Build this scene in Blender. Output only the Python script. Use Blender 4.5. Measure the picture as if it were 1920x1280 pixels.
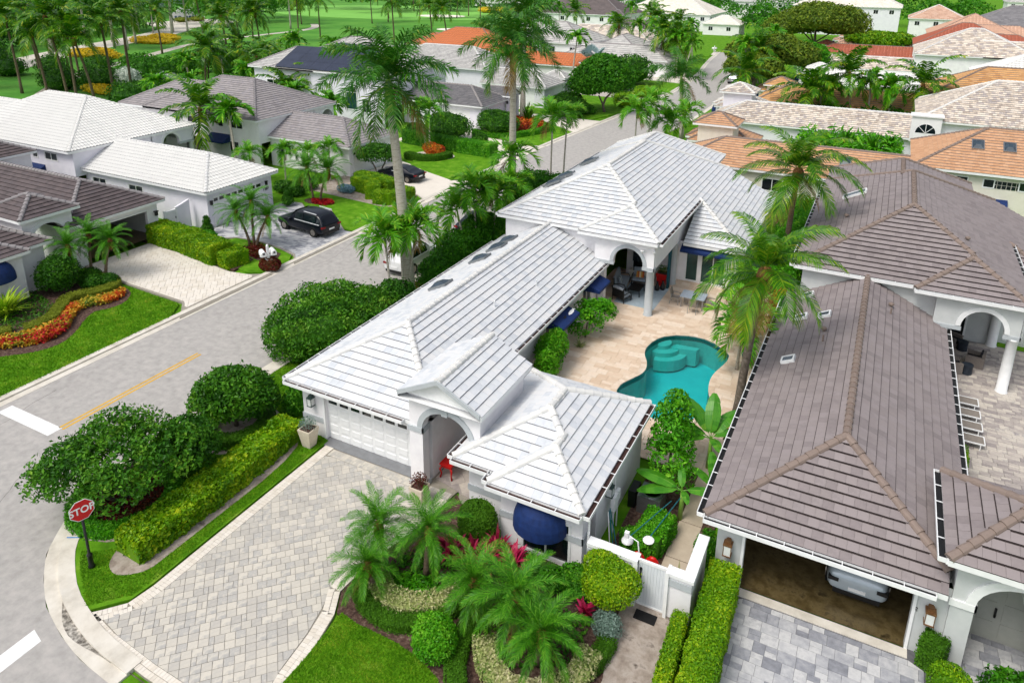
import bpy, math, random
import numpy as np
from mathutils import Vector, Matrix

for _o in list(bpy.data.objects):
    bpy.data.objects.remove(_o)
scn = bpy.context.scene
COL = scn.collection
R = math.radians
rnd = random.Random(7)
rng = np.random.default_rng(11)

# ------------------------------------------------------------------ camera
F_PX, PY, PITCH, ROLL, YAW, CAM_H = 1375.43, 365.98, R(17.25716), R(0.50659), R(-27.19176), 20.0
cp, sp = math.cos(PITCH), math.sin(PITCH)
fw = Vector((math.sin(YAW) * cp, math.cos(YAW) * cp, -sp))
rt = Vector((math.cos(YAW), -math.sin(YAW), 0))
up = rt.cross(fw)
r2 = rt * math.cos(ROLL) + up * math.sin(ROLL)
u2 = up * math.cos(ROLL) - rt * math.sin(ROLL)
cam = bpy.data.objects.new('camera', bpy.data.cameras.new('camera'))
COL.objects.link(cam)
m = Matrix((r2, u2, -fw)).transposed().to_4x4()
m.translation = (0, 0, CAM_H)
cam.matrix_world = m
cam.data.sensor_width = 36
cam.data.lens = F_PX / 1920 * 36
cam.data.shift_y = -(640 - PY) / 1920
cam.data.clip_start = 0.5
cam.data.clip_end = 3000
scn.camera = cam

# ------------------------------------------------------------------ light
SUN_EL, SUN_AZ = R(58), R(205)        # azimuth measured clockwise from +Y
world = bpy.data.worlds.new('World'); scn.world = world; world.use_nodes = True
wn = world.node_tree.nodes; wl = world.node_tree.links
sky = wn.new('ShaderNodeTexSky'); sky.sky_type = 'NISHITA'; sky.sun_disc = False
sky.sun_elevation = SUN_EL; sky.sun_rotation = SUN_AZ
sky.air_density = 1.0; sky.dust_density = 3.5; sky.ozone_density = 1.0
bg = wn['Background']; bg.inputs['Strength'].default_value = 0.15
hsv = wn.new('ShaderNodeHueSaturation'); hsv.inputs['Saturation'].default_value = 0.45     # thin overcast
wl.new(sky.outputs[0], hsv.inputs['Color']); wl.new(hsv.outputs[0], bg.inputs['Color'])
sun = bpy.data.objects.new('sun', bpy.data.lights.new('sun', 'SUN')); COL.objects.link(sun)
sun.data.energy = 1.45; sun.data.angle = R(20); sun.data.color = (1.0, 0.95, 0.87)
sd = Vector((math.sin(SUN_AZ) * math.cos(SUN_EL), math.cos(SUN_AZ) * math.cos(SUN_EL), math.sin(SUN_EL)))
sun.rotation_euler = sd.to_track_quat('Z', 'Y').to_euler()
scn.view_settings.view_transform = 'Standard'; scn.view_settings.look = 'None'
scn.view_settings.exposure = 0.32; scn.view_settings.gamma = 1
scn.view_settings.use_curve_mapping = False
scn.cycles.max_bounces = 6; scn.cycles.diffuse_bounces = 3; scn.cycles.transparent_max_bounces = 8
scn.cycles.use_denoising = True

# ------------------------------------------------------------------ materials
def lin(c):
    if isinstance(c, str):
        c = [int(c[i:i + 2], 16) / 255 for i in (1, 3, 5)]
    return tuple(x / 12.92 if x <= 0.04045 else ((x + 0.055) / 1.055) ** 2.4 for x in c) + (1,)

def mat(name, cols, rough=0.7, noise=0.3, scale=3.0, tint=0.0, spec=0.35, bump=0.0, bscale=40, metal=0.0, stretch=None, leaf=0.0, objr=0.0, coat=0.0, dirt=0.0, dscale=.6):
    """cols: hex stops of a ramp; factor = noise mixed with the per-face 'tint' attribute / per-object random."""
    m = bpy.data.materials.new(name); m.use_nodes = True
    n = m.node_tree.nodes; l = m.node_tree.links
    b = n['Principled BSDF']
    b.inputs['Roughness'].default_value = rough; b.inputs['Metallic'].default_value = metal
    b.inputs['Specular IOR Level'].default_value = spec
    if coat: b.inputs['Coat Weight'].default_value = coat; b.inputs['Coat Roughness'].default_value = 0.05
    tc = n.new('ShaderNodeTexCoord')
    vec = tc.outputs['Object']
    if stretch:
        mp = n.new('ShaderNodeMapping'); mp.inputs['Scale'].default_value = stretch
        l.new(vec, mp.inputs[0]); vec = mp.outputs[0]
    parts = []
    tot = noise + tint + objr
    if noise:
        nz = n.new('ShaderNodeTexNoise'); nz.inputs['Scale'].default_value = scale; nz.inputs['Detail'].default_value = 5
        nz.inputs['Roughness'].default_value = 0.65
        l.new(vec, nz.inputs['Vector'])
        mr = n.new('ShaderNodeMapRange'); mr.inputs[1].default_value = .3; mr.inputs[2].default_value = .7
        l.new(nz.outputs['Fac'], mr.inputs[0]); parts.append((mr.outputs[0], noise / tot))
    if tint:
        at = n.new('ShaderNodeAttribute'); at.attribute_name = 'tint'; parts.append((at.outputs['Fac'], tint / tot))
    if objr:
        oi = n.new('ShaderNodeObjectInfo'); parts.append((oi.outputs['Random'], objr / tot))
    cr = n.new('ShaderNodeValToRGB'); cr.color_ramp.elements.remove(cr.color_ramp.elements[1])
    for i, c in enumerate(cols):
        p = i / max(1, len(cols) - 1)
        e = cr.color_ramp.elements[0] if i == 0 else cr.color_ramp.elements.new(p)
        e.position = p; e.color = lin(c)
    last = None
    for o, w in parts:
        ma = n.new('ShaderNodeMath'); ma.operation = 'MULTIPLY_ADD'; ma.inputs[1].default_value = w
        l.new(o, ma.inputs[0])
        if last is not None: l.new(last, ma.inputs[2])
        else: ma.inputs[2].default_value = 0
        last = ma.outputs[0]
    if last is not None: l.new(last, cr.inputs[0])
    out = cr.outputs[0]
    if dirt:
        n2 = n.new('ShaderNodeTexNoise'); n2.inputs['Scale'].default_value = dscale; n2.inputs['Detail'].default_value = 8
        n2.inputs['Roughness'].default_value = 0.7
        l.new(tc.outputs['Object'], n2.inputs['Vector'])
        m2 = n.new('ShaderNodeMapRange'); m2.inputs[1].default_value = .5; m2.inputs[2].default_value = .8
        m2.inputs[3].default_value = 1; m2.inputs[4].default_value = 1 - dirt
        l.new(n2.outputs['Fac'], m2.inputs[0])
        mx = n.new('ShaderNodeMix'); mx.data_type = 'RGBA'; mx.blend_type = 'MULTIPLY'; mx.inputs[0].default_value = 1
        l.new(out, mx.inputs[6]); l.new(m2.outputs[0], mx.inputs[7]); out = mx.outputs[2]
    l.new(out, b.inputs['Base Color'])
    if bump:
        bn = n.new('ShaderNodeTexNoise'); bn.inputs['Scale'].default_value = bscale; bn.inputs['Detail'].default_value = 4
        l.new(vec, bn.inputs['Vector'])
        bp = n.new('ShaderNodeBump'); bp.inputs['Strength'].default_value = bump; bp.inputs['Distance'].default_value = 0.02
        l.new(bn.outputs['Fac'], bp.inputs['Height']); l.new(bp.outputs[0], b.inputs['Normal'])
    if leaf:
        tr = n.new('ShaderNodeBsdfTranslucent'); l.new(out, tr.inputs['Color'])
        ms = n.new('ShaderNodeMixShader'); ms.inputs[0].default_value = leaf
        l.new(b.outputs[0], ms.inputs[1]); l.new(tr.outputs[0], ms.inputs[2])
        l.new(ms.outputs[0], n['Material Output'].inputs['Surface'])
    return m

def leafmat(name, cols, rough=.45, tr=.24, spec=.22):
    return mat(name, cols, rough=rough, noise=.35, scale=.9, tint=1.0, spec=spec, leaf=tr)

M = {}
M['stucco'] = mat('white_stucco', ['#e5e3e6', '#f0eff0'], .85, 1, 1.5, bump=.12, bscale=60, dirt=.1)
M['stucco_blue'] = mat('pale_blue_white_stucco', ['#e2e0ea', '#eceaf2'], .85, 1, 1.5, bump=.1, dirt=.06)
M['stucco_grey'] = mat('light_grey_stucco', ['#bfc3c3', '#cdd0cf'], .85, 1, 1.5, bump=.12, dirt=.08)
M['stucco_cream'] = mat('cream_stucco', ['#d9d5c6', '#e4e0d4'], .85, 1, 1.5, bump=.1, dirt=.1)
M['band'] = mat('grey_trim_paint', ['#adb3b7', '#b9bfc2'], .8, 1, 3, bump=.05)
M['white'] = mat('white_paint', ['#e3e5e5', '#f0f1f1'], .5, 1, 3)
M['gutter_in'] = mat('brown_gutter_inside', ['#2a1a17', '#4a302a'], .8, 1, 4)
M['dark'] = mat('dark_interior', ['#121314', '#1c1d1e'], .6, 1, 3)
M['glass'] = mat('window_glass', ['#0e1518', '#1b272c'], .08, 1, 1.0, spec=.8)
M['glass_teal'] = mat('teal_window_glass', ['#12342f', '#1d4a43'], .1, 1, 1.0, spec=.8)
M['navy'] = mat('navy_awning_canvas', ['#0b2350', '#123068'], .75, 1, 5, bump=.1, bscale=120)
M['red'] = mat('red_paint', ['#a80f0d', '#c81814'], .4, 1, 5)
M['red_plastic'] = mat('red_plastic', ['#b30c08', '#d21a12'], .35, 1, 5)
M['black'] = mat('black_metal', ['#0c0d0e', '#17181a'], .4, 1, 8, spec=.5)
M['alu'] = mat('grey_metal', ['#8b8f92', '#a3a7aa'], .35, 1, 8, metal=.8)
M['chrome'] = mat('bright_trim', ['#c4c8cc', '#d8dcde'], .3, 1, 8, spec=.6)
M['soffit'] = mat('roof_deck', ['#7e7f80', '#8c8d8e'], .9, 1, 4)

def tilemat(name, cols, stain=0.0, streak=(1, 1, 1)):
    return mat(name, cols, .75, .35, 5, tint=1.0, spec=.25, bump=.12, bscale=50, dirt=stain, dscale=.5, stretch=streak)
M['t_white'] = tilemat('white_washed_tile', ['#b9bec4', '#c5c9ce', '#cfd2d5', '#d6d6d6', '#d0d3d6', '#d9d9d8'], .1)
M['t_brown'] = tilemat('grey_brown_tile', ['#7b7373', '#857c7c', '#8c8382', '#8f8686', '#807878'], .18)
M['t_dark'] = tilemat('charcoal_brown_tile', ['#4d4647', '#5a5152', '#635959', '#544e52'], .12)
M['t_wbar'] = tilemat('white_barrel_tile', ['#cfcfcc', '#dcdbd7', '#e4e3df'], .1)
M['t_grey'] = tilemat('grey_tile', ['#827d7e', '#908a8a', '#9c9695', '#87838a'], .15)
M['t_lgrey'] = tilemat('light_grey_tile', ['#9d9c99', '#b1afab', '#c1bfba', '#a8a7a6'], .2)
M['t_dgrey'] = tilemat('weathered_dark_grey_tile', ['#5d5c5e', '#6d6b6d', '#787677'], .3)
M['t_orange'] = tilemat('orange_tan_tile', ['#b0835e', '#bf9270', '#ca9f7c', '#b88a66', '#d0ab8a'], .1)
M['t_beige'] = tilemat('mottled_beige_tile', ['#8f857f', '#b3a597', '#d3c5b4', '#e0d5c6', '#a39a98', '#c9b9a6'], .2)
M['t_tan'] = tilemat('golden_tan_tile', ['#a87a4d', '#c08f5c', '#cfa06a', '#b98d66'], .12)
M['t_terra'] = tilemat('terracotta_barrel_tile', ['#b5663c', '#c07248', '#ca8056'], .1)
M['t_rust'] = tilemat('rust_red_barrel_tile', ['#94503c', '#a65f49', '#b57460'], .15)
M['t_pink'] = tilemat('pale_clay_barrel_tile', ['#b58c76', '#c9a38b', '#d2b09a'], .15)
M['t_cream'] = tilemat('cream_tile', ['#d9d2c3', '#e6dfd1', '#ece6da'], .06)
M['t_brownd'] = tilemat('dark_brown_tile', ['#574f4e', '#645a58', '#6d6260'], .1)
M['t_slate'] = tilemat('slate_grey_tile', ['#6c6a6d', '#7c7a7c', '#898688'], .15)

M['cap_tan'] = mat('tan_ridge_tile', ['#75675f', '#85766d', '#7d6e66'], .75, .4, 6, objr=.6, tint=.2, bump=.1, dirt=.15)
M['cap_grey'] = mat('grey_ridge_tile', ['#7d797a', '#8e898a', '#98938f'], .75, .4, 6, objr=.6, tint=.2, bump=.1, dirt=.15)
M['cap_white'] = mat('white_ridge_tile', ['#c6c7c8', '#d8d7d3', '#e3e2de'], .75, .4, 6, objr=.6, tint=.2, bump=.1, dirt=.12)

M['asphalt'] = mat('worn_asphalt', ['#9c9995', '#a5a29e', '#aeaaa6', '#b5b1ac'], .95, 1, 2.5, spec=.15, bump=.6, bscale=70, dirt=.14, dscale=.12)
M['concrete'] = mat('pale_concrete', ['#bdb6a9', '#cfc9bd', '#d9d4ca'], .9, 1, 1.2, bump=.2, dirt=.22, dscale=.9)
M['dirtline'] = mat('gutter_dirt', ['#2d2823', '#5a5045', '#7a6f62'], .95, 1, 6)
M['paint_white'] = mat('road_paint_white', ['#d6d7d6', '#eeeeec'], .8, 1, 3, dirt=.15, dscale=3)
M['paint_yellow'] = mat('road_paint_yellow', ['#c79a35', '#d9ae45'], .8, 1, 3, dirt=.25, dscale=2)
M['lawn'] = mat('lawn_grass', ['#426f10', '#508314', '#5f911c', '#7d9c34'], .95, 1, 1.1, spec=.1, bump=.8, bscale=45, dirt=.3, dscale=2.6)
M['fairway'] = mat('fairway_grass', ['#3a7518', '#458420', '#57912c', '#3f7c1c'], .95, 1, .06, bump=.2, dirt=.15, dscale=.05)
M['mulch'] = mat('bark_mulch', ['#2a1c16', '#45312a', '#5b463c', '#7b6b60'], .95, 1, 9, bump=.8, bscale=40)
M['soil'] = mat('sandy_soil', ['#7d7066', '#968a7f', '#aba096', '#5e534b'], .95, 1, 2.2, bump=.4, bscale=50, dirt=.25, dscale=1.5)
M['sand'] = mat('bunker_sand', ['#e2d9c8', '#efe9dc'], .95, 1, .5)
M['path'] = mat('cart_path', ['#b3aca0', '#c2bbb0'], .9, 1, .4)
M['joint'] = mat('paver_joint_sand', ['#8a8579', '#9b958a'], .95, 1, 5)
M['joint_dark'] = mat('dark_joint_sand', ['#55555a', '#68686c'], .95, 1, 5)
M['paver'] = mat('pale_grey_paver', ['#a09d98', '#b1ada6', '#bdb8ae', '#c8c2b6', '#a9a7a3', '#d0c9bc'], .85, .4, 5, tint=1, bump=.2, dirt=.2, dscale=.9)
M['paver_grey'] = mat('charcoal_grey_paver', ['#73757c', '#8c8e95', '#a9aaae', '#c4c4c4', '#96979d'], .85, .45, 5, tint=1, bump=.2, dirt=.15)
M['paver_cream'] = mat('cream_paver', ['#cbc2b4', '#d6cec1', '#ddd6cb', '#d0c9be'], .85, .4, 5, tint=1, bump=.15, dirt=.15)
M['paver_mix'] = mat('warm_grey_paver', ['#80797a', '#9c9490', '#b3aaa2', '#c7bfb3', '#8e888a'], .85, .45, 5, tint=1, bump=.2, dirt=.15)
M['travertine'] = mat('travertine', ['#c6ac93', '#d2baa2', '#dcc7b1', '#e4d3c1', '#d6bea6'], .6, .6, 2.5, tint=1, bump=.12, dirt=.16, dscale=1.2)
M['deckslab'] = mat('stone_path', ['#b5a693', '#c6b8a5'], .85, 1, 3, tint=.5, dirt=.3)
M['rubber'] = mat('tyre_rubber', ['#0e0e0f', '#18181a'], .85, 1, 8)
# ------------------------------------------------------------------ mesh helpers
class MB:
    """Collects faces and links them as ONE mesh object."""
    def __init__(s): s.v = []; s.f = []; s.t = []; s.mi = []
    def face(s, pts, t=.5, mi=0):
        k = len(s.v); s.v.extend([tuple(p) for p in pts]); s.f.append(tuple(range(k, k + len(pts)))); s.t.append(t); s.mi.append(mi); return s
    def box(s, x0, y0, z0, x1, y1, z1, t=.5, mi=0, top=True, bottom=True):
        k = len(s.v)
        s.v += [(x0, y0, z0), (x1, y0, z0), (x1, y1, z0), (x0, y1, z0), (x0, y0, z1), (x1, y0, z1), (x1, y1, z1), (x0, y1, z1)]
        fs = [(0, 1, 5, 4), (1, 2, 6, 5), (2, 3, 7, 6), (3, 0, 4, 7)]
        if top: fs.append((4, 5, 6, 7))
        if bottom: fs.append((3, 2, 1, 0))
        for f in fs: s.f.append(tuple(k + i for i in f)); s.t.append(t); s.mi.append(mi)
        return s
    def hexa(s, p, t=.5, mi=0):       # 8 points: bottom 4 ccw, top 4 ccw
        k = len(s.v); s.v += [tuple(q) for q in p]
        for f in [(0, 1, 5, 4), (1, 2, 6, 5), (2, 3, 7, 6), (3, 0, 4, 7), (4, 5, 6, 7), (3, 2, 1, 0)]:
            s.f.append(tuple(k + i for i in f)); s.t.append(t); s.mi.append(mi)
        return s
    def bar(s, a, b, w, h=None, t=.5, mi=0):
        a = Vector(a); b = Vector(b); h = h or w
        d = (b - a).normalized(); up = Vector((0, 0, 1)) if abs(d.z) < .9 else Vector((1, 0, 0))
        sx = d.cross(up).normalized() * w / 2; sz = sx.cross(d).normalized() * h / 2
        return s.hexa([a - sx - sz, a + sx - sz, b + sx - sz, b - sx - sz, a - sx + sz, a + sx + sz, b + sx + sz, b - sx + sz], t, mi)
    def prism(s, poly, z0, z1, t=.5, mi=0, bottom=False):
        n = len(poly)
        s.face([(x, y, z1) for x, y in poly], t, mi)
        if bottom: s.face([(x, y, z0) for x, y in reversed(poly)], t, mi)
        for i in range(n):
            a = poly[i]; b = poly[(i + 1) % n]
            s.face([(a[0], a[1], z0), (b[0], b[1], z0), (b[0], b[1], z1), (a[0], a[1], z1)], t, mi)
        return s
    def tube(s, pts, rad, n=8, t=.5, mi=0, cap=True):
        pts = [Vector(p) for p in pts]; k0 = len(s.v)
        if not hasattr(rad, '__len__'): rad = [rad] * len(pts)
        for i, p in enumerate(pts):
            d = (pts[min(i + 1, len(pts) - 1)] - pts[max(i - 1, 0)]).normalized()
            ref = Vector((1, 0, 0)) if abs(d.x) < .8 else Vector((0, 1, 0))
            a = d.cross(ref).normalized(); b = d.cross(a)
            for j in range(n):
                an = 2 * math.pi * j / n
                s.v.append(tuple(p + (a * math.cos(an) + b * math.sin(an)) * rad[i]))
        for i in range(len(pts) - 1):
            for j in range(n):
                q = k0 + i * n; j2 = (j + 1) % n
                s.f.append((q + j, q + j2, q + n + j2, q + n + j)); s.t.append(t); s.mi.append(mi)
        if cap:
            s.f.append(tuple(k0 + (len(pts) - 1) * n + j for j in range(n))); s.t.append(t); s.mi.append(mi)
            s.f.append(tuple(k0 + j for j in reversed(range(n)))); s.t.append(t); s.mi.append(mi)
        return s
    def lathe(s, prof, c=(0, 0, 0), n=12, t=.5, mi=0):
        pts = [(c[0], c[1], c[2] + z) for r, z in prof]
        return s.tube(pts, [max(r, .001) for r, z in prof], n, t, mi)
    def ell(s, c, r, nu=12, nv=7, t=.5, mi=0, z0=-1):
        k = len(s.v)
        for i in range(nv + 1):
            ph = math.asin(max(-1, z0)) + (math.pi / 2 - math.asin(max(-1, z0))) * i / nv
            for j in range(nu):
                th = 2 * math.pi * j / nu
                s.v.append((c[0] + r[0] * math.cos(ph) * math.cos(th), c[1] + r[1] * math.cos(ph) * math.sin(th), c[2] + r[2] * math.sin(ph)))
        for i in range(nv):
            for j in range(nu):
                j2 = (j + 1) % nu
                s.f.append((k + i * nu + j, k + i * nu + j2, k + (i + 1) * nu + j2, k + (i + 1) * nu + j)); s.t.append(t); s.mi.append(mi)
        return s
    def arr(s, V, F, T=None, mi=0):
        k = len(s.v); s.v += [tuple(v) for v in V.tolist()]
        s.f += [tuple(k + i for i in f) for f in F.tolist()]
        n = len(F); s.t += (T.tolist() if T is not None else [.5] * n); s.mi += [mi] * n
        return s
    def flipx(s):
        s.v = [(-x, y, z) for x, y, z in s.v]; s.f = [tuple(reversed(f)) for f in s.f]; return s
    def mesh(s, name, mats):
        me = bpy.data.meshes.new(name); me.from_pydata(s.v, [], s.f)
        if not isinstance(mats, (list, tuple)): mats = [mats]
        for m_ in mats: me.materials.append(m_)
        a = me.attributes.new('tint', 'FLOAT', 'FACE'); a.data.foreach_set('value', np.array(s.t, dtype=np.float32))
        if len(mats) > 1: me.polygons.foreach_set('material_index', np.array(s.mi, dtype=np.int32))
        me.update(); return me
    def build(s, name, mats, parent=None, loc=None, rz=0, kind=None, smooth=False):
        me = s.mesh(name, mats)
        if smooth: me.polygons.foreach_set('use_smooth', [True] * len(me.polygons))
        return link(name, me, parent, loc, rz, kind)

def npmesh(name, V, F, T, mats, smooth=False):
    """fast mesh from arrays: V (n,3), F (m,k), T (m,)"""
    me = bpy.data.meshes.new(name); m_, k = F.shape
    me.vertices.add(len(V)); me.vertices.foreach_set('co', np.ascontiguousarray(V, dtype=np.float32).ravel())
    me.loops.add(m_ * k); me.loops.foreach_set('vertex_index', np.ascontiguousarray(F, dtype=np.int32).ravel())
    me.polygons.add(m_); me.polygons.foreach_set('loop_start', np.arange(0, m_ * k, k, dtype=np.int32))
    try: me.polygons.foreach_set('loop_total', np.full(m_, k, dtype=np.int32))
    except Exception: pass
    me.polygons.foreach_set('use_smooth', np.full(m_, smooth, dtype=bool))
    for q in (mats if isinstance(mats, (list, tuple)) else [mats]): me.materials.append(q)
    a = me.attributes.new('tint', 'FLOAT', 'FACE'); a.data.foreach_set('value', np.ascontiguousarray(T, dtype=np.float32))
    me.update(calc_edges=True); return me

def link(name, data, parent=None, loc=None, rz=0, kind=None):
    o = bpy.data.objects.new(name, data); COL.objects.link(o)
    if parent is not None: o.parent = parent
    if loc is not None: o.location = loc
    if rz: o.rotation_euler = (0, 0, rz)
    if kind: o['kind'] = kind
    return o

def thing(name, label, cat, loc=(0, 0, 0), rz=0, group=None):
    o = link(name, None, None, loc, rz); o.empty_display_size = .3
    return tag(o, label, cat, group)

def tag(o, label, cat, group=None):
    o['label'] = label; o['category'] = cat
    if group: o['group'] = group
    return o

def kids(o): return [c for c in o.children]
def dup(root, loc, rz=None, label=None, scale=None, group=None):
    def cp(o, par):
        c = o.copy(); COL.objects.link(c)
        if par is not None: c.parent = par
        for ch in o.children: cp(ch, c)
        return c
    r = cp(root, None); r.location = loc
    if rz is not None: r.rotation_euler = (0, 0, rz)
    if label: r['label'] = label
    if group: r['group'] = group
    if scale: r.scale = (scale,) * 3 if not hasattr(scale, '__len__') else scale
    return r

def sheet(name, poly, z, m_, kind='structure', parent=None):
    return MB().prism(poly, z - .3, z).build(name, m_, parent, kind=kind)

def smooth_poly(pts, closed=True, it=2):
    for _ in range(it):
        out = []; n = len(pts)
        for i in range(n if closed else n - 1):
            a, b = pts[i], pts[(i + 1) % n]
            out += [(a[0] * .75 + b[0] * .25, a[1] * .75 + b[1] * .25), (a[0] * .25 + b[0] * .75, a[1] * .25 + b[1] * .75)]
        if not closed: out = [pts[0]] + out + [pts[-1]]
        pts = out
    return pts

def ribbon(pts, w0, w1):
    """polygon between offsets w0 and w1 (to the left) of a polyline"""
    L, Rr = [], []
    n = len(pts)
    for i in range(n):
        a = Vector(pts[max(i - 1, 0)]); b = Vector(pts[min(i + 1, n - 1)]); d = (b - a).normalized(); nn = Vector((-d.y, d.x))
        p = Vector(pts[i]); L.append(tuple(p + nn * w1)); Rr.append(tuple(p + nn * w0))
    return Rr, L

def strip(mb, pts, w0, w1, z0, z1, t=.5, mi=0):
    a, b = ribbon(pts, w0, w1)
    for i in range(len(pts) - 1):
        mb.face([a[i] + (z1,), a[i + 1] + (z1,), b[i + 1] + (z1,), b[i] + (z1,)], t, mi)
        mb.face([a[i] + (z0,), a[i + 1] + (z0,), a[i + 1] + (z1,), a[i] + (z1,)], t, mi)
        mb.face([b[i + 1] + (z0,), b[i] + (z0,), b[i] + (z1,), b[i + 1] + (z1,)], t, mi)
    for i, j in ((0, 1), (-1, 0)):
        q = [a[i] + (z0,), a[i] + (z1,), b[i] + (z1,), b[i] + (z0,)]
        mb.face(q if i == 0 else q[::-1], t, mi)
    return mb

def clip(poly, x0, x1, y0, y1):
    for ax, v, s in ((0, x0, 1), (0, x1, -1), (1, y0, 1), (1, y1, -1)):
        out = []; n = len(poly)
        for i in range(n):
            p, q = poly[i], poly[(i + 1) % n]
            pi, qi = (p[ax] - v) * s >= 0, (q[ax] - v) * s >= 0
            if pi: out.append(p)
            if pi != qi:
                u = (v - p[ax]) / (q[ax] - p[ax]); out.append((p[0] + u * (q[0] - p[0]), p[1] + u * (q[1] - p[1])))
        poly = out
        if len(poly) < 3: return []
    return poly

def clip_convex(sub, poly):
    """clip polygon sub by convex ccw polygon poly"""
    n = len(poly)
    for i in range(n):
        a, b = poly[i], poly[(i + 1) % n]
        out = []; m_ = len(sub)
        def side(p): return (b[0] - a[0]) * (p[1] - a[1]) - (b[1] - a[1]) * (p[0] - a[0])
        for j in range(m_):
            p, q = sub[j], sub[(j + 1) % m_]; sp_, sq = side(p), side(q)
            if sp_ >= 0: out.append(p)
            if (sp_ >= 0) != (sq >= 0):
                u = sp_ / (sp_ - sq); out.append((p[0] + u * (q[0] - p[0]), p[1] + u * (q[1] - p[1])))
        sub = out
        if len(sub) < 3: return []
    return sub

def area(p): return .5 * sum(p[i][0] * p[(i + 1) % len(p)][1] - p[(i + 1) % len(p)][0] * p[i][1] for i in range(len(p)))

def inside(p, poly):
    c = False; n = len(poly)
    for i in range(n):
        a, b = poly[i], poly[i - 1]
        if (a[1] > p[1]) != (b[1] > p[1]) and p[0] < (b[0] - a[0]) * (p[1] - a[1]) / (b[1] - a[1]) + a[0]: c = not c
    return c

# ------------------------------------------------------------------ paving: pieces as parts
CAMXY = Vector((0, 0, CAM_H))
def pave(base, poly, m_, size, rot=0, z=0., h=.02, pattern='square', limit=300, name='paver', gap=.008, seed=1, holes=(), world_off=(0, 0)):
    """poly may be concave: pieces whose centre is outside are dropped, border pieces are clipped by convex hull pieces"""
    r_ = random.Random(seed); c, s_ = math.cos(rot), math.sin(rot)
    loc = [(x * c + y * s_, -x * s_ + y * c) for x, y in poly]
    xs = [p[0] for p in loc]; ys = [p[1] for p in loc]
    pieces = []
    if pattern == 'square':
        a, b = size; j = 0; y = min(ys) - b
        while y < max(ys):
            x = min(xs) - a + (0 if j % 2 == 0 else r_.choice([0, a / 2]))
            while x < max(xs):
                wd = a * r_.choice([1, 1, 1, .5]) if r_.random() < .35 else a
                pieces.append((x, y, wd, b)); x += wd
            y += b; j += 1
    else:            # ashlar: modules of two rows
        a, b = size; y = min(ys) - b
        while y < max(ys):
            x = min(xs) - a - r_.random() * a
            while x < max(xs):
                q = r_.random()
                if q < .4: pieces.append((x, y, a * 1.5, b)); x += a * 1.5
                elif q < .7: pieces.append((x, y, a, b)); x += a
                else: pieces.append((x, y, a, b / 2)); pieces.append((x, y + b / 2, a, b / 2)); x += a
            y += b
    full = []; part = MB(); npart = 0
    for x, y, wd, hd in pieces:
        g = gap / 2
        q = [(x + g, y + g), (x + wd - g, y + g), (x + wd - g, y + hd - g), (x + g, y + hd - g)]
        w_ = [(p[0] * c - p[1] * s_, p[0] * s_ + p[1] * c) for p in q]
        ins = [inside(p, poly) and not any(inside(p, hl) for hl in holes) for p in w_]
        tt = r_.random()
        if all(ins): full.append((w_, tt, wd, hd))
        elif any(ins) or inside((sum(p[0] for p in w_) / 4, sum(p[1] for p in w_) / 4), poly):
            # clip against the outline by sampling the edge crossings
            pts = []
            for i in range(4):
                p0, p1 = w_[i], w_[(i + 1) % 4]
                if ins[i]: pts.append(p0)
                if ins[i] != ins[(i + 1) % 4]:
                    lo, hi = (0., 1.)
                    for _ in range(12):
                        mid = (lo + hi) / 2; pm = (p0[0] + (p1[0] - p0[0]) * mid, p0[1] + (p1[1] - p0[1]) * mid)
                        if (inside(pm, poly) and not any(inside(pm, hl) for hl in holes)) == ins[i]: lo = mid
                        else: hi = mid
                    pts.append((p0[0] + (p1[0] - p0[0]) * lo, p0[1] + (p1[1] - p0[1]) * lo))
            if len(pts) > 2: part.prism(pts, z - .02, z + h + r_.uniform(-.001, .001), tt); npart += 1
    full.sort(key=lambda e: (e[0][0][0] + world_off[0]) ** 2 + (e[0][0][1] + world_off[1]) ** 2)
    cache = {}
    for w_, tt, wd, hd in full[:limit]:
        key = (round(wd, 2), round(hd, 2), int(tt * 8))
        if key not in cache:
            b_ = MB(); g = gap / 2; ww, hh = wd / 2 - g, hd / 2 - g; e = .006
            b_.v = [(-ww, -hh, -.02), (ww, -hh, -.02), (ww, hh, -.02), (-ww, hh, -.02), (-ww, -hh, h - e), (ww, -hh, h - e), (ww, hh, h - e), (-ww, hh, h - e),
                    (-ww + e, -hh + e, h), (ww - e, -hh + e, h), (ww - e, hh - e, h), (-ww + e, hh - e, h)]
            b_.f = [(0, 1, 5, 4), (1, 2, 6, 5), (2, 3, 7, 6), (3, 0, 4, 7), (4, 5, 9, 8), (5, 6, 10, 9), (6, 7, 11, 10), (7, 4, 8, 11), (8, 9, 10, 11)]
            b_.t = [key[2] / 8 + .05] * 9; b_.mi = [0] * 9
            cache[key] = b_.mesh(name, m_)
        o = bpy.data.objects.new(name, cache[key]); COL.objects.link(o); o.parent = base
        o.location = (sum(p[0] for p in w_) / 4, sum(p[1] for p in w_) / 4, z + r_.uniform(-.002, .002))
        o.rotation_euler = (r_.uniform(-.004, .004), r_.uniform(-.004, .004), rot)
    for w_, tt, wd, hd in full[limit:]:
        part.prism(w_, z - .02, z + h + r_.uniform(-.002, .002), tt)
    if part.f: part.build(name + '_field', m_, base, kind='stuff')

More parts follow.
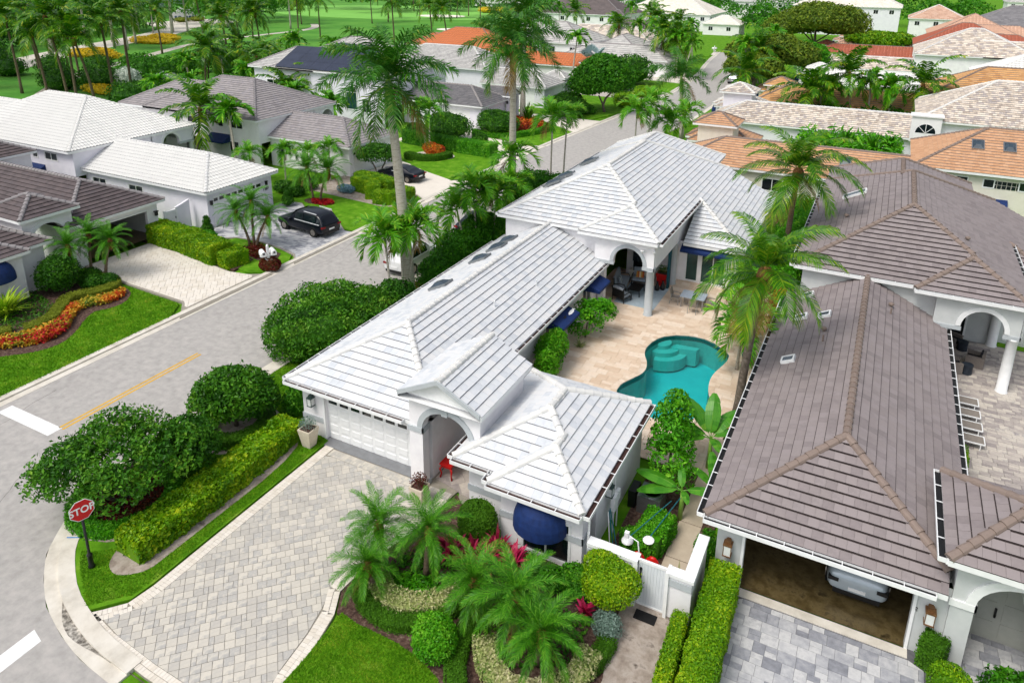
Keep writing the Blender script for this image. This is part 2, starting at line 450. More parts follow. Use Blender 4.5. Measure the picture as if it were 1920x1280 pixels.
def solidpave(base, pts, m_, w, ln, z, h, name, limit=300, rows=1, seed=3):
    """border course: bricks laid along a polyline"""
    r_ = random.Random(seed); mb = MB()
    for i in range(len(pts) - 1):
        a, b = Vector(pts[i]), Vector(pts[i + 1]); d = b - a; L = d.length
        if L < .02: continue
        d /= L; nn = Vector((-d.y, d.x)); k = max(1, int(L / ln))
        for r0 in range(rows):
            for j in range(k):
                p = a + d * (L * j / k + .004) + nn * (w * r0 + .004); q = a + d * (L * (j + 1) / k - .004) + nn * (w * r0 + .004)
                mb.prism([tuple(p), tuple(q), tuple(q + nn * (w - .008)), tuple(p + nn * (w - .008))], z - .02, z + h, r_.random())
    return mb.build(name, m_, base, kind='stuff')
# ------------------------------------------------------------------ foliage
M['lf_dark'] = leafmat('dark_glossy_leaf', ['#173a06', '#205008', '#2f650c', '#437c13', '#5d9620', '#86ab38'], .45)
M['lf_mid'] = leafmat('mid_green_leaf', ['#1f4f06', '#2d6a09', '#3e820f', '#58981c', '#7fac2c'], .45)
M['lf_lime'] = leafmat('lime_hedge_leaf', ['#3a6a05', '#548a08', '#75a30d', '#9fbb16', '#cdcf28'], .45)
M['lf_bright'] = leafmat('bright_green_leaf', ['#276006', '#388209', '#4d9a12', '#6db221', '#93c437'], .45)
M['lf_low'] = leafmat('clipped_hedge_leaf', ['#2b5008', '#3b690c', '#4c8012', '#62901e'], .6)
M['lf_olive'] = leafmat('golden_edging_leaf', ['#56650f', '#707e1c', '#87932a', '#9ba23a'], .6)
M['lf_var'] = leafmat('cream_variegated_leaf', ['#3f6a1c', '#648b33', '#a3ad6a', '#cfca9c', '#ded7b3'], .5)
M['lf_silver'] = leafmat('silver_leaf', ['#4b6658', '#6c8678', '#90a69a', '#b3c3bc'], .5)
M['lf_croton'] = leafmat('croton_leaf', ['#53200f', '#8b2f12', '#c1501a', '#d98227', '#6a6a1c', '#e3aa3a'], .45)
M['lf_dcroton'] = leafmat('dark_red_croton_leaf', ['#2a0d0b', '#481310', '#6c1a15', '#47421a', '#8e3618'], .45)
M['lf_red'] = leafmat('red_flower', ['#7f0f19', '#ad1622', '#c92a30', '#4d5a1b'], .5)
M['lf_pink'] = leafmat('magenta_ti_leaf', ['#4a0a1e', '#7c1030', '#b01b4a', '#d23c6c', '#33121a'], .4)
M['lf_mixfl'] = leafmat('mixed_croton_flower', ['#b3261a', '#cf5a22', '#d99a2c', '#c9b53a', '#6d8a25', '#4b6d1c'], .5)
M['lf_yellow'] = leafmat('yellow_flower', ['#a8921a', '#d8b516', '#e8c92b', '#7f8f24', '#c9722a'], .5)
M['lf_white'] = leafmat('white_flower', ['#4f7a3c', '#c9d6c6', '#e9efe8', '#7a9a68'], .5)
M['lf_blue'] = leafmat('blue_grey_foliage', ['#3d5f5a', '#5f8792', '#86a9bb', '#bcd0db'], .5)
M['bark'] = mat('grey_bark', ['#4d453c', '#6b6156', '#8a8075'], .9, 1, 6, bump=.5, bscale=25)
M['bark_pale'] = mat('pale_palm_trunk', ['#8b8477', '#a39c8e', '#b9b3a6', '#989083'], .85, 1, 3, bump=.4, bscale=30, stretch=(1, 1, 5))
M['bark_brown'] = mat('brown_palm_trunk', ['#4f4133', '#6d5d4b', '#887967'], .9, 1, 4, bump=.5, bscale=20, stretch=(1, 1, 6))
M['shaft'] = mat('green_crownshaft', ['#5c8a2f', '#7ba043', '#92b257'], .4, 1, 3, stretch=(1, 1, .3))
M['boot'] = mat('brown_leaf_boots', ['#5a3a1e', '#7d5630', '#9a7145'], .9, 1, 9, bump=.6)
M['fr_coco'] = leafmat('coconut_frond', ['#173d06', '#255807', '#3a730a', '#6c9616', '#b3b02c'], .35)
M['fr_royal'] = leafmat('royal_frond', ['#17410c', '#225b12', '#337318', '#528725', '#8f9634'], .38)
M['fr_date'] = leafmat('date_palm_frond', ['#1d4a07', '#2c680b', '#3f8212', '#5c9a20', '#86b238'], .4)
M['fr_xmas'] = leafmat('bright_palm_frond', ['#265f08', '#387e0c', '#509a14', '#77b026', '#b4bc36'], .38)
M['fr_dead'] = leafmat('dead_brown_frond', ['#5b4424', '#7d6234', '#9b8148', '#8a7a3a'], .8)
M['fr_silver'] = leafmat('silver_fan_frond', ['#6a8787', '#8aa5a5', '#a8bfbf', '#c2d3d2'], .5)
M['banana'] = mat('banana_leaf', ['#2c6a12', '#3f861b', '#5a9f2a', '#8fb03c'], .35, .6, 3, tint=.8, leaf=.3, stretch=(1, 8, 1))

def unit(a): return a / np.maximum(np.linalg.norm(a, axis=1, keepdims=True), 1e-6)
def clump(P, s, seed):
    q = np.random.default_rng(seed); f = np.zeros(len(P))
    for _ in range(5):
        k = q.normal(size=3) / s * 2.2; f += np.sin(P @ k + q.uniform(0, 6.28))
    return f / 5
def leaf_arr(P, N, size, rg, aspect=.5, jit=.55, base=.45, var=.28, cl=.35, cs=.7, fold=.12):
    n = len(P)
    Nn = unit(N + jit * rg.normal(size=(n, 3)))
    d = unit(np.cross(Nn, rg.normal(size=(n, 3)))); d[:, 2] -= .25; d = unit(d); s = unit(np.cross(Nn, d))
    L = size * rg.uniform(.65, 1.3, (n, 1))
    V = np.stack([P - d * L * .5, P + s * L * aspect * .5 + Nn * L * fold, P + d * L * .5, P - s * L * aspect * .5 + Nn * L * fold], 1).reshape(-1, 3)
    i = np.arange(n) * 4
    F = np.stack([np.stack([i, i + 1, i + 2], 1), np.stack([i, i + 2, i + 3], 1)], 1).reshape(-1, 3)
    T = np.clip(base + var * rg.normal(size=n) * .7 + cl * clump(P, cs, int(rg.integers(1e6))), 0, 1)
    return V, F, np.repeat(T, 2)
def join(*parts):
    Vs, Fs, Ts = [], [], []; k = 0
    for V, F, T in parts:
        Vs.append(V); Fs.append(F + k); Ts.append(T); k += len(V)
    return np.concatenate(Vs), np.concatenate(Fs), np.concatenate(Ts)
def solid_arr(mb, t=.3):
    F = []
    for f in mb.f:
        for i in range(1, len(f) - 1): F.append((f[0], f[i], f[i + 1]))
    return np.array(mb.v, dtype=float), np.array(F), np.full(len(F), t)
def blob_pts(blobs, n, rg, depth=.3, low=-.55, cull=.8):
    a = np.array([b[3] * b[4] + b[4] * b[5] + b[3] * b[5] for b in blobs]); B = np.array(blobs)
    idx = rg.choice(len(blobs), n * 2, p=a / a.sum())
    d = unit(rg.normal(size=(n * 2, 3))); d[:, 2] = np.where(d[:, 2] < low, -d[:, 2], d[:, 2])
    far = rg.random((n * 2, 1)); r0_ = np.where(far > .93, 1 + .16 * (far - .93) / .07, 1.0)
    lump = r0_ + .10 * clump(d * B[idx, 3:4] + idx[:, None], .8, 5)[:, None]
    r_ = (1 - depth * rg.random((n * 2, 1)) ** 1.6) * lump
    P = B[idx, :3] + d * r_ * B[idx, 3:]
    N = unit(d / B[idx, 3:])
    ok = np.ones(len(P), bool)
    for k, b in enumerate(B):
        q = np.linalg.norm((P - b[:3]) / b[3:], axis=1); ok &= ~((q < cull) & (idx != k))
    P, N = P[ok][:n], N[ok][:n]
    return P, N
def bush(name, label, cat, blobs, n, size, m_, core=.8, group=None, loc=(0, 0, 0), aspect=.5, jit=.55, depth=.3, base=.45, trunk=None, seed=None, cl=.35, low=-.55, cull=.8, gap=None):
    """blobs relative to loc; one mesh thing, or trunk + crown when trunk limbs are given"""
    rg = np.random.default_rng(seed if seed is not None else rnd.randrange(10**6))
    P, N = blob_pts(blobs, n, rg, depth, low, cull)
    if gap is not None: ok = clump(P, gap[0], 21) > gap[1]; P, N = P[ok], N[ok]
    A = [leaf_arr(P, N, size, rg, aspect, jit, base, cl=cl)]
    if core:
        mb = MB()
        for b in blobs: mb.ell(b[:3], [r * core for r in b[3:]], 10, 6)
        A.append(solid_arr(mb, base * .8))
    V, F, T = join(*A)
    if trunk is None:
        return tag(link(name, npmesh(name, V, F, T, m_), None, loc), label, cat, group)
    r0 = thing(name, label, cat, loc, 0, group)
    tb = MB()
    for pts, r1, r2_ in trunk:
        k = len(pts); tb.tube(pts, [r1 + (r2_ - r1) * i / (k - 1) for i in range(k)], 7)
    tb.build('trunk', M['bark'], r0, smooth=True)
    link('crown', npmesh('crown', V, F, T, m_), r0)
    return r0
def ribbon_hedge(name, label, pts, w, h, m_, size=.07, dens=260, closed=False, group=None, z0=0, wob=.05, cat='hedge', base=.45, jit=.5, hs=None, kind=None, cl=.3, cs=.6, aspect=.55, parent=None):
    rg = np.random.default_rng(rnd.randrange(10**6))
    if closed: pts = list(pts) + [pts[0]]
    P, N = [], []
    core = MB(); strip(core, pts, -w / 2 + .06, w / 2 - .06, z0, z0 + h - .07)
    for i in range(len(pts) - 1):
        a, b = np.array(pts[i]), np.array(pts[i + 1]); L = np.linalg.norm(b - a); d = (b - a) / max(L, 1e-6); nn = np.array([-d[1], d[0]])
        k = int(dens * L * w) + 1
        u, v = rg.random(k), rg.uniform(-.5, .5, k)
        q = a + d * (u * L)[:, None] + nn * (v * w)[:, None]
        edge = np.clip((np.abs(v) - .36) * 5, 0, 1)
        P.append(np.c_[q, np.full(k, z0 + h) - edge * .08]); N.append(np.c_[nn[0] * np.sign(v) * edge * .6, nn[1] * np.sign(v) * edge * .6, np.ones(k)])
        for sd in (-1, 1):
            k = int(dens * L * h) + 1
            u, v = rg.random(k), rg.random(k)
            q = a + d * (u * L)[:, None] + nn * sd * w / 2
            P.append(np.c_[q, z0 + v * h]); N.append(np.c_[np.full(k, nn[0] * sd), np.full(k, nn[1] * sd), np.full(k, .25)])
    if not closed:
        for e, (pa, pb) in ((0, (pts[0], pts[1])), (1, (pts[-1], pts[-2]))):
            a, b = np.array(pa), np.array(pb); d = unit((a - b)[None])[0]; nn = np.array([-d[1], d[0]]); k = int(dens * w * h) + 1
            v = rg.uniform(-.5, .5, k); q = a + nn * (v * w)[:, None] + d * .0
            P.append(np.c_[q, z0 + rg.random(k) * h]); N.append(np.c_[np.full(k, d[0]), np.full(k, d[1]), np.full(k, .25)])
    P = np.concatenate(P); N = unit(np.concatenate(N))
    P = P + N * (wob * clump(P, .5, int(rg.integers(1e6))))[:, None] + rg.normal(size=P.shape) * .02
    P[:, 2] = np.maximum(P[:, 2], z0 + .02)
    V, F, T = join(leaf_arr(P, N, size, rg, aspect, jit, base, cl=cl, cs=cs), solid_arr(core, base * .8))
    o = link(name, npmesh(name, V, F, T, m_), parent)
    if kind: o['kind'] = kind
    if parent is not None: return o
    return tag(o, label, cat, group)
def ground_plants(name, label, poly, n, size, m_, h=.3, cat='flower bed', kind='stuff', aspect=.5, base=.5, cl=.4, cs=.5, jit=.7, parent=None, z0=0, hole=None):
    rg = np.random.default_rng(rnd.randrange(10**6)); xs = [p[0] for p in poly]; ys = [p[1] for p in poly]; out = []
    while len(out) < n:
        x, y = rg.uniform(min(xs), max(xs)), rg.uniform(min(ys), max(ys))
        if inside((x, y), poly) and not (hole and inside((x, y), hole)): out.append((x, y))
    P = np.c_[np.array(out), rg.random(n) ** .6 * h + z0 + .02]
    N = np.tile([0, 0, 1.], (n, 1))
    P[:, 2] *= 1 + .35 * clump(P, .4, 3)
    V, F, T = leaf_arr(P, N, size, rg, aspect, jit, base, cl=cl, cs=cs)
    o = link(name, npmesh(name, V, F, T, m_), parent); o['kind'] = kind
    if parent is None: o['label'] = label; o['category'] = cat
    return o

# ------------------------------------------------------------------ palms
def frond(L, droop, n, ll, lw, a0, rg, up=.25, plume=0., hang=.35, base=.45, ang=55, prof=.5, rw=.022, yellow=0.):
    """one pinnate leaf along +X from the origin; a0 start elevation in degrees"""
    ts = np.linspace(0, 1, 9); ctr = [np.zeros(3)]; a = R(a0); tang = []
    for i in range(8):
        an = a - droop * (ts[i] + .06) ** 1.25; an = max(an, -1.5)
        d = np.array([math.cos(an), 0, math.sin(an)]); tang.append(d); ctr.append(ctr[-1] + d * L / 8)
    tang.append(tang[-1]); ctr = np.array(ctr); tang = np.array(tang)
    side_bend = rg.normal() * .06 * L; ctr[:, 1] += side_bend * ts ** 2
    rb = MB(); rb.tube(ctr, [rw * (1 - .75 * t) for t in ts], 4)
    A = [solid_arr(rb, min(1, base + .3))]
    V, F, T = [], [], []
    for i in range(n):
        t = .10 + .9 * (i + .5) / n
        for sd in (-1, 1):
            tt = min(.995, t + rg.uniform(-.3, .3) / n); k = min(7, int(tt * 8)); f = tt * 8 - k
            p = ctr[k] * (1 - f) + ctr[k + 1] * f; tg = tang[k]; nrm = np.array([-tg[2], 0, tg[0]])
            l_ = ll * (math.sin(math.pi * min(1, (tt * .86 + .12))) ** prof) * rg.uniform(.85, 1.1)
            g = R(ang * (1 - .45 * tt)); rise = up + (rg.uniform(-1, 1) * plume)
            d = tg * math.cos(g) + np.array([0, sd, 0]) * math.sin(g) + nrm * rise; d /= np.linalg.norm(d)
            wv = tg * (lw * .5)
            m_ = p + d * l_ * .55; m_[2] -= hang * l_ * .18; e = p + d * l_; e[2] -= hang * l_ * .75
            q = len(V); V += [p - wv * .6, p + wv * .6, m_ - wv, m_ + wv, e]
            F += [(q, q + 1, q + 3), (q, q + 3, q + 2), (q + 2, q + 3, q + 4)]
            tn = min(1, max(0, base + rg.normal() * .2 + yellow * (tt - .3))); T += [tn, tn, min(1, tn + .12)]
    A.append((np.array(V), np.array(F), np.array(T)))
    return join(*A)
PK = {  # kind: frond params, material, trunk material, count, elevations
    'coco': dict(f=dict(L=3.3, droop=1.5, n=54, ll=.85, lw=.058, hang=.7, ang=62, prof=.45), m='fr_coco', tr='bark_brown', cnt=22, el=(78, 62, 45, 28, 8, -18)),
    'royal': dict(f=dict(L=3.4, droop=1.35, n=70, ll=.82, lw=.066, plume=.7, hang=.55, ang=64, prof=.4, rw=.035), m='fr_royal', tr='bark_pale', cnt=17, el=(80, 60, 42, 26, 6, -30)),
    'date': dict(f=dict(L=1.55, droop=1.35, n=44, ll=.3, lw=.026, plume=.2, hang=.3, ang=55, prof=.35, rw=.014), m='fr_date', tr='bark_brown', cnt=34, el=(75, 58, 42, 26, 8, -14)),
    'xmas': dict(f=dict(L=1.55, droop=1.9, n=34, ll=.58, lw=.075, plume=.4, hang=.35, up=.4, ang=50, prof=.4, rw=.02), m='fr_xmas', tr='bark_pale', cnt=11, el=(75, 58, 45, 32, 15, 0)),
}
FROND = {}
def frond_mesh(kind, e, v):
    key = (kind, e, v)
    if key not in FROND:
        rg = np.random.default_rng(hash(kind) % 1000 * 0 + sum(map(ord, kind)) + e * 17 + v * 131 + 900); p = PK[kind]
        V, F, T = frond(a0=e, rg=rg, base=.42 + (.12 if e > 50 else 0) + (.16 if e < 0 else 0), yellow=.25 if e < 10 else .05, **p['f'])
        FROND[key] = npmesh('frond', V, F, T, M[p['m']])
    return FROND[key]
def crown_list(kind, rg, cnt=None):
    p = PK[kind]; cnt = cnt or p['cnt']; out = []
    for i in range(cnt):
        q = i / cnt; e = p['el'][min(5, int(q * 6))]
        out.append((i * 2.39996 + rg.normal() * .15, e, int(rg.integers(0, 2)), rg.uniform(.85, 1.08)))
    return out
FARC = {}
def far_crown(kind, v=0):
    key = (kind, v)
    if key not in FARC:
        rg = np.random.default_rng(77 + v * 31 + len(kind)); p = PK[kind]; f = dict(p['f']); f['n'] = 20; f['lw'] = f['lw'] * 2.8; f['ll'] *= 1.1
        A = []
        for az, e, _, s in crown_list(kind, rg, min(16, p['cnt'])):
            V, F, T = frond(a0=e + rg.normal() * 6, rg=rg, base=.42 + (.18 if e < 0 else 0), yellow=.2, **f)
            c, s_ = math.cos(az), math.sin(az); V = V * s; V = np.c_[V[:, 0] * c - V[:, 1] * s_, V[:, 0] * s_ + V[:, 1] * c, V[:, 2]]
            A.append((V, F, T))
        FARC[key] = npmesh('crown', *join(*A), M[p['m']])
    return FARC[key]
TRK = {}
def trunk_mesh(kind, h, lean, r0):
    mb = MB(); k = 9 if h > 3 else 6; pts = []; rad = []
    for i in range(k):
        t = i / (k - 1); pts.append((lean[0] * t ** 1.5, lean[1] * t ** 1.5, h * t))
        if kind == 'royal': rad.append(r0 * (1.25 - .5 * t) if t < .3 else r0 * (1.1 - .38 * t))
        else: rad.append(r0 * (1.35 if i == 0 else 1.05 - .3 * t))
    mb.tube(pts, rad, 10); return mb
def palm(kind, name, label, loc, h, lean=(0, 0), s=1., r0=.13, near=True, group=None, boots=False, cnt=None, rz=None, mt=None, shaft=None):
    rg = np.random.default_rng(rnd.randrange(10**6))
    r = thing(name, label, 'palm tree', loc, 0, group)
    hs = (1.5 * s if shaft is None else shaft) if kind == 'royal' else (.55 * s if kind == 'xmas' else 0)
    ht = h - hs
    tm = trunk_mesh(kind, ht, (lean[0] * ht / h, lean[1] * ht / h), r0)
    tm.build('trunk', M[mt or PK[kind]['tr']], r, smooth=True)
    top = Vector((lean[0], lean[1], h))
    if hs:
        b0 = Vector((lean[0] * ht / h, lean[1] * ht / h, ht))
        MB().tube([b0 - Vector((0, 0, .05)), b0 + (top - b0) * .25, b0 + (top - b0) * .7, top], [r0 * .78, r0 * (1.0 if kind == 'royal' else .95), r0 * .7, r0 * .4], 9).build('crownshaft', M['shaft'], r, smooth=True)
    if boots:
        MB().ell((top.x, top.y, top.z - .25 * s), (r0 * 1.9, r0 * 1.9, .42 * s), 9, 6).build('leaf_boots', M['boot'], r)
    if near:
        for az, e, v, sc in crown_list(kind, rg, cnt):
            o = link('frond', frond_mesh(kind, e, v), r, (top.x, top.y, top.z - (.12 if e < 10 else 0)), az); o.scale = (s * sc,) * 3
        for k in range({'coco': 3, 'royal': 1, 'date': 2, 'xmas': 1}[kind]):
            key = (kind, 'dead')
            if key not in FROND: f = dict(PK[kind]['f']); f['droop'] = .7; f['hang'] = 1.0; f['n'] = int(f['n'] * .7); FROND[key] = npmesh('dead_frond', *frond(a0=-38, rg=np.random.default_rng(5), **f), M['fr_dead'])
            o = link('dead_frond', FROND[key], r, (top.x, top.y, top.z - .2), rg.uniform(0, 6.28)); o.scale = (s * rg.uniform(.6, .85),) * 3
    else:
        o = link('crown', far_crown(kind, int(rg.integers(0, 3))), r, tuple(top), rg.uniform(0, 6.28)); o.scale = (s,) * 3
    return r
def fan_palm(name, label, loc, h, s=1., group=None, m_='fr_silver'):
    rg = np.random.default_rng(rnd.randrange(10**6)); r = thing(name, label, 'palm tree', loc, 0, group)
    MB().tube([(0, 0, 0), (.05, 0, h * .5), (0, 0, h)], [.22, .19, .17], 8).build('trunk', M['bark_pale'], r, smooth=True)
    A = []
    for i in range(18):
        az = i * 2.4; el = R(rg.uniform(-20, 75)); d = np.array([math.cos(az) * math.cos(el), math.sin(az) * math.cos(el), math.sin(el)])
        c = d * .9; sv = np.array([-math.sin(az), math.cos(az), 0]); uv = np.cross(d, sv); V, F, T = [], [], []
        for j in range(16):
            a = R(-120 + 240 * j / 15); q = (d * math.cos(a) + sv * math.sin(a)); l_ = rg.uniform(.75, .95); w = np.cross(q, uv) * .07
            e = c + q * l_; e[2] -= .12; k = len(V); V += [c, c + q * l_ * .6 - w, c + q * l_ * .6 + w, e]; F += [(k, k + 1, k + 2), (k + 1, k + 3, k + 2)]; T += [rg.uniform(.2, .9)] * 2
        A.append((np.array(V), np.array(F), np.array(T)))
    o = link('crown', npmesh('crown', *join(*A), M[m_]), r, (0, 0, h)); o.scale = (s,) * 3
    return r
def banana(name, label, loc, h, leaves, group=None, s=1.):
    rg = np.random.default_rng(rnd.randrange(10**6)); r = thing(name, label, 'plant', loc, 0, group)
    MB().tube([(0, 0, 0), (.03, 0, h * .6), (0, .02, h)], [.1, .085, .05], 8).build('stem', M['shaft'], r, smooth=True)
    for az, el, L, dr in leaves:
        mb = MB(); n = 10; pts = [np.array([0, 0, 0.])]; a = R(el)
        for i in range(n):
            an = a - dr * (i / n) ** 1.3; pts.append(pts[-1] + np.array([math.cos(an), 0, math.sin(an)]) * L / n)
        for i in range(n):
            def W(t): return L * .17 * (max(0, math.sin(math.pi * min(1, max(0, (t - .1) / .92)))) ** .5)
            w0, w1 = W(i / n), W((i + 1) / n); tr = rg.uniform(.9, 1.05)
            for sd in (-1, 1):
                p, q = pts[i], pts[i + 1]
                mb.face([p, q, q + [0, sd * w1 * tr, -w1 * .28 + .02], p + [0, sd * w0, -w0 * .28 + .02]][::sd], min(1, max(0, .45 + rg.normal() * .2)))
        mb.tube([p - [0, 0, .012] for p in pts], [.02 * (1 - .08 * i) for i in range(n + 1)], 4, .95)
        mb.build('leaf', M['banana'], r, (0, 0, h), az)
    return r
def spiky(name, label, loc, n, L, m_, group=None, w=.06, el=(25, 85), s=1, droop=.9, cat='plant'):
    """rosette of strap leaves"""
    rg = np.random.default_rng(rnd.randrange(10**6)); V, F, T = [], [], []
    for i in range(n):
        az = rg.uniform(0, 6.28); a = R(rg.uniform(*el)); l_ = L * rg.uniform(.7, 1.1); p = np.array([rg.normal() * .08, rg.normal() * .08, .05]); q = [p]
        for k in range(5):
            an = a - droop * (k / 5) ** 1.4; p = p + np.array([math.cos(an) * math.cos(az), math.cos(an) * math.sin(az), math.sin(an)]) * l_ / 5; q.append(p)
        sv = np.array([-math.sin(az), math.cos(az), 0]); t = rg.uniform(.1, .95)
        for k in range(5):
            w0, w1 = w * (1 - (k / 5) ** 2), w * (1 - ((k + 1) / 5) ** 2); j = len(V)
            V += [q[k] - sv * w0, q[k] + sv * w0, q[k + 1] + sv * w1, q[k + 1] - sv * w1]; F += [(j, j + 1, j + 2), (j, j + 2, j + 3)]; T += [t, t]
    return tag(link(name, npmesh(name, np.array(V), np.array(F), np.array(T), m_), None, loc), label, cat, group)
# ------------------------------------------------------------------ houses
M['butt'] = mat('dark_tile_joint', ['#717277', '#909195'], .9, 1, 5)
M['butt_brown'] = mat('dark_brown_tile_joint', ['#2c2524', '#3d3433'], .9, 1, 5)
M['solar'] = mat('solar_panel', ['#141a2c', '#1d2438', '#262c40'], .15, 1, .6, spec=.7)
M['skyl_dark'] = mat('dark_skylight_dome', ['#22303a', '#3a4a56'], .15, 1, 2, spec=.7)
M['doorgrey'] = mat('grey_green_door', ['#a3a69f', '#adafa8'], .6, 1, 3)
M['garfloor'] = mat('brown_epoxy_floor', ['#3b3019', '#4f4328', '#625538', '#2f2717'], .3, 1, 2.2, spec=.5)
M['copper'] = mat('copper_lantern', ['#6d4b30', '#8f6a48'], .5, 1, 8, metal=.4)
M['lampglass'] = mat('frosted_lamp_glass', ['#d3d6d4', '#e2e4e2'], .3, 1, 5)
M['verdigris'] = mat('green_grey_lantern', ['#33423f', '#4b5f5c'], .5, 1, 8)

class House:
    def __init__(s, name, label, cat, loc, rz, flip, wall, group=None):
        s.root = thing(name, label, cat, loc, rz, group); s.flip = flip; s.wall_m = wall; s.planes = []; s.caps = []
        s.loc = Vector(loc); s.rz = rz
    def b(s, mb, name, mats, parent=None, smooth=False, kind=None):
        if s.flip: mb.flipx()
        return mb.build(name, mats, parent or s.root, smooth=smooth, kind=kind)
    def wall(s, p0, p1, z0, z1, ops=(), th=.2, m_=None, name='wall', arch_trim=None, parent=None):
        mb = MB(); a = Vector(p0); d = Vector(p1) - a; L = d.length; d /= L; nn = Vector((-d.y, d.x))
        def P(q, dp, z): v = a + d * min(max(q, .004), L - .004) + nn * dp; return (v.x, v.y, z)
        ss = sorted({0, L} | {max(0, min(L, o[i])) for o in ops for i in (0, 1)})
        def ztop(o): return o[3] + (o[4] if len(o) > 4 else 0)
        zs = sorted({z0, z1} | {max(z0, min(z1, z)) for o in ops for z in (o[2], ztop(o))})
        def solid(i, j):
            if i < 0 or j < 0 or i >= len(ss) - 1 or j >= len(zs) - 1: return False
            cs, cz = (ss[i] + ss[i + 1]) / 2, (zs[j] + zs[j + 1]) / 2
            return not any(o[0] < cs < o[1] and o[2] < cz < ztop(o) for o in ops)
        for i in range(len(ss) - 1):
            for j in range(len(zs) - 1):
                if not solid(i, j): continue
                x0, x1, y0, y1 = ss[i], ss[i + 1], zs[j], zs[j + 1]
                mb.face([P(x0, 0, y0), P(x1, 0, y0), P(x1, 0, y1), P(x0, 0, y1)])
                mb.face([P(x1, th, y0), P(x0, th, y0), P(x0, th, y1), P(x1, th, y1)])
                if not solid(i - 1, j): mb.face([P(x0, th, y0), P(x0, 0, y0), P(x0, 0, y1), P(x0, th, y1)])
                if not solid(i + 1, j): mb.face([P(x1, 0, y0), P(x1, th, y0), P(x1, th, y1), P(x1, 0, y1)])
                if not solid(i, j + 1): mb.face([P(x0, 0, y1), P(x1, 0, y1), P(x1, th, y1), P(x0, th, y1)])
                if not solid(i, j - 1): mb.face([P(x0, th, y0), P(x1, th, y0), P(x1, 0, y0), P(x0, 0, y0)])
        tb = MB()
        for o in ops:
            if len(o) < 5: continue
            c, r_, sp_, ri = (o[0] + o[1]) / 2, (o[1] - o[0]) / 2, o[3], o[4]; K = 14
            for k in range(K):
                a0, a1 = math.pi - math.pi * k / K, math.pi - math.pi * (k + 1) / K
                q0, q1 = (c + r_ * math.cos(a0), sp_ + ri * math.sin(a0)), (c + r_ * math.cos(a1), sp_ + ri * math.sin(a1)); zt = sp_ + ri
                mb.face([P(q0[0], 0, q0[1]), P(q1[0], 0, q1[1]), P(q1[0], 0, zt), P(q0[0], 0, zt)])
                mb.face([P(q1[0], th, q1[1]), P(q0[0], th, q0[1]), P(q0[0], th, zt), P(q1[0], th, zt)])
                mb.face([P(q0[0], th, q0[1]), P(q1[0], th, q1[1]), P(q1[0], 0, q1[1]), P(q0[0], 0, q0[1])])
                if arch_trim:
                    w = arch_trim; R0, R1 = (r_ + .003, ri + .003), (r_ + w, ri + w); dp = -.05
                    def T(rr, an): return (c + rr[0] * math.cos(an), sp_ + rr[1] * math.sin(an))
                    A, B, C_, D = T(R0, a0), T(R0, a1), T(R1, a1), T(R1, a0)
                    tb.face([P(A[0], dp, A[1]), P(B[0], dp, B[1]), P(C_[0], dp, C_[1]), P(D[0], dp, D[1])])
                    tb.face([P(D[0], dp, D[1]), P(C_[0], dp, C_[1]), P(C_[0], .01, C_[1]), P(D[0], .01, D[1])])
                    tb.face([P(B[0], dp, B[1]), P(A[0], dp, A[1]), P(A[0], .01, A[1]), P(B[0], .01, B[1])])
        o_ = s.b(mb, name, m_ or s.wall_m, parent)
        if tb.f: s.b(tb, 'arch_trim', M['band'] if arch_trim and s.trim_grey else M['white'], o_ if not parent else parent)
        return o_
    trim_grey = True; jw = .022
    def window(s, p0, p1, s0, s1, z0, z1, mull=1, rows=1, glass='glass', out=.0, dp=.06, name='window', frame=None, arch=False):
        a = Vector(p0); d = (Vector(p1) - a).normalized(); nn = Vector((-d.y, d.x)); fb = MB(); pb = MB()
        def P(q, e, z): v = a + d * q + nn * (e - out); return (v.x, v.y, z)
        def bar(q0, q1, y0, y1, e0=-.03, e1=.06):
            fb.hexa([P(q0, e0, y0), P(q1, e0, y0), P(q1, e1, y0), P(q0, e1, y0), P(q0, e0, y1), P(q1, e0, y1), P(q1, e1, y1), P(q0, e1, y1)])
        w = .07
        bar(s0 - .02, s0 + w, z0, z1); bar(s1 - w, s1 + .02, z0, z1); bar(s0 + w, s1 - w, z0 - .02, z0 + w)
        if not arch: bar(s0 + w, s1 - w, z1 - w, z1 + .02)
        for k in range(1, mull + 1): q = s0 + (s1 - s0) * k / (mull + 1); bar(q - .03, q + .03, z0 + w, z1 - w, -.02)
        for k in range(1, rows): q = z0 + (z1 - z0) * k / rows; bar(s0 + w, s1 - w, q - .02, q + .02, -.015)
        pb.face([P(s0 + .02, .03, z0 + .02), P(s1 - .02, .03, z0 + .02), P(s1 - .02, .03, z1 - .02), P(s0 + .02, .03, z1 - .02)])
        if arch:
            c, r_ = (s0 + s1) / 2, (s1 - s0) / 2; K = 10
            bar(s0 + w, s1 - w, z1 - .05, z1 + .03)
            pb.face([P(c + r_ * math.cos(math.pi * k / K), .031, z1 + r_ * math.sin(math.pi * k / K)) for k in range(K + 1)])
            for k in range(K):
                a0, a1 = math.pi * k / K, math.pi * (k + 1) / K; q = [(c + rr * math.cos(an), z1 + rr * math.sin(an)) for an in (a0, a1) for rr in (r_ - w, r_ + .02)]
                fb.hexa([P(q[0][0], -.03, q[0][1]), P(q[1][0], -.03, q[1][1]), P(q[3][0], -.03, q[3][1]), P(q[2][0], -.03, q[2][1]),
                         P(q[0][0], .06, q[0][1]), P(q[1][0], .06, q[1][1]), P(q[3][0], .06, q[3][1]), P(q[2][0], .06, q[2][1])])
        o = s.b(fb, name, frame or M['white']); s.b(pb, 'pane', M[glass], o); return o
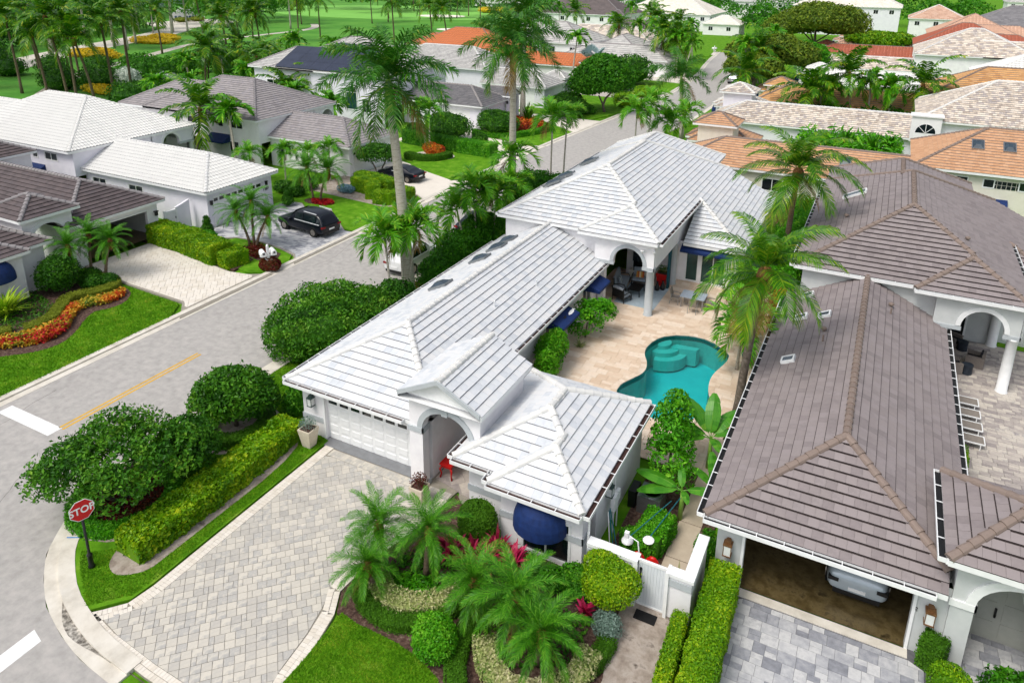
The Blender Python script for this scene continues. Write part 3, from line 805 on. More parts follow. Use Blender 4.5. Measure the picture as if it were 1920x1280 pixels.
    # ---- roofs
    def hip(s, u0, u1, v0, v1, ze, m_, axis='v', f='hip', k='hip', slope=.5, eaves='lrfk', name='roof', ex=.36, mode='flat', z_trim=.2, capm='cap_white', wt=None):
        """rectangular roof, ridge along v (or u); f/k = treatment of the two ends: hip, gable or open"""
        def S(p): return (p[1], p[0], p[2]) if axis == 'u' else p
        if axis == 'u': a0, a1, b0, b1 = v0, v1, u0, u1
        else: a0, a1, b0, b1 = u0, u1, v0, v1
        h = (a1 - a0) / 2; zr = ze + slope * h; am = (a0 + a1) / 2
        ya = b0 + h if f == 'hip' else b0; yb = b1 - h if k == 'hip' else b1
        if yb < ya: ya = yb = (ya + yb) / 2
        pl = [('l', [(a0, b1, ze), (a0, b0, ze), (am, ya, zr), (am, yb, zr)]), ('r', [(a1, b0, ze), (a1, b1, ze), (am, yb, zr), (am, ya, zr)])]
        if f == 'hip': pl.append(('f', [(a0, b0, ze), (a1, b0, ze), (am, ya, zr)]))
        if k == 'hip': pl.append(('k', [(a1, b1, ze), (a0, b1, ze), (am, yb, zr)]))
        lines = []
        if f == 'hip': lines += [((a0, b0, ze), (am, ya, zr)), ((a1, b0, ze), (am, ya, zr))]
        if k == 'hip': lines += [((a0, b1, ze), (am, yb, zr)), ((a1, b1, ze), (am, yb, zr))]
        if yb - ya > .1: lines.append(((am, ya, zr), (am, yb, zr)))
        fix = (lambda poly: [S(p) for p in poly][::-1] if axis == 'u' else poly)
        planes = []
        for tg_, poly in pl:
            q = [S(p) for p in poly]
            if axis == 'u': q = [q[1], q[0]] + q[2:][::-1]
            planes.append((tg_, q))
        lines = [(S(p), S(q)) for p, q in lines]
        gab = []
        if f == 'gable': gab.append([S((a0, b0 + .25, ze - .1)), S((a1, b0 + .25, ze - .1)), S((am, b0 + .25, zr - .06))])
        if k == 'gable': gab.append([S((a1, b1 - .25, ze - .1)), S((a0, b1 - .25, ze - .1)), S((am, b1 - .25, zr - .06))])
        return s.custom_roof([p for _, p in planes], lines, [t for t, _ in planes if t in eaves], m_, name, ex, mode, z_trim, [p for t, p in planes if t in eaves], gab, capm, wt,
                             rect=[S((a0, b0, ze)), S((a1, b0, ze)), S((a1, b1, ze)), S((a0, b1, ze))])
    def custom_roof(s, planes, lines, tags, m_, name='roof', ex=.36, mode='flat', z_trim=.2, eaves=(), gab=(), capm='cap_white', wt=None, rect=None):
        mb = MB()
        for p in planes: mb.face([(x, y, z - .012) for x, y, z in p])
        if rect: mb.face([(x, y, z - z_trim) for x, y, z in rect][::-1], .5, 1)
        for g in gab: mb.face(g, .5, 1)
        for p in eaves:
            a, b = Vector(p[0]), Vector(p[1]); d = (b - a).normalized(); o = Vector((d.y, -d.x, 0)) * .05
            dz0, dz1 = Vector((0, 0, z_trim)), Vector((0, 0, -.005))
            mb.hexa([a - dz0, a - dz0 + o, b - dz0 + o, b - dz0, a - Vector((0, 0, .005)), a + o - Vector((0, 0, .005)), b + o - Vector((0, 0, .005)), b - Vector((0, 0, .005))], .5, 1)
            mb.face([a - dz0, b - dz0, b + dz1, a + dz1], .5, 1)
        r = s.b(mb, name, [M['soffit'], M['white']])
        fx = (lambda p: (-p[0], p[1], p[2])) if s.flip else (lambda p: p)
        for p in planes:
            q = [fx(v) for v in p]
            if s.flip: q = [q[1], q[0]] + q[2:][::-1]
            s.planes.append((r, q, m_, ex, mode, wt))
        for p, q in lines: s.caps.append((r, fx(p), fx(q), capm))
        s.gut = [(r, p) for p in eaves]
        return r
    def trimcap(s, p, q):
        f = (lambda v: (-v[0], v[1], v[2])) if s.flip else (lambda v: v)
        for i, (r, a, b, c) in enumerate(s.caps):
            if (Vector(a) - Vector(f(p))).length < .02: s.caps[i] = (r, f(q), b, c)
    def gutter(s, r, edges, m_in='gutter_in', strap=.75, w=.19):
        mb = MB(); sb = MB()
        for a, b in edges:
            a, b = Vector(a), Vector(b); L = (b - a).length; d = (b - a) / L; o = Vector((d.y, -d.x, 0)); z = Vector((0, 0, 1))
            i0, i1 = a + o * .055, b + o * .055; e = -w - .02
            ext = d * w
            A, B = i0 - ext * .0, i1 + ext * .0
            q = lambda p, x, h: p + o * x + z * h
            mb.hexa([q(A, w, -.15), q(A, w + .02, -.15), q(B, w + .02, -.15), q(B, w, -.15), q(A, w, .0), q(A, w + .025, .0), q(B, w + .025, .0), q(B, w, .0)], .5, 0)
            mb.hexa([q(A, 0, -.16), q(A, w, -.16), q(B, w, -.16), q(B, 0, -.16), q(A, 0, -.09), q(A, w, -.09), q(B, w, -.09), q(B, 0, -.09)], .5, 1)
            mb.face([q(A, .0, -.165), q(B, .0, -.165), q(B, w, -.165), q(A, w, -.165)][::-1], .5, 0)
            for p in (A, B): mb.hexa([q(p - d * .01, 0, -.16), q(p - d * .01, w, -.16), q(p + d * .01, w, -.16), q(p + d * .01, 0, -.16), q(p - d * .01, 0, -.01), q(p - d * .01, w, -.01), q(p + d * .01, w, -.01), q(p + d * .01, 0, -.01)])
            n = int(L / strap)
            for k in range(1, n):
                p = A + d * (L * k / n)
                sb.hexa([q(p - d * .013, -.03, -.02), q(p - d * .013, w, -.02), q(p + d * .013, w, -.02), q(p + d * .013, -.03, -.02), q(p - d * .013, -.03, .004), q(p - d * .013, w, .004), q(p + d * .013, w, .004), q(p + d * .013, -.03, .004)])
        g = s.b(mb, 'gutter', [M['white'], M[m_in]], s.root)
        if sb.f: s.b(sb, 'gutter_straps', M['white'], g)
    def finish(s, limit=0, tw=.34, butt='butt', capsize=.4, stag=True):
        c_, s_ = math.cos(s.rz), math.sin(s.rz)
        def wpos(p): return Vector((s.loc.x + p[0] * c_ - p[1] * s_, s.loc.y + p[0] * s_ + p[1] * c_, s.loc.z + p[2]))
        full, clipped, bar = [], {}, {}
        r_ = random.Random(int(abs(s.loc.x * 7 + s.loc.y * 13)))
        for roof, poly, m_, ex, mode, wt in s.planes:
            w = wt or tw
            o = Vector(poly[0]); e = (Vector(poly[1]) - o).normalized(); n = e.cross(Vector(poly[2]) - Vector(poly[1])).normalized()
            if n.z < 0: n = -n
            sv = n.cross(e)
            p2 = [((Vector(p) - o).dot(e), (Vector(p) - o).dot(sv)) for p in poly]
            bmax = max(p[1] for p in p2); amin = min(p[0] for p in p2); amax = max(p[0] for p in p2)
            ext = [(x, y if y > .01 else -.05) for x, y in p2]
            if area(ext) < 0: ext = ext[::-1]
            nc = int(bmax / ex) + 1
            if mode == 'barrel':
                V = bar.setdefault((roof, m_), MB())
                def arange(b):
                    xs = []
                    for i in range(len(ext)):
                        p, q = ext[i], ext[(i + 1) % len(ext)]
                        if (p[1] - b) * (q[1] - b) <= 0 and p[1] != q[1]: xs.append(p[0] + (b - p[1]) / (q[1] - p[1]) * (q[0] - p[0]))
                    return (min(xs), max(xs)) if xs else None
                for j in range(nc):
                    b0, b1 = max(-.049, j * ex - .04), min(bmax - .002, j * ex + ex)
                    if b1 <= b0: continue
                    A0, A1 = arange(b0), arange(b1)
                    if not A0 or not A1: continue
                    k0 = math.floor(min(A0[0], A1[0]) / (w / 4)); k1 = math.ceil(max(A0[1], A1[1]) / (w / 4)); prev = None
                    for k in range(k0, k1 + 1):
                        a = k * w / 4; hgt_ = (.0, .055, .085, .055)[k % 4]
                        x0, x1 = min(max(a, A0[0]), A0[1]), min(max(a, A1[0]), A1[1])
                        P0 = o + e * x0 + sv * b0 + n * (.05 + hgt_); P1 = o + e * x1 + sv * b1 + n * (.02 + hgt_); Pb = o + e * x0 + sv * b0
                        if prev:
                            if k % 4 == 1: tt = r_.random()
                            else: tt = V.t[-1] if V.t else .5
                            V.face([prev[0], P0, P1, prev[1]], tt); V.face([prev[2], Pb, P0, prev[0]], .2, 1)
                        prev = (P0, P1, Pb)
                continue
            for j in range(nc):
                b0, b1 = j * ex - .05, j * ex + ex - .05
                off = (r_.choice([.5, .35, .65]) if j % 2 else 0) * w if stag else 0
                a = math.floor((amin - off) / w) * w + off
                while a < amax:
                    g = .0025
                    q = [(a + g, b0), (a + w - g, b0), (a + w - g, b1), (a + g, b1)]
                    cl = clip_convex(q, ext)
                    if cl:
                        ar = abs(area(cl)); tt = r_.random()
                        if ar > .995 * (w - 2 * g) * ex: full.append((roof, o, e, sv, n, a + g, b0, w - 2 * g, ex, m_, tt))
                        elif ar > .002: clipped.setdefault((roof, m_), []).append((o, e, sv, n, cl, b0, ex, tt))
                    a += w
        if limit:
            full.sort(key=lambda t: (wpos(t[1] + t[2] * t[5] + t[3] * t[6]) - CAMXY).length)
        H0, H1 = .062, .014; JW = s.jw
        cache = {}
        for t in full[:limit]:
            roof, o, e, sv, n, a, b, w, ex, m_, tt = t
            key = (m_.name, round(w, 3), ex, int(tt * 12))
            if key not in cache:
                b_ = MB(); x1, y1 = w, ex
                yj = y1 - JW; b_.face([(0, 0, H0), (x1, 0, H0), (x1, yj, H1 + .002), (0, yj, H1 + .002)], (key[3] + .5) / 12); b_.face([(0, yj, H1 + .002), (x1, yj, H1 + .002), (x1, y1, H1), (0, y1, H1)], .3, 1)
                b_.face([(0, 0, 0), (x1, 0, 0), (x1, 0, H0), (0, 0, H0)], .2, 1)
                b_.face([(x1, 0, 0), (x1, y1, 0), (x1, y1, H1), (x1, 0, H0)], .2); b_.face([(0, y1, 0), (0, 0, 0), (0, 0, H0), (0, y1, H1)], .2)
                b_.face([(x1, y1, 0), (0, y1, 0), (0, y1, H1), (x1, y1, H1)], .2, 1)
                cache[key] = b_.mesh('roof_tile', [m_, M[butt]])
            ob = bpy.data.objects.new('roof_tile', cache[key]); COL.objects.link(ob); ob.parent = roof
            jz = r_.uniform(-.0015, .0025)
            mt = Matrix((e, sv, n)).transposed().to_4x4(); mt.translation = o + e * a + sv * b + n * jz; ob.matrix_local = mt
        fld = {}
        for t in full[limit:]:
            roof, o, e, sv, n, a, b, w, ex, m_, tt = t; q = fld.setdefault((roof, m_), MB())
            P = lambda x, y, h: o + e * x + sv * y + n * h
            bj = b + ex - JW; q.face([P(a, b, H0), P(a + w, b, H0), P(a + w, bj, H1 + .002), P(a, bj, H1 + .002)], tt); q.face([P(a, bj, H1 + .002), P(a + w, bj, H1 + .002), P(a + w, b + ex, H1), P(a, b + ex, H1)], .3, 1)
            q.face([P(a, b, 0), P(a + w, b, 0), P(a + w, b, H0), P(a, b, H0)], .2, 1)
        for (roof, m_), L in clipped.items():
            q = fld.setdefault((roof, m_), MB())
            for o, e, sv, n, cl, b0, ex, tt in L:
                hh = lambda y: H0 + (H1 - H0) * (y - b0) / ex
                P = lambda p, h: o + e * p[0] + sv * p[1] + n * h
                q.face([P(p, hh(p[1])) for p in cl], tt)
                for i in range(len(cl)):
                    p, p_ = cl[i], cl[(i + 1) % len(cl)]
                    if abs(p[1] - b0) < 1e-4 and abs(p_[1] - b0) < 1e-4: q.face([P(p, 0), P(p_, 0), P(p_, H0), P(p, H0)], .2, 1)
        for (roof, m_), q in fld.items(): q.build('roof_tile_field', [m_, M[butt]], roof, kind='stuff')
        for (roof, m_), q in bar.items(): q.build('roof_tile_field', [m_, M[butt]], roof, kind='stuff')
        # ridge and hip tiles
        cm = {}; cf = {}; ncap = 0
        for roof, p, q, capm in s.caps:
            p, q = Vector(p), Vector(q); L = (q - p).length; d = (q - p) / L; k = max(1, round(L / capsize))
            sd_ = d.cross(Vector((0, 0, 1))).normalized(); nz = sd_.cross(d)
            for i in range(k):
                ncap += 1; o = p + d * (L * i / k)
                if limit and ncap <= 300:
                    key = (capm, L / k if abs(L / k - capsize) > .03 else capsize, ncap % 5)
                    if key not in cm:
                        b_ = MB(); s._cap(b_, Vector((0, 0, 0)), Vector((1, 0, 0)), Vector((0, -1, 0)), Vector((0, 0, 1)), key[1], key[2] / 5); cm[key] = b_.mesh('ridge_tile', [M[capm], M['butt_brown' if 'tan' in capm else 'butt']])
                    ob = bpy.data.objects.new('ridge_tile', cm[key]); COL.objects.link(ob); ob.parent = roof
                    mt = Matrix((d, -sd_, nz)).transposed().to_4x4(); mt.translation = o; ob.matrix_local = mt
                else:
                    s._cap(cf.setdefault((roof, capm), MB()), o, d, sd_, nz, L / k, r_.random())
        for (roof, capm), q in cf.items(): q.build('ridge_tiles', [M[capm], M['butt_brown' if 'tan' in capm else 'butt']], roof, kind='stuff')
    @staticmethod
    def _cap(b_, o, d, sd_, nz, L, tt):
        K = 5; r0, r1 = .15, .125; A, B = [], []
        for i in range(K + 1):
            an = math.pi * i / K
            A.append(o + sd_ * r0 * math.cos(an) + nz * (r0 * .8 * math.sin(an) + .035)); B.append(o + d * (L * 1.04) + sd_ * r1 * math.cos(an) + nz * (r1 * .8 * math.sin(an) + .01))
        for i in range(K): b_.face([A[i + 1], A[i], B[i], B[i + 1]], tt)
        b_.face([A[0]] + A[1:], tt)
        b_.face([A[0], A[0] - nz * .05, B[0] - nz * .05, B[0]], tt); b_.face([A[-1], B[-1], B[-1] - nz * .05, A[-1] - nz * .05], tt)
    # ---- fittings
    def garage_door(s, u0, u1, v, z0, z1, cols=8, rows=5, glass=True):
        mb = MB().box(u0, v, z0, u1, v + .06, z1); r = s.b(mb, 'garage_door', M['white'])
        cw, rh = (u1 - u0) / cols, (z1 - z0) / rows; pm = {}
        for j in range(rows):
            for i in range(cols):
                top = j == rows - 1 and glass; key = 'w' if top else 'p'
                if key not in pm:
                    b_ = MB(); a, c = cw / 2 - .06, rh / 2 - .05
                    if top: b_.box(-a * .9, -.012, -c * .62, a * .9, .002, c * .62)
                    else:
                        b_.v = [(-a, 0, -c), (a, 0, -c), (a, 0, c), (-a, 0, c), (-a + .04, -.022, -c + .04), (a - .04, -.022, -c + .04), (a - .04, -.022, c - .04), (-a + .04, -.022, c - .04)]
                        b_.f = [(0, 1, 5, 4), (1, 2, 6, 5), (2, 3, 7, 6), (3, 0, 4, 7), (4, 5, 6, 7)]; b_.t = [.5] * 5; b_.mi = [0] * 5
                    pm[key] = b_.mesh('window_pane' if top else 'door_panel', M['glass'] if top else M['white'])
                o = bpy.data.objects.new('window_pane' if top else 'door_panel', pm[key]); COL.objects.link(o); o.parent = r
                x = u0 + cw * (i + .5); o.location = (-x if s.flip else x, v - .002, z0 + rh * (j + .5))
        return r
    def band(s, segs, z0, z1, dp=.04, m_='band', name='wall_band'):
        for p0, p1 in segs:
            mb = MB(); a, b = Vector(p0), Vector(p1); d = (b - a).normalized(); o = Vector((d.y, -d.x)) * dp
            q = [a - o * .2 - d * dp, a + o - d * dp, b + o + d * dp, b - o * .2 + d * dp]
            mb.hexa([(p.x, p.y, z0) for p in q] + [(p.x, p.y, z1) for p in q]); s.b(mb, name, M[m_])
    def awning(s, p0, p1, zt, drop, proj, m_='navy', name='awning', val=.15):
        a, b = Vector(p0), Vector(p1); d = (b - a).normalized(); o = Vector((d.y, -d.x)) * proj
        A, B, C_, D = (a.x, a.y, zt), (b.x, b.y, zt), (b.x + o.x, b.y + o.y, zt - drop), (a.x + o.x, a.y + o.y, zt - drop)
        lo = lambda p, z: (p[0], p[1], z)
        mb = MB(); zb = zt - drop - val
        mb.face([D, C_, B, A]); mb.face([lo(D, zb), lo(C_, zb), C_, D]); mb.face([lo(A, zb), lo(D, zb), D, A]); mb.face([lo(C_, zb), lo(B, zb), B, C_])
        mb.face([(p[0], p[1], p[2] - .02) for p in (A, B, C_, D)])
        return s.b(mb, name, M[m_])
    def dome_awning(s, p0, p1, zb, rise, proj, name='dome_awning'):
        a, b = Vector(p0), Vector(p1); d = (b - a); w = d.length / 2; d = d.normalized(); o = Vector((d.y, -d.x)); c = (a + b) / 2; mb = MB()
        nu, nv = 12, 7; G = []
        for j in range(nv + 1):
            ph = math.pi / 2 * j / nv; row = []
            for i in range(nu + 1):
                th = math.pi * i / nu
                x = -w * math.cos(th) * math.cos(ph) ** .8; y = proj * math.sin(th) * math.cos(ph) ** .8; z = zb + rise * math.sin(ph)
                if i % 2 == 0: y *= 1.0
                row.append((c.x + d.x * x + o.x * y, c.y + d.y * x + o.y * y, z))
            G.append(row)
        for j in range(nv):
            for i in range(nu): mb.face([G[j][i], G[j][i + 1], G[j + 1][i + 1], G[j + 1][i]], .3 + .4 * (i % 2))
        for i in range(nu):
            p, q = G[0][i], G[0][i + 1]; mb.face([(p[0], p[1], zb - .14), (q[0], q[1], zb - .14), q, p])
        return s.b(mb, name, M['navy'], smooth=True)
    def lantern(s, u, v, z, m1='verdigris', m2='lampglass', sc=1., out=(0, -1)):
        mb = MB(); w = .11 * sc
        def B(x0, x1, y0, y1, z0, z1, mi=0):
            if out[0]: mb.box(min(u + out[0] * y0, u + out[0] * y1), v + x0, z + z0, max(u + out[0] * y0, u + out[0] * y1), v + x1, z + z1, .5, mi)
            else: mb.box(u + x0, v - y1, z + z0, u + x1, v - y0, z + z1, .5, mi)
        B(-w * .5, w * .5, 0, .04, -.2 * sc, .25 * sc); B(-w, w, .05, .05 + 2 * w, -.22 * sc, .12 * sc, 1)
        B(-w * 1.2, w * 1.2, .03, .07 + 2 * w, .12 * sc, .18 * sc); B(-w * .7, w * .7, .07, .05 + 1.6 * w, .18 * sc, .27 * sc); B(-w * 1.15, w * 1.15, .03, .07 + 2 * w, -.26 * sc, -.22 * sc)
        for sx in (-1, 1): B(sx * w - .012, sx * w + .012, .05 + 2 * w - .01, .05 + 2 * w + .012, -.22 * sc, .12 * sc)
        return s.b(mb, 'wall_lantern', [M[m1], M[m2]])
    def skylight(s, p, e, sv, n, w, l, h=.14, dark=False, white=True):
        """p centre on the roof; frame plus glass"""
        p, e, sv, n = Vector(p), Vector(e).normalized(), Vector(sv).normalized(), Vector(n).normalized()
        Q = lambda a, b, c: p + e * a + sv * b + n * c
        def bx(mb, a0, a1, b0, b1, c0, c1): mb.hexa([Q(a0, b0, c0), Q(a1, b0, c0), Q(a1, b1, c0), Q(a0, b1, c0), Q(a0, b0, c1), Q(a1, b0, c1), Q(a1, b1, c1), Q(a0, b1, c1)])
        fb = MB(); a, b = w / 2, l / 2; t = .07
        bx(fb, -a, a, -b, -b + t, 0, h); bx(fb, -a, a, b - t, b, 0, h); bx(fb, -a, -a + t, -b + t, b - t, 0, h); bx(fb, a - t, a, -b + t, b - t, 0, h)
        r = s.b(fb, 'skylight', M['white'] if white else M['alu'])
        g = MB(); hh = h * .8; a -= t; b -= t
        if dark:
            ap = [Q(-a * .4, -b * .4, h + .16), Q(a * .4, -b * .4, h + .16), Q(a * .4, b * .4, h + .16), Q(-a * .4, b * .4, h + .16)]; lo = [Q(-a, -b, hh), Q(a, -b, hh), Q(a, b, hh), Q(-a, b, hh)]
            for i in range(4): g.face([lo[i], lo[(i + 1) % 4], ap[(i + 1) % 4], ap[i]])
            g.face(ap)
        else: g.face([Q(-a, -b, hh), Q(a, -b, hh), Q(a, b, hh), Q(-a, b, hh)])
        s.b(g, 'skylight_pane', M['skyl_dark'], r); return r
    def vent(s, p, kind=0, m_=None):
        mb = MB()
        if kind == 0: mb.lathe([(.06, -.1), (.06, .1), (.13, .1), (.13, .17), (.06, .22)], p, 10)
        else: mb.lathe([(.04, -.1), (.04, .3)], p, 8)
        return s.b(mb, 'roof_vent', M[m_] if m_ else M['cap_tan'])

def slope_frame(side, slope=.5):
    """unit e (along eave), s (up slope), n for side l/r/f/k"""
    k = 1 / math.sqrt(1 + slope * slope)
    return {'l': ((0, -1, 0), (k, 0, slope * k), (-slope * k, 0, k)), 'r': ((0, 1, 0), (-k, 0, slope * k), (slope * k, 0, k)),
            'f': ((1, 0, 0), (0, k, slope * k), (0, -slope * k, k)), 'k': ((-1, 0, 0), (0, -k, slope * k), (0, slope * k, k))}[side]

def villa(name, label, loc, rz, flip, wall, tile, detail=0, lift=0., bv=18.65, bz=4.8, bw=(.2, 10.95), blen=18.8, mode='flat', garage='door', door=(1.5, 6.4), portico='hip', pz=4.1, pu=(6.75, 10.6), guest=True, ext=True,
          tile2=None, capm='cap_white', limit=0, butt='butt', rear=True, ex=.36, tw=.34, navy=True, side_win=True, group=None, porch_arch=True, gutters=False, trim=True, rearw=9.6, side_garage=False, wlen=None, jw=.014):
    h = House(name, label, 'house', (loc[0], loc[1], loc[2] if len(loc) > 2 else 0), rz, flip, wall, group); h.jw = jw
    h.trim_grey = trim
    t2 = tile2 or tile
    K = dict(ex=ex, mode=mode, capm=capm)
    zb = -lift - .05
    zw = 2.85
    # wing
    if detail and portico:
        uc, vc, ve = (6.5 if portico == 'gable' else 7.0), 3.5, bv + 1.2; zc = zw + .5 * (7.6 - uc); za = zw + 1.9
        pl_ = [[(0, ve, zw), (0, 0, zw), (3.8, 3.8, za), (3.8, ve, za)], [(7.6, vc, zw), (7.6, ve, zw), (3.8, ve, za), (3.8, 3.8, za), (uc, 7.6 - uc, zc)], [(0, 0, zw), (uc, 0, zw), (uc, 7.6 - uc, zc), (3.8, 3.8, za)]]
        r1 = h.custom_roof(pl_, [((0, 0, zw), (3.8, 3.8, za)), ((uc, 7.6 - uc, zc), (3.8, 3.8, za)), ((3.8, 3.8, za), (3.8, ve, za))], '', tile, 'roof', ex, mode, .2, [p for p in pl_], (), capm, None, [(0, 0, zw), (uc, 0, zw), (uc, vc, zw), (7.6, vc, zw), (7.6, ve, zw), (0, ve, zw)])
    else: r1 = h.hip(0, 7.6, 0, bv + 1.2, zw, tile, f='hip', k='open', eaves='lrf', **K); e1 = [p for _, p in h.gut]
    ops = [(door[0] - .4, door[1] - .4, zb, 2.15)] if garage in ('door', 'open') else []
    fw_ = h.wall((.4, .45), (7.2, .45), zb, 2.72, ops, .25)
    lw = []
    if side_win: lw = [(7.5, 9.3, .95, 2.15), (12.2, 14.0, .95, 2.15)]
    L_ = bv + .3 - .45
    if side_garage: lw = [(L_ - 6.6, L_ - 1.6, zb, 2.15)]
    h.wall((.4, bv + .3), (.4, .45), zb, 2.72, [(L_ - b, L_ - a, c, d) for a, b, c, d in lw] if not side_garage else lw, .2)
    if side_win and not side_garage:
        for a, b, c, d in lw: h.window((.4, bv + .3), (.4, .45), L_ - b, L_ - a, c, d, 1, dp=.06)
    if side_garage:
        mb = MB(); mb.box(.5, .45 + 1.6, zb, .56, .45 + 6.6, 2.15); h.b(mb, 'garage_door', M['white'])
        for k in range(1, 4): h.b(MB().box(.485, 2.2, zb + .55 * k, .5, 6.9, zb + .55 * k + .03), 'door_rail', M['white'], )
    rw = [(bv + .05 - .45 - 8.2 + 2, bv + .05 - .45 - 6.4 + 2, .3, 2.1)] if detail else []
    rwall = [(11.2, 13.0, .25, 2.15), (16.4, 17.8, .1, 2.15)] if detail else []
    h.wall((7.2, .45), (7.2, bv + .3), zb, 2.72, [(a - .45, b - .45, c, d) for a, b, c, d in rwall], .2)
    for a, b, c, d in rwall:
        h.window((7.2, .45), (7.2, bv + .3), a - .45, b - .45, c, d, 1)
        if navy: h.awning((7.2, a - .2), (7.2, b + .2), 2.6, .4, 1.15)
    if garage == 'door': h.garage_door(door[0], door[1], .62, zb + .03, 2.12)
    if garage == 'open':
        mb = MB(); x0, x1 = .65, 6.95
        mb.face([(x0, .5, .012), (x1, .5, .012), (x1, 7.5, .012), (x0, 7.5, .012)], .5, 0)
        mb.face([(x0, 7.5, 0), (x1, 7.5, 0), (x1, 7.5, 2.7), (x0, 7.5, 2.7)][::-1], .5, 1); mb.face([(x0, .72, 2.7), (x1, .72, 2.7), (x1, 7.5, 2.7), (x0, 7.5, 2.7)][::-1], .5, 1)
        mb.face([(x0, .72, 0), (x0, 7.5, 0), (x0, 7.5, 2.7), (x0, .72, 2.7)][::-1], .5, 1); mb.face([(x1, 7.5, 0), (x1, .72, 0), (x1, .72, 2.7), (x1, 7.5, 2.7)][::-1], .5, 1)
        h.b(mb, 'garage_interior', [M['garfloor'], M['stucco_grey']])
    if garage in ('door', 'open'):
        mb = MB(); a, b = door
        mb.box(a - .09, .40, zb, a, .44, 2.24); mb.box(b, .40, zb, b + .09, .44, 2.24); mb.box(a, .40, 2.15, b, .44, 2.24)
        h.b(mb, 'door_surround', M['white'])
    # main block
    u0, u1 = bw; v0, v1 = bv, bv + blen
    r2 = h.hip(u0, u1, v0, v1, bz, t2, eaves='lrf' if not ext else 'lf', **K); e2 = [p for _, p in h.gut]
    half = (u1 - u0) / 2
    pf2 = v0 + .15
    if porch_arch and detail:
        h.hip(6.0, u1 + .003, v0 - .5, v0 + 2.4, bz + .004, t2, f='hip', k='open', eaves='lf', **K); pf2 = v0 - .35
        hb = (u1 - 6.0) / 2; h.trimcap((u1, v0, bz), (u1 - hb, v0 + hb, bz + hb / 2))
        h.wall((7.0, v0 + .15), (7.0, pf2), 2.95, bz - .13, (), .2)
    if rear:
        h.hip(u0, u0 + rearw, v1 - half, v1 + 4.1, bz - .012, t2, f='open', eaves='lrk', **K)
    zt = bz - .13
    a, b = u0 + .42, u1 - .35
    pf, pk = v0 + .15, v0 + 5.3
    cw = [(2.2, 4.0, zt - 1.1, zt - .35), (5.0, 5.8, zt - 1.1, zt - .35), (7.4, 10.4, zt - 1.1, zt - .35), (3.0, 4.4, .9, 2.1), (8.4, 9.8, .9, 2.1)] if side_win else []
    LB = v1 - .4 - pf
    h.wall((a, v1 - .4 + (3.8 if rear else 0)), (a, pf), zb, zt, [(LB + (3.8 if rear else 0) - q - (w_ - q), LB + (3.8 if rear else 0) - q, c, d) for q, w_, c, d in [(x[0], x[1], x[2], x[3]) for x in cw]], .2)
    for q, w_, c, d in cw:
        LL = LB + (3.8 if rear else 0); h.window((a, v1 - .4 + (3.8 if rear else 0)), (a, pf), LL - w_, LL - q, c, d, 1 if w_ - q > 1.2 else 0)
    if navy and side_win and not detail: h.awning((a, pf + 6.9), (a, pf + 4.2), 2.75, .65, 1.1)
    h.wall((b, pk), (b, v1 - .4), zb, zt, (), .2)
    h.wall((b, v1 - .4), (a, v1 - .4), zb, zt, (), .2)
    h.wall((a, pf), (7.1, pf), 2.2, zt, (), .25)
    pw = pf; pf = pf2
    if porch_arch:
        s0, s1 = 8.2 - 7.0, 10.05 - 7.0
        h.wall((7.0, pf), (b + .1, pf), 2.95, zt, [(s0, s1, 2.9, 3.2, .95)], .3, arch_trim=.22)
        h.band([((7.0, pf), (8.2, pf))], 2.95, 3.15, .05); h.band([((10.05, pf), (b + .1, pf)), ((b + .1, pf), (b + .1, pf + .3))], 2.95, 3.15, .05)
        h.wall((b + .1, pf + .3), (b + .1, pk), 3.0, zt, (), .3)
        cm_ = M['stucco'] if h.trim_grey else M['white']
        for q in (pf + .2, pk - .2):
            h.b(MB().lathe([(.29, 0), (.29, .06), (.25, .08), (.245, 1.5), (.23, 2.86), (.28, 2.9), (.28, 2.98)], (b - .12, q, 0), 20), 'column', M['band'] if h.trim_grey else M['white'], smooth=True)
        h.b(MB().box(7.3, pf - .02, 0, 7.7, pf + .33, 2.95), 'pilaster', h.wall_m)
        h.wall((7.25, pk), (b, pk), zb, zt, [(.4, 1.9, .05, 2.2)] if detail else (), .2, name='porch_back_wall')
        if detail: h.window((7.25, pk), (b, pk), .4, 1.9, .05, 2.2, 1)
        h.b(MB().face([(7.2, pf + .3, zt - .02), (7.2, pk, zt - .02), (b + .1, pk, zt - .02), (b + .1, pf + .3, zt - .02)]), 'porch_ceiling', M['stucco_grey'])
    else:
        h.wall((7.0, pf), (b, pf), zb, zt, (), .25); h.wall((b, pf), (b, pk), zb, zt, (), .2)
    pf = pw
    if ext:
        ze2 = bz - 1.925; ux = u1 + 3.85; y0, y1 = v0 + 5.55, v1
        h.custom_roof([[(ux, y0, ze2), (ux, y1, ze2), (u1, y1, bz), (u1, y0 + 3.85, bz)], [(u1, y0, ze2), (ux, y0, ze2), (u1, y0 + 3.85, bz)]], [((ux, y0, ze2), (u1, y0 + 3.85, bz))], 'rf', t2, 'roof', ex, mode, .2,
                      eaves=[[(ux, y0, ze2), (ux, y1, ze2)], [(u1, y0, ze2), (ux, y0, ze2)]], capm=capm)
        h.wall((b, y0 + .4), (ux - .4, y0 + .4), zb, ze2 - .13, [(.5, 1.35, .1, 2.2), (1.5, 3.1, .1, 2.2)] if detail else (), .2)
        h.wall((ux - .4, y0 + .4), (ux - .4, y1 - .3), zb, ze2 - .13, (), .2)
        h.b(MB().face([(ux - .4, y1 - .3, zb), (b, y1 - .3, zb), (b, y1 - .3, bz - .1), (ux - .4, y1 - .3, ze2 - .1)]), 'end_wall', h.wall_m)
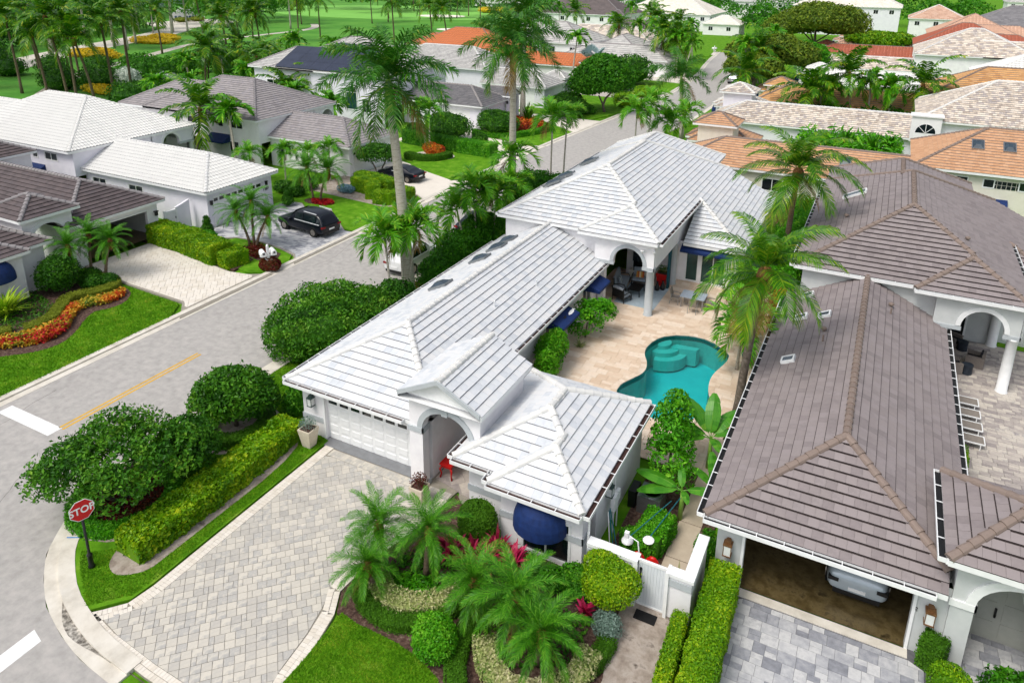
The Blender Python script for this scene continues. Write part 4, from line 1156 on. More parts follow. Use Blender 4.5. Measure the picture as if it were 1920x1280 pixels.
        if detail:
            for q in ((.5, 1.35, 0), (1.5, 3.1, 1)): h.window((b, y0 + .4), (ux - .4, y0 + .4), q[0], q[1], .12, 2.2, q[2], glass='glass_teal', name='french_door')
            if navy: h.awning((b + .2, y0 + .4), (ux - .6, y0 + .4), 2.68, .28, .6)
    if portico:
        x0, x1 = pu; pd = 4.2
        if portico == 'gable':
            h.hip(x0, x1, -.55, 3.7, pz, tile, f='gable', k='gable', eaves='lr', **K)
            zp = pz - .12; a, b = x0 + .25, x1 - .2
            h.wall((a, -.2), (b, -.2), 2.62, zp, [(.62, b - a - .45, 2.6, 2.8, .95)], .35, arch_trim=.24)
            zr_ = pz + (x1 - x0) / 4; rk = MB()
            for xa in (x0, x1): rk.hexa([(xa, -.6, pz - .1), (xa, -.52, pz - .1), ((x0 + x1) / 2, -.52, zr_ - .1), ((x0 + x1) / 2, -.6, zr_ - .1), (xa, -.6, pz + .09), (xa, -.52, pz + .09), ((x0 + x1) / 2, -.52, zr_ + .09), ((x0 + x1) / 2, -.6, zr_ + .09)])
            h.b(rk, 'rake_tiles', M['band'] if trim else M['white'])
            h.wall((b, -.2), (b, 3.4), 2.2, zp, (), .2); h.wall((a, 3.4), (a, -.2), 2.2, zp, (), .2)
            h.wall((b, 3.3), (a, 3.3), 2.2, zp, (), .2)
            h.b(MB().box(a, -.22, 0, a + .62, .2, 2.6), 'column', h.wall_m); h.b(MB().box(b - .45, -.22, 0, b, .2, 2.6), 'column', h.wall_m)
            h.band([((a, -.22), (a + .62, -.22)), ((a + .62, -.22), (a + .62, .2))], 2.6, 2.82, .05, name='capital'); h.band([((a, -.22), (a + .62, -.22)), ((a + .62, -.22), (a + .62, .2))], 0, .22, .06, name='plinth')
            h.b(MB().box((a + b) / 2 - .05, -.3, 3.7, (a + b) / 2 + .21, -.19, 4.12), 'keystone', M['band'])
        else:
            h.hip(x0, x1, -.1, pd, pz, tile, f='hip', k='hip', eaves='lrfk', **K)
            zp = pz - .12; a, b = x0 + .35, x1 - .3
            h.wall((a, .35), (b, .35), 2.3, zp, [(.6, b - a - .5, 2.28, 2.5, .98)], .5, arch_trim=.26)
            h.wall((b, .35), (b, pd - .4), zb if detail == 0 else 2.2, zp, (), .2); h.wall((a, pd - .4), (a, .85), 2.2, zp, (), .2); h.wall((b, pd - .4), (a, pd - .4), 2.2, zp, (), .2)
            h.b(MB().box(a, .34, zb, a + .6, .9, 2.3), 'column', h.wall_m); h.b(MB().box(b - .5, .34, zb, b, .9, 2.3), 'column', h.wall_m)
            h.band([((a, .34), (a + .6, .34)), ((a + .6, .34), (a + .6, .9))], 2.28, 2.5, .05, 'white', 'capital')
    if guest:
        g0, g1, gb = 9.2, 14.55, 11.0; w0, w1 = -1.15, 5.6
        h.hip(g0, g1, w0, w1, zw, tile, eaves='lrfk', **K); eg = [p for _, p in h.gut]; hb = (g1 - gb) / 2; h.trimcap((g1, w0, zw), (g1 - hb, w0 + hb, zw + hb / 2))
        h.hip(gb, g1 + .004, w0 - .62, w0 + 2.0, zw + .004, tile, f='hip', k='open', eaves='lrf', **K); eg2 = [p for _, p in h.gut]
        q0, q1, y0, y1, yb = g0 + .4, g1 - .12, w0 + .45, w1 - .4, w0 - .2
        wz = zw - .13
        h.wall((q0, y0), (gb + .3, y0), zb, wz, (), .2)
        h.wall((gb + .3, y0 + .1), (gb + .3, yb), zb, wz, (), .2); c = (gb + .3 + q1) / 2
        h.wall((gb + .3, yb), (q1, yb), zb, wz, [(.85, 2.7, .2, 1.9)] if detail else (), .2)
        h.wall((q1, yb), (q1, y1), zb, wz, [(.5, 1.3, .1, 2.05)] if detail else (), .2); h.wall((q1, y1), (q0, y1), zb, wz, (), .2); h.wall((q0, y1), (q0, y0), zb, wz, (), .2)
        if detail:
            h.window((gb + .3, yb), (q1, yb), .85, 2.7, .2, 1.9, 1)
        if navy: h.dome_awning((c - 1.0, yb), (c + 1.0, yb), 1.55, 1.1, .85)
    h.walls_info = dict(bv=bv)
    if gutters:
        E = [((0, 0, zw), (7.6, 0, zw)), ((7.6, 3.9, zw), (7.6, bv - .1, zw)), ((0, bv - .1, zw), (0, 0, zw)), ((u0, v0, bz), (5.9, v0, bz)), ((u1, v0, bz), (u1, v0 + 9.2, bz)), ((u0, v1, bz), (u0, v0, bz))]
        if portico == 'gable': E[0] = ((0, 0, zw), (6.25, 0, zw))
        else: E[0] = ((0, 0, zw), (6.7, 0, zw)); E.append(((pu[0], 4.2, pz), (pu[0], -.1, pz))); E[1] = ((7.6, 4.4, zw), (7.6, bv - .1, zw))
        if porch_arch: E += [((5.98, v0 - .5, bz), (u1, v0 - .5, bz)), ((u1, v0 - .5, bz), (u1, v0, bz))]
        if guest: E += [((g0, w0, zw), (gb - .15, w0, zw)), ((gb, w0 - .62, zw), (g1, w0 - .62, zw)), ((g1, w0 - .62, zw), (g1, w1, zw)), ((g0, w1, zw), (g0, w0, zw)), ((gb, w0, zw), (gb, w0 - .62, zw))]
        h.gutter(r1, E, gutters)
    h.finish(limit, tw=tw, butt=butt)
    return h
# ------------------------------------------------------------------ setting
MB().face([(-420, 40, -.05), (-60, 66, -.05), (-62, 200, -.05), (-110, 420, -.05), (-300, 520, -.05), (-420, 400, -.05)]).build('fairway', M['fairway'], kind='structure')
LK = [(-35.1, -30), (-35.1, 60), (-34.8, 76), (-33.6, 93), (-31.9, 115), (-33, 142), (-37, 169), (-39, 190)]
RK = [(-30.5, 190), (-28, 168), (-25.2, 146), (-24.2, 131), (-23.9, 118), (-23.9, 103), (-24.6, 94), (-26.2, 80), (-26.9, 62)]
CORN = [(-26.9, 40), (-26.9, 19), (-26.5, 15.3), (-25.9, 13.5), (-25.0, 12.2), (-24.2, 11.2), (-23.2, 10.5), (-22.0, 9.85), (-20.5, 9.4), (-19.2, 9.15), (-17.5, 9.05)]
sheet('road', LK[1:] + RK + [(-26.9, 19)] + CORN[2:] + [(30, 9.05), (30, -30), (-35.1, -30)], 0., M['asphalt'])
sheet('road', [(-120, 0), (-35.1, 0), (-35.1, 9.2), (-36.5, 10.0), (-120, 10.0)], -.004, M['asphalt'])
sheet('road_markings', [(-34.75, 15.4), (-30.95, 15.4), (-30.95, 16.05), (-34.75, 16.05)], .005, M['paint_white'])
sheet('road_markings', [(-21.45, 2.0), (-20.85, 2.0), (-20.85, 9.0), (-21.45, 9.15)], .005, M['paint_white'])
for x in (-31.14, -30.9): sheet('road_markings', [(x, 16.0), (x + .12, 16.0), (x + .12, 23.6), (x, 23.6)], .005, M['paint_yellow'])
def kerb(pts, side=1, w=.62, name='kerb'):
    mb = MB(); q = smooth_poly(pts, False, 1) if len(pts) > 3 else pts
    a = (-.34, .0, .14, w)
    if side > 0: strip(mb, q, 0, .42, -.2, .012); strip(mb, q, .42, w + .18, -.2, .085)
    else: strip(mb, q, -.42, 0, -.2, .012); strip(mb, q, -w - .18, -.42, -.2, .085)
    return mb.build(name, M['concrete'], kind='structure')
kerb(LK, 1); kerb(RK[::-1], -1, .5)
kerb(CORN, 1, .75)
M['stain'] = mat('gutter_stain', ['#221d19', '#3b332c'], .95, 1, 6)
_n = M['stain'].node_tree.nodes; _l = M['stain'].node_tree.links; _t = _n.new('ShaderNodeTexNoise'); _t.inputs['Scale'].default_value = 6; _t.inputs['Detail'].default_value = 8; _t.inputs['Roughness'].default_value = .75
_c = _n.new('ShaderNodeTexCoord'); _l.new(_c.outputs['Object'], _t.inputs['Vector']); _r = _n.new('ShaderNodeMapRange'); _r.inputs[1].default_value = .36; _r.inputs[2].default_value = .66; _r.inputs[4].default_value = .8; _l.new(_t.outputs['Fac'], _r.inputs[0]); _l.new(_r.outputs[0], _n['Principled BSDF'].inputs['Alpha'])
GUT = smooth_poly([(-25.5, 14.0), (-24.6, 12.6), (-23.9, 11.75), (-23.0, 11.05), (-22.0, 10.5), (-20.7, 9.98), (-19.3, 9.68), (-17.6, 9.55), (-15, 9.52)], False, 2)
GS = [p for p in GUT if -22.2 < p[0] < -17.8]; mb = MB()
for i in range(len(GS) - 1):
    q = []
    for j in (i, i + 1):
        t = j / (len(GS) - 1); w_ = .03 + .17 * math.sin(math.pi * t) ** 2; d = (Vector(GS[min(j + 1, len(GS) - 1)]) - Vector(GS[max(j - 1, 0)])).normalized(); n_ = Vector((-d.y, d.x)); p = Vector(GS[j]); q.append((p - n_ * (w_ * 1.7 + .05), p - n_ * .05))
    mb.face([(*q[0][0], .0165), (*q[1][0], .0165), (*q[1][1], .0165), (*q[0][1], .0165)])
mb.build('gutter_stain', M['stain'], kind='structure')
mb = MB(); strip(mb, GUT, -.012, .012, .0, .019); mb.build('gutter_line', M['dirtline'], kind='structure')
M['bluepaint'] = mat('blue_survey_paint', ['#2f74b8', '#3f86c6'], .8, 1, 5)
MB().hexa([(-24.25, 12.0, .086), (-24.2, 11.97, .086), (-23.75, 12.22, .086), (-23.78, 12.26, .086), (-24.25, 12.0, .088), (-24.2, 11.97, .088), (-23.75, 12.22, .088), (-23.78, 12.26, .088)]).build('road_markings', M['bluepaint'], kind='structure')

M['crack'] = mat('road_crack', ['#5d5a57', '#716d69'], .95, 1, 5)
rc = random.Random(4); mb = MB()
for x, y, a0, n_ in ((-33.7, 14, 1.5, 14), (-27.6, 11, 1.9, 12), (-25.5, 4.5, .2, 16), (-33.9, 36, 1.57, 20)):
    pts = [(x, y)]
    for k in range(n_): a0 += rc.gauss(0, .16); pts.append((pts[-1][0] + .28 * math.cos(a0), pts[-1][1] + .28 * math.sin(a0)))
    strip(mb, pts, -.007, .007, 0, .0035)
mb.build('road_cracks', M['crack'], kind='structure')
# --- lawns
ZL = .07
LAWN = {}
def lawn(poly, z=ZL, name='lawn', m_='lawn'): return sheet(name, poly, z, M[m_])
corner_lawn = [(-26.3, 40), (-26.3, 19), (-25.9, 15.7), (-25.2, 13.6), (-24.5, 12.65), (-23.6, 11.7), (-22.8, 11.1), (-21.7, 10.55), (-20.75, 10.15), (-20.2, 10.8), (-19.75, 11.3), (-19.68, 12.1), (-19.7, 20.9), (-21.2, 21.2), (-21.2, 40)]
lawn(corner_lawn)
lawn([(-26.2, 40), (-21.2, 40), (-21.0, 62), (-17, 64), (-17, 72), (-25.8, 80), (-26.3, 62)])
front_lawn = [(-13.25, 10.4), (-13.2, 12.2), (-13.3, 14.1), (-12.6, 14.0), (-11.1, 14.02), (-10.2, 13.9), (-9.3, 13.6), (-8.6, 12.9), (-8.2, 10.4)]
lawn(front_lawn)
brown_lawn = [(-35.8, -10), (-35.8, 25.6), (-36.95, 27.2), (-42.4, 27.45), (-46, 27), (-47, 17), (-47, -10)]
lawn(brown_lawn)
island = [(-38.0, 32.9), (-36.9, 32.7), (-35.95, 33.3), (-35.75, 35.3), (-36.6, 36.5), (-38.1, 36.95), (-40.5, 37.3), (-42.7, 37.1), (-43.3, 36.0), (-42.5, 35.2), (-39, 34.2)]
lawn(island)
w_lawn = [(-46.2, 45.9), (-44.5, 46.2), (-42.9, 45.1), (-41.3, 46.2), (-36.8, 42.6), (-35.8, 42.6), (-35.8, 51.2), (-37.2, 52.6), (-40, 53.8), (-46, 54.6)]
lawn(w_lawn)
g_lawn = [(-46, 66), (-43.6, 61.5), (-41.0, 60.2), (-36.8, 58.6), (-35.7, 60.5), (-35.6, 65.7), (-37.8, 68.3), (-43.8, 68.6), (-46, 70.0)]
lawn(g_lawn)
lawn([(-45, 77.2), (-39.1, 76.1), (-36.9, 75.5), (-35.5, 76.4), (-35.1, 84.4), (-36.1, 85.7), (-45, 92)])
lawn([(-48, 93.4), (-36, 93.2), (-34.2, 99), (-33.4, 109), (-37, 112), (-48, 112)])
lawn([(-24.0, 96), (-20, 96), (-19.5, 170), (-28, 175), (-23.6, 146), (-23.3, 118), (-23.3, 103)])

# --- driveways and patios with their paving
def paved(name, poly, z, m_joint): return sheet(name, poly, z, M[m_joint])
drive_poly = [(-19.62, 20.85), (-19.62, 13.0), (-19.6, 12.0), (-19.72, 11.2), (-20.2, 10.65), (-20.75, 10.05), (-19.1, 9.8), (-17.0, 9.66), (-12.6, 9.6), (-13.1, 11.6), (-13.25, 13.0), (-13.45, 13.9), (-13.9, 14.7), (-13.75, 16.5), (-13.3, 18.2), (-13.0, 20.85)]
dw = paved('driveway', drive_poly, .03, 'joint')
inner = [(-19.15, 20.1), (-19.15, 12.0), (-19.3, 11.1), (-20.1, 10.42), (-18.9, 10.2), (-17.0, 10.08), (-13.1, 10.05), (-13.6, 11.7), (-13.75, 13.0), (-14.0, 14.0), (-14.35, 14.9), (-14.25, 16.5), (-13.8, 18.2), (-13.5, 20.1)]
pave(dw, inner, M['paver'], (.31, .3), R(45), .03, .022, 'square', 300, 'paver', .012, 5)
for k in range(2):
    solidpave(dw, [(-19.6 + .22 * k, 20.8), (-19.6 + .22 * k, 12.0), (-19.72 + .22 * k, 11.15), (-20.2 + .3 * k, 10.6), (-20.7 + .45 * k, 10.1 + .1 * k)], M['paver_cream'], .22, .13, .03, .024, 'border_paver', seed=k)
    solidpave(dw, [(-20.6 + .3 * k, 10.0 + .21 * k), (-19.1, 9.8 + .21 * k), (-17.0, 9.66 + .21 * k), (-12.8, 9.6 + .21 * k)], M['paver_cream'], .2, .13, .03, .024, 'border_paver', seed=k + 2)
    solidpave(dw, [(-12.65 - .22 * k, 9.7), (-13.12 - .22 * k, 11.6), (-13.27 - .22 * k, 13.0), (-13.47 - .22 * k, 13.95), (-13.9 - .22 * k, 14.75), (-13.78 - .22 * k, 16.5), (-13.3 - .22 * k, 18.2), (-13.05 - .22 * k, 20.1)], M['paver_cream'], .22, .13, .03, .024, 'border_paver', seed=k + 4)
    solidpave(dw, [(-13.1, 20.12 + .21 * k), (-19.1, 20.12 + .21 * k)], M['paver'], -.2, .13, .03, .024, 'border_paver', seed=k + 6)
sheet('driveway_apron', [(-19.9, 20.6), (-14.9, 20.6), (-14.9, 21.2), (-19.9, 21.2)], .058, mat('grey_apron_concrete', ['#75777a', '#85878a'], .9, 1, 3, dirt=.2))
ew = paved('entry_walk', [(-14.9, 20.86), (-12.95, 20.86), (-12.2, 19.2), (-12.1, 25.2), (-14.2, 25.2)], .03, 'joint')
pave(ew, [(-14.2, 20.9), (-12.9, 20.9), (-12.25, 19.6), (-12.15, 25.1), (-14.2, 25.1)], M['paver_mix'], (.6, .6), R(45), .03, .022, 'square', 100, 'paver', .012, 8)
# soil and mulch beds
sheet('planting_bed', smooth_poly([(-20.9, 11.75), (-20.3, 12.3), (-20.28, 13), (-20.25, 20.3), (-22.2, 20.8), (-22.3, 13), (-21.9, 12.0), (-21.4, 11.7)]), .085, M['soil'])
def disc(c, r, n=18, sx=1, sy=1): return [(c[0] + r * sx * math.cos(6.2832 * i / n), c[1] + r * sy * math.sin(6.2832 * i / n)) for i in range(n)]
sheet('planting_bed', disc((-23.75, 14.25), 2.0), .09, M['soil']); sheet('planting_bed', disc((-24.0, 14.3), 1.5), .1, M['mulch'])
sheet('planting_bed', disc((-24.1, 19.7), 2.0), .09, M['soil'])
front_bed = [(-13.85, 14.75), (-13.45, 14.05), (-12.6, 13.9), (-11.1, 13.95), (-10.2, 13.8), (-9.3, 13.5), (-8.6, 12.9), (-8.1, 10.5), (-2.5, 10.5), (-2.8, 16), (-3.6, 19), (-6.8, 19.2), (-10.5, 19.3), (-12.1, 19.9), (-12.9, 20.6), (-13.3, 18.2), (-13.75, 16.5)]
sheet('planting_bed', front_bed, .06, M['mulch'])
sheet('path', [(-5.4, 19.0), (-3.7, 19.0), (-3.5, 16.5), (-3.2, 12), (-5.2, 12), (-5.0, 15.8), (-5.3, 17.2)], .075, M['soil'])
sheet('planting_bed', smooth_poly([(-41.4, 27.3), (-40.0, 26.0), (-39.95, 24.8), (-40.5, 24.1), (-40.1, 23.3), (-39.0, 22.0), (-38.3, 20.7), (-38.6, 19.6), (-39.5, 18.6), (-40.6, 17.6), (-47, 14.5), (-47, 27.5)]), .085, M['mulch'])
sheet('planting_bed', [(-40.7, 36.9), (-37.4, 36.3), (-36.9, 35.4), (-37.9, 34.6), (-40.6, 35.2)], .09, M['mulch'])
sheet('planting_bed', [(-49, 33.4), (-38.0, 32.5), (-38.3, 34.6), (-45, 36.3), (-49, 36)], .08, M['mulch'])
sheet('planting_bed', disc((-43.6, 47.1), 1.0, 14, 1.3, .8), .09, M['mulch'])
sheet('planting_bed', [(-47, 49.5), (-37.2, 48.6), (-36.0, 50.6), (-37.0, 53), (-40, 54.2), (-47, 55)], .08, M['soil'])
sheet('planting_bed', [(-45.5, 77.3), (-40.2, 76.4), (-38.2, 82.6), (-39, 85), (-45.5, 91)], .08, M['mulch'])
sheet('planting_bed', disc((-43.6, 66.0), 2.0, 16, 1.2, .9), .085, M['concrete'])
sheet('planting_bed', [(-22, 62.3), (-21, 60), (-4, 60), (-4, 64.4), (-16, 66), (-22, 74)], .05, M['mulch'])
# right driveway
rd = paved('driveway', [(-2.25, 21.2), (3.6, 21.2), (3.45, 9.05), (-2.25, 9.05)], .03, 'joint_dark')
pave(rd, [(-2.2, 20.75), (3.4, 20.75), (3.3, 9.2), (-2.2, 9.2)], M['paver_grey'], (.36, .42), 0, .03, .022, 'ashlar', 300, 'paver', .01, 9)
sheet('driveway_apron', [(-2.2, 20.8), (2.95, 20.8), (2.95, 21.15), (-2.2, 21.15)], .06, M['concrete'])
re_ = paved('entry_walk', [(3.6, 23.6), (3.6, 15), (8, 15), (8, 23.6)], .028, 'joint_dark')
pave(re_, [(4.0, 23.5), (4.0, 20.0), (8, 20.0), (8, 23.5)], M['paver_grey'], (.36, .36), 0, .03, .02, 'ashlar', 120, 'paver', .01, 10)
lawn([(3.6, 9.1), (8.2, 9.1), (8.2, 20), (3.6, 19)], .05)
# right rear patio
rp = paved('patio', [(4.3, 26), (14, 26), (14, 45), (4.3, 45)], .03, 'joint_dark')
pave(rp, [(4.5, 28.5), (10.2, 28.5), (10.2, 44.9), (4.0, 44.9)], M['paver_mix'], (.38, .3), 0, .03, .022, 'ashlar', 300, 'paver', .01, 12)
# pool patio
POOL = smooth_poly([(-9.89, 35.58), (-9.75, 36.63), (-9.23, 37.57), (-8.53, 37.95), (-7.53, 38.23), (-6.69, 37.94), (-5.54, 36.99), (-5.65, 35.9), (-6.05, 34.3), (-5.85, 32.7), (-5.3, 31.5), (-5.65, 30.3), (-6.9, 29.3), (-8.6, 29.3), (-9.75, 30.1), (-9.95, 31.2), (-9.6, 32.05), (-9.15, 33.0), (-9.3, 34.0), (-9.75, 34.8)], True, 2)
patio_poly = [(-14.35, 26.3), (-4.6, 26.3), (-4.3, 30), (-3.9, 34), (-3.7, 45.6), (-15.2, 45.6), (-15.2, 39.0), (-14.35, 39.0)]
def bridge(outer, hole):
    """outer ring with a hole as one polygon (keyhole)"""
    bi, bj, bd = 0, 0, 1e9
    for i, p in enumerate(outer):
        for j, q in enumerate(hole):
            d = (p[0] - q[0]) ** 2 + (p[1] - q[1]) ** 2
            if d < bd: bi, bj, bd = i, j, d
    hh = hole[::-1] if area(hole) > 0 else hole
    bj = hh.index(hole[bj])
    return outer[:bi + 1] + hh[bj:] + hh[:bj + 1] + outer[bi:]
def ring_sheet(name, outer, hole, z, m_, kind='structure'):
    from mathutils.geometry import tessellate_polygon
    pts = [Vector((x, y, 0)) for x, y in outer] + [Vector((x, y, 0)) for x, y in hole]
    tri = tessellate_polygon([[Vector((x, y, 0)) for x, y in outer], [Vector((x, y, 0)) for x, y in hole]])
    mb = MB(); mb.v = [(p.x, p.y, z) for p in pts]
    for t in tri:
        a, b, c = (pts[i] for i in t)
        mb.f.append(t if (b - a).cross(c - a).z > 0 else (t[2], t[1], t[0])); mb.t.append(.5); mb.mi.append(0)
    return mb.build(name, m_, kind=kind)
pt = ring_sheet('patio', patio_poly, POOL, .03, M['joint'])
COPE = [(p[0] + (p[0] + 7.7) * .0, p[1]) for p in POOL]
pave(pt, patio_poly, M['travertine'], (.55, .5), 0, .03, .02, 'ashlar', 300, 'travertine_tile', .007, 14, holes=[POOL])
ring_sheet('ground', [(-1400, -200), (900, -200), (900, 1500), (-1400, 1500)], [(-10.6, 28.5), (-4.6, 28.5), (-4.6, 38.9), (-10.6, 38.9)], -.06, M['lawn'])
# pool basin: walls, steps, floor, water
pool = thing('swimming_pool', 'freeform turquoise swimming pool with curved entry steps in the cream patio', 'swimming pool', (-7.7, 34, 0))
def rel(pts): return [(x + 7.7, y - 34) for x, y in pts]
PR = rel(POOL)
M['poolwall'] = mat('pool_plaster', ['#4fa9a6', '#63bbb5', '#57b1ad'], .6, 1, 1.2, dirt=.1)
M['waterline'] = mat('waterline_tile', ['#1f5a5c', '#2b6c6c'], .3, 1, 9)
M['water'] = bpy.data.materials.new('pool_water'); M['water'].use_nodes = True
_n = M['water'].node_tree.nodes; _l = M['water'].node_tree.links; _b = _n['Principled BSDF']
_b.inputs['Base Color'].default_value = lin('#5fd0cd'); _b.inputs['Transmission Weight'].default_value = 1; _b.inputs['IOR'].default_value = 1.33; _b.inputs['Roughness'].default_value = 0.02
_nz = _n.new('ShaderNodeTexNoise'); _nz.inputs['Scale'].default_value = 2.2; _nz.inputs['Detail'].default_value = 3; _bp = _n.new('ShaderNodeBump'); _bp.inputs['Strength'].default_value = .2; _bp.inputs['Distance'].default_value = .05
_tc = _n.new('ShaderNodeTexCoord'); _l.new(_tc.outputs['Object'], _nz.inputs['Vector']); _l.new(_nz.outputs['Fac'], _bp.inputs['Height']); _l.new(_bp.outputs[0], _b.inputs['Normal'])
_tr = _n.new('ShaderNodeBsdfTransparent'); _tr.inputs['Color'].default_value = lin('#b4eeec'); _gl = _n.new('ShaderNodeBsdfGlossy'); _gl.inputs['Roughness'].default_value = .02; _l.new(_bp.outputs[0], _gl.inputs['Normal'])
_fr = _n.new('ShaderNodeFresnel'); _fr.inputs['IOR'].default_value = 1.33; _l.new(_bp.outputs[0], _fr.inputs['Normal'])
_mx = _n.new('ShaderNodeMixShader'); _l.new(_fr.outputs[0], _mx.inputs[0]); _l.new(_tr.outputs[0], _mx.inputs[1]); _l.new(_gl.outputs[0], _mx.inputs[2]); _l.new(_mx.outputs[0], _n['Material Output'].inputs['Surface'])
M['poolfloor'] = mat('turquoise_pool_floor', ['#22bdc6', '#2cc8cf', '#3ad0d4'], .6, 1, .6)
mb = MB(); n_ = len(PR)
for i in range(n_):
    a, b = PR[i], PR[(i + 1) % n_]
    mb.face([(b[0], b[1], .03), (a[0], a[1], .03), (a[0], a[1], -.28), (b[0], b[1], -.28)], .5, 1)
    mb.face([(b[0], b[1], -.28), (a[0], a[1], -.28), (a[0] * .97, a[1] * .97, -1.5), (b[0] * .97, b[1] * .97, -1.5)], .5, 0)
mb.face([(x * .97, y * .97, -1.5) for x, y in PR], .5, 2)
mb.build('pool_shell', [M['poolwall'], M['waterline'], M['poolfloor']], pool)
MB().face([(x, y, -.09) for x, y in (PR if area(PR) > 0 else PR[::-1])]).build('water', M['water'], pool)
st = MB()
for k, (r_, z) in enumerate(((1.55, -.75), (1.1, -.5), (.65, -.26))):
    c = (-9.55 + 7.7, 37.25 - 34); q = []
    for i in range(15):
        an = R(-110 + 200 * i / 14 - 35); q.append((c[0] + r_ * math.cos(an), c[1] + r_ * .9 * math.sin(an)))
    q = [p for p in q if inside((p[0], p[1]), PR)] or q
    st.prism(q + [(c[0] - .1, c[1] + .1)], -1.4, z)
st.prism([(-8.9 + 7.7, 37.1 - 34), (-7.5 + 7.7, 37.35 - 34), (-7.4 + 7.7, 37.75 - 34), (-8.7 + 7.7, 37.6 - 34)], -1.4, -.42)
st.build('pool_steps', mat('pool_step', ['#58bdb9', '#69c8c3'], .6, 1, 2), pool)
cp_ = MB()
for i in range(n_):
    a, b = Vector(PR[i]), Vector(PR[(i + 1) % n_]); d = (b - a).normalized(); o = Vector((d.y, -d.x)) * (.3 if area(PR) > 0 else -.3)
    a2, b2 = a + o, b + o
    cp_.face([(a.x, a.y, .056), (a2.x, a2.y, .056), (b2.x, b2.y, .056), (b.x, b.y, .056)], rnd.random()); cp_.face([(b.x, b.y, .02), (a.x, a.y, .02), (a.x, a.y, .056), (b.x, b.y, .056)], .5)
cp_.build('coping', M['travertine'], pool)
# side yard path slabs
sy = sheet('path', [(-6.6, 19.2), (-3.45, 19.2), (-3.45, 29.5), (-6.6, 26.4)], .03, M['mulch'])
for k in range(5): MB().hexa([(-4.72, 19.45 + k * 1.95, 0), (-3.9, 19.45 + k * 1.95, 0), (-3.9, 21.36 + k * 1.95, 0), (-4.72, 21.36 + k * 1.95, 0)] + [(-4.72, 19.45 + k * 1.95, .06), (-3.9, 19.45 + k * 1.95, .06), (-3.9, 21.36 + k * 1.95, .06), (-4.72, 21.36 + k * 1.95, .06)], rnd.random()).build('path_slab', M['deckslab'], sy)
# left driveways
bd = paved('driveway', [(-47.6, 28.2), (-42.3, 27.6), (-36.9, 27.4), (-35.3, 25.9), (-35.3, 33.4), (-36.8, 32.5), (-38.2, 32.3), (-47.6, 33.6)], .05, 'joint')
pave(bd, [(-47.5, 28.3), (-42.3, 27.75), (-36.9, 27.6), (-36.1, 26.9), (-36.1, 32.6), (-38.2, 32.2), (-47.5, 33.5)], M['paver_cream'], (.38, .38), R(45), .05, .02, 'square', 300, 'paver', .014, 20)
wd = paved('driveway', [(-46, 36.6), (-46, 45.9), (-44.5, 46.2), (-42.9, 45.0), (-41.4, 46.3), (-36.6, 42.4), (-35.3, 42.5), (-35.3, 35.4), (-36.5, 36.6), (-38.1, 37), (-40.5, 37.4), (-42.8, 37.2), (-44, 36.2)], .05, 'joint')
pave(wd, [(-45.9, 36.7), (-45.9, 45.8), (-44.5, 46.1), (-42.9, 44.9), (-41.4, 46.1), (-36.6, 42.3), (-35.5, 42.4), (-35.5, 35.8), (-36.5, 36.8), (-38.1, 37.2), (-40.5, 37.5), (-42.8, 37.3), (-44, 36.4)], M['paver_grey'], (.42, .36), 0, .05, .02, 'ashlar', 300, 'paver', .01, 21)
for q in ([(-46, 54.8), (-46, 62.6), (-42, 61), (-36.7, 58.5), (-34.9, 60.5), (-34.9, 51.5), (-37, 53.1), (-40, 54.2)],
          [(-52, 70.3), (-43.8, 69.6), (-37.8, 69.0), (-34.9, 66.2), (-34.8, 76.2), (-36.9, 75.3), (-39.1, 76), (-40.8, 76.4), (-45, 77), (-46, 79.6), (-52, 79.6)],
          [(-50, 97.8), (-50, 92), (-45, 92.2), (-36.1, 85.9), (-34.5, 84.6), (-34.0, 93.1), (-36, 93.1), (-44, 94)]):
    sheet('driveway', q, .06, M['paver_cream'])
sheet('driveway', [(-50, 112.3), (-37, 112.3), (-33.2, 109.5), (-33.0, 121), (-36.8, 121.2), (-50, 121)], .06, M['paver_mix'])
sheet('driveway', [(-50, 136), (-33, 133), (-33.4, 142), (-50, 144)], .06, M['concrete'])
sheet('driveway', [(-24.3, 118), (-17, 118), (-17, 126), (-24.0, 124)], .06, M['concrete'])
sheet('driveway', [(-38.5, 183), (-52, 183), (-52, 190), (-39, 190)], .06, M['concrete'])
# golf course
mb = MB(); strip(mb, smooth_poly([(-110, 60), (-136.4, 84.7), (-146, 102.7), (-155.7, 119.2), (-166, 137), (-170, 168.2), (-170.2, 183.9), (-176, 196), (-186, 206)], False, 2), -1.3, 1.3, -.3, -.02); mb.build('cart_path', M['path'], kind='structure')
mb = MB(); strip(mb, smooth_poly([(-140, 60), (-164, 92), (-179, 116), (-189, 138), (-200, 156), (-214, 174), (-236, 196)], False, 2), -5, 5, -.3, -.025); mb.build('road', M['concrete'], kind='structure')
sheet('road', [(-240, 178), (-222, 168), (-206, 176), (-216, 200), (-236, 204)], -.03, M['concrete'])
sheet('bunker', smooth_poly(disc((-173, 270), 11, 12, 1, .75)), -.03, M['sand']); sheet('bunker', smooth_poly(disc((-131, 213), 6, 12, 1.2, .8)), -.03, M['sand']); sheet('bunker', smooth_poly(disc((-112, 228), 6, 12, 1.2, .8)), -.03, M['sand'])
sheet('bunker', smooth_poly([(-104, 100), (-96, 104), (-92, 112), (-99, 116), (-106, 108)]), -.03, M['sand'])
sheet('green', smooth_poly(disc((-205, 285), 60, 16, 1.2, .8)), -.04, mat('putting_green', ['#6fae45', '#7dba52'], .95, 1, .05))

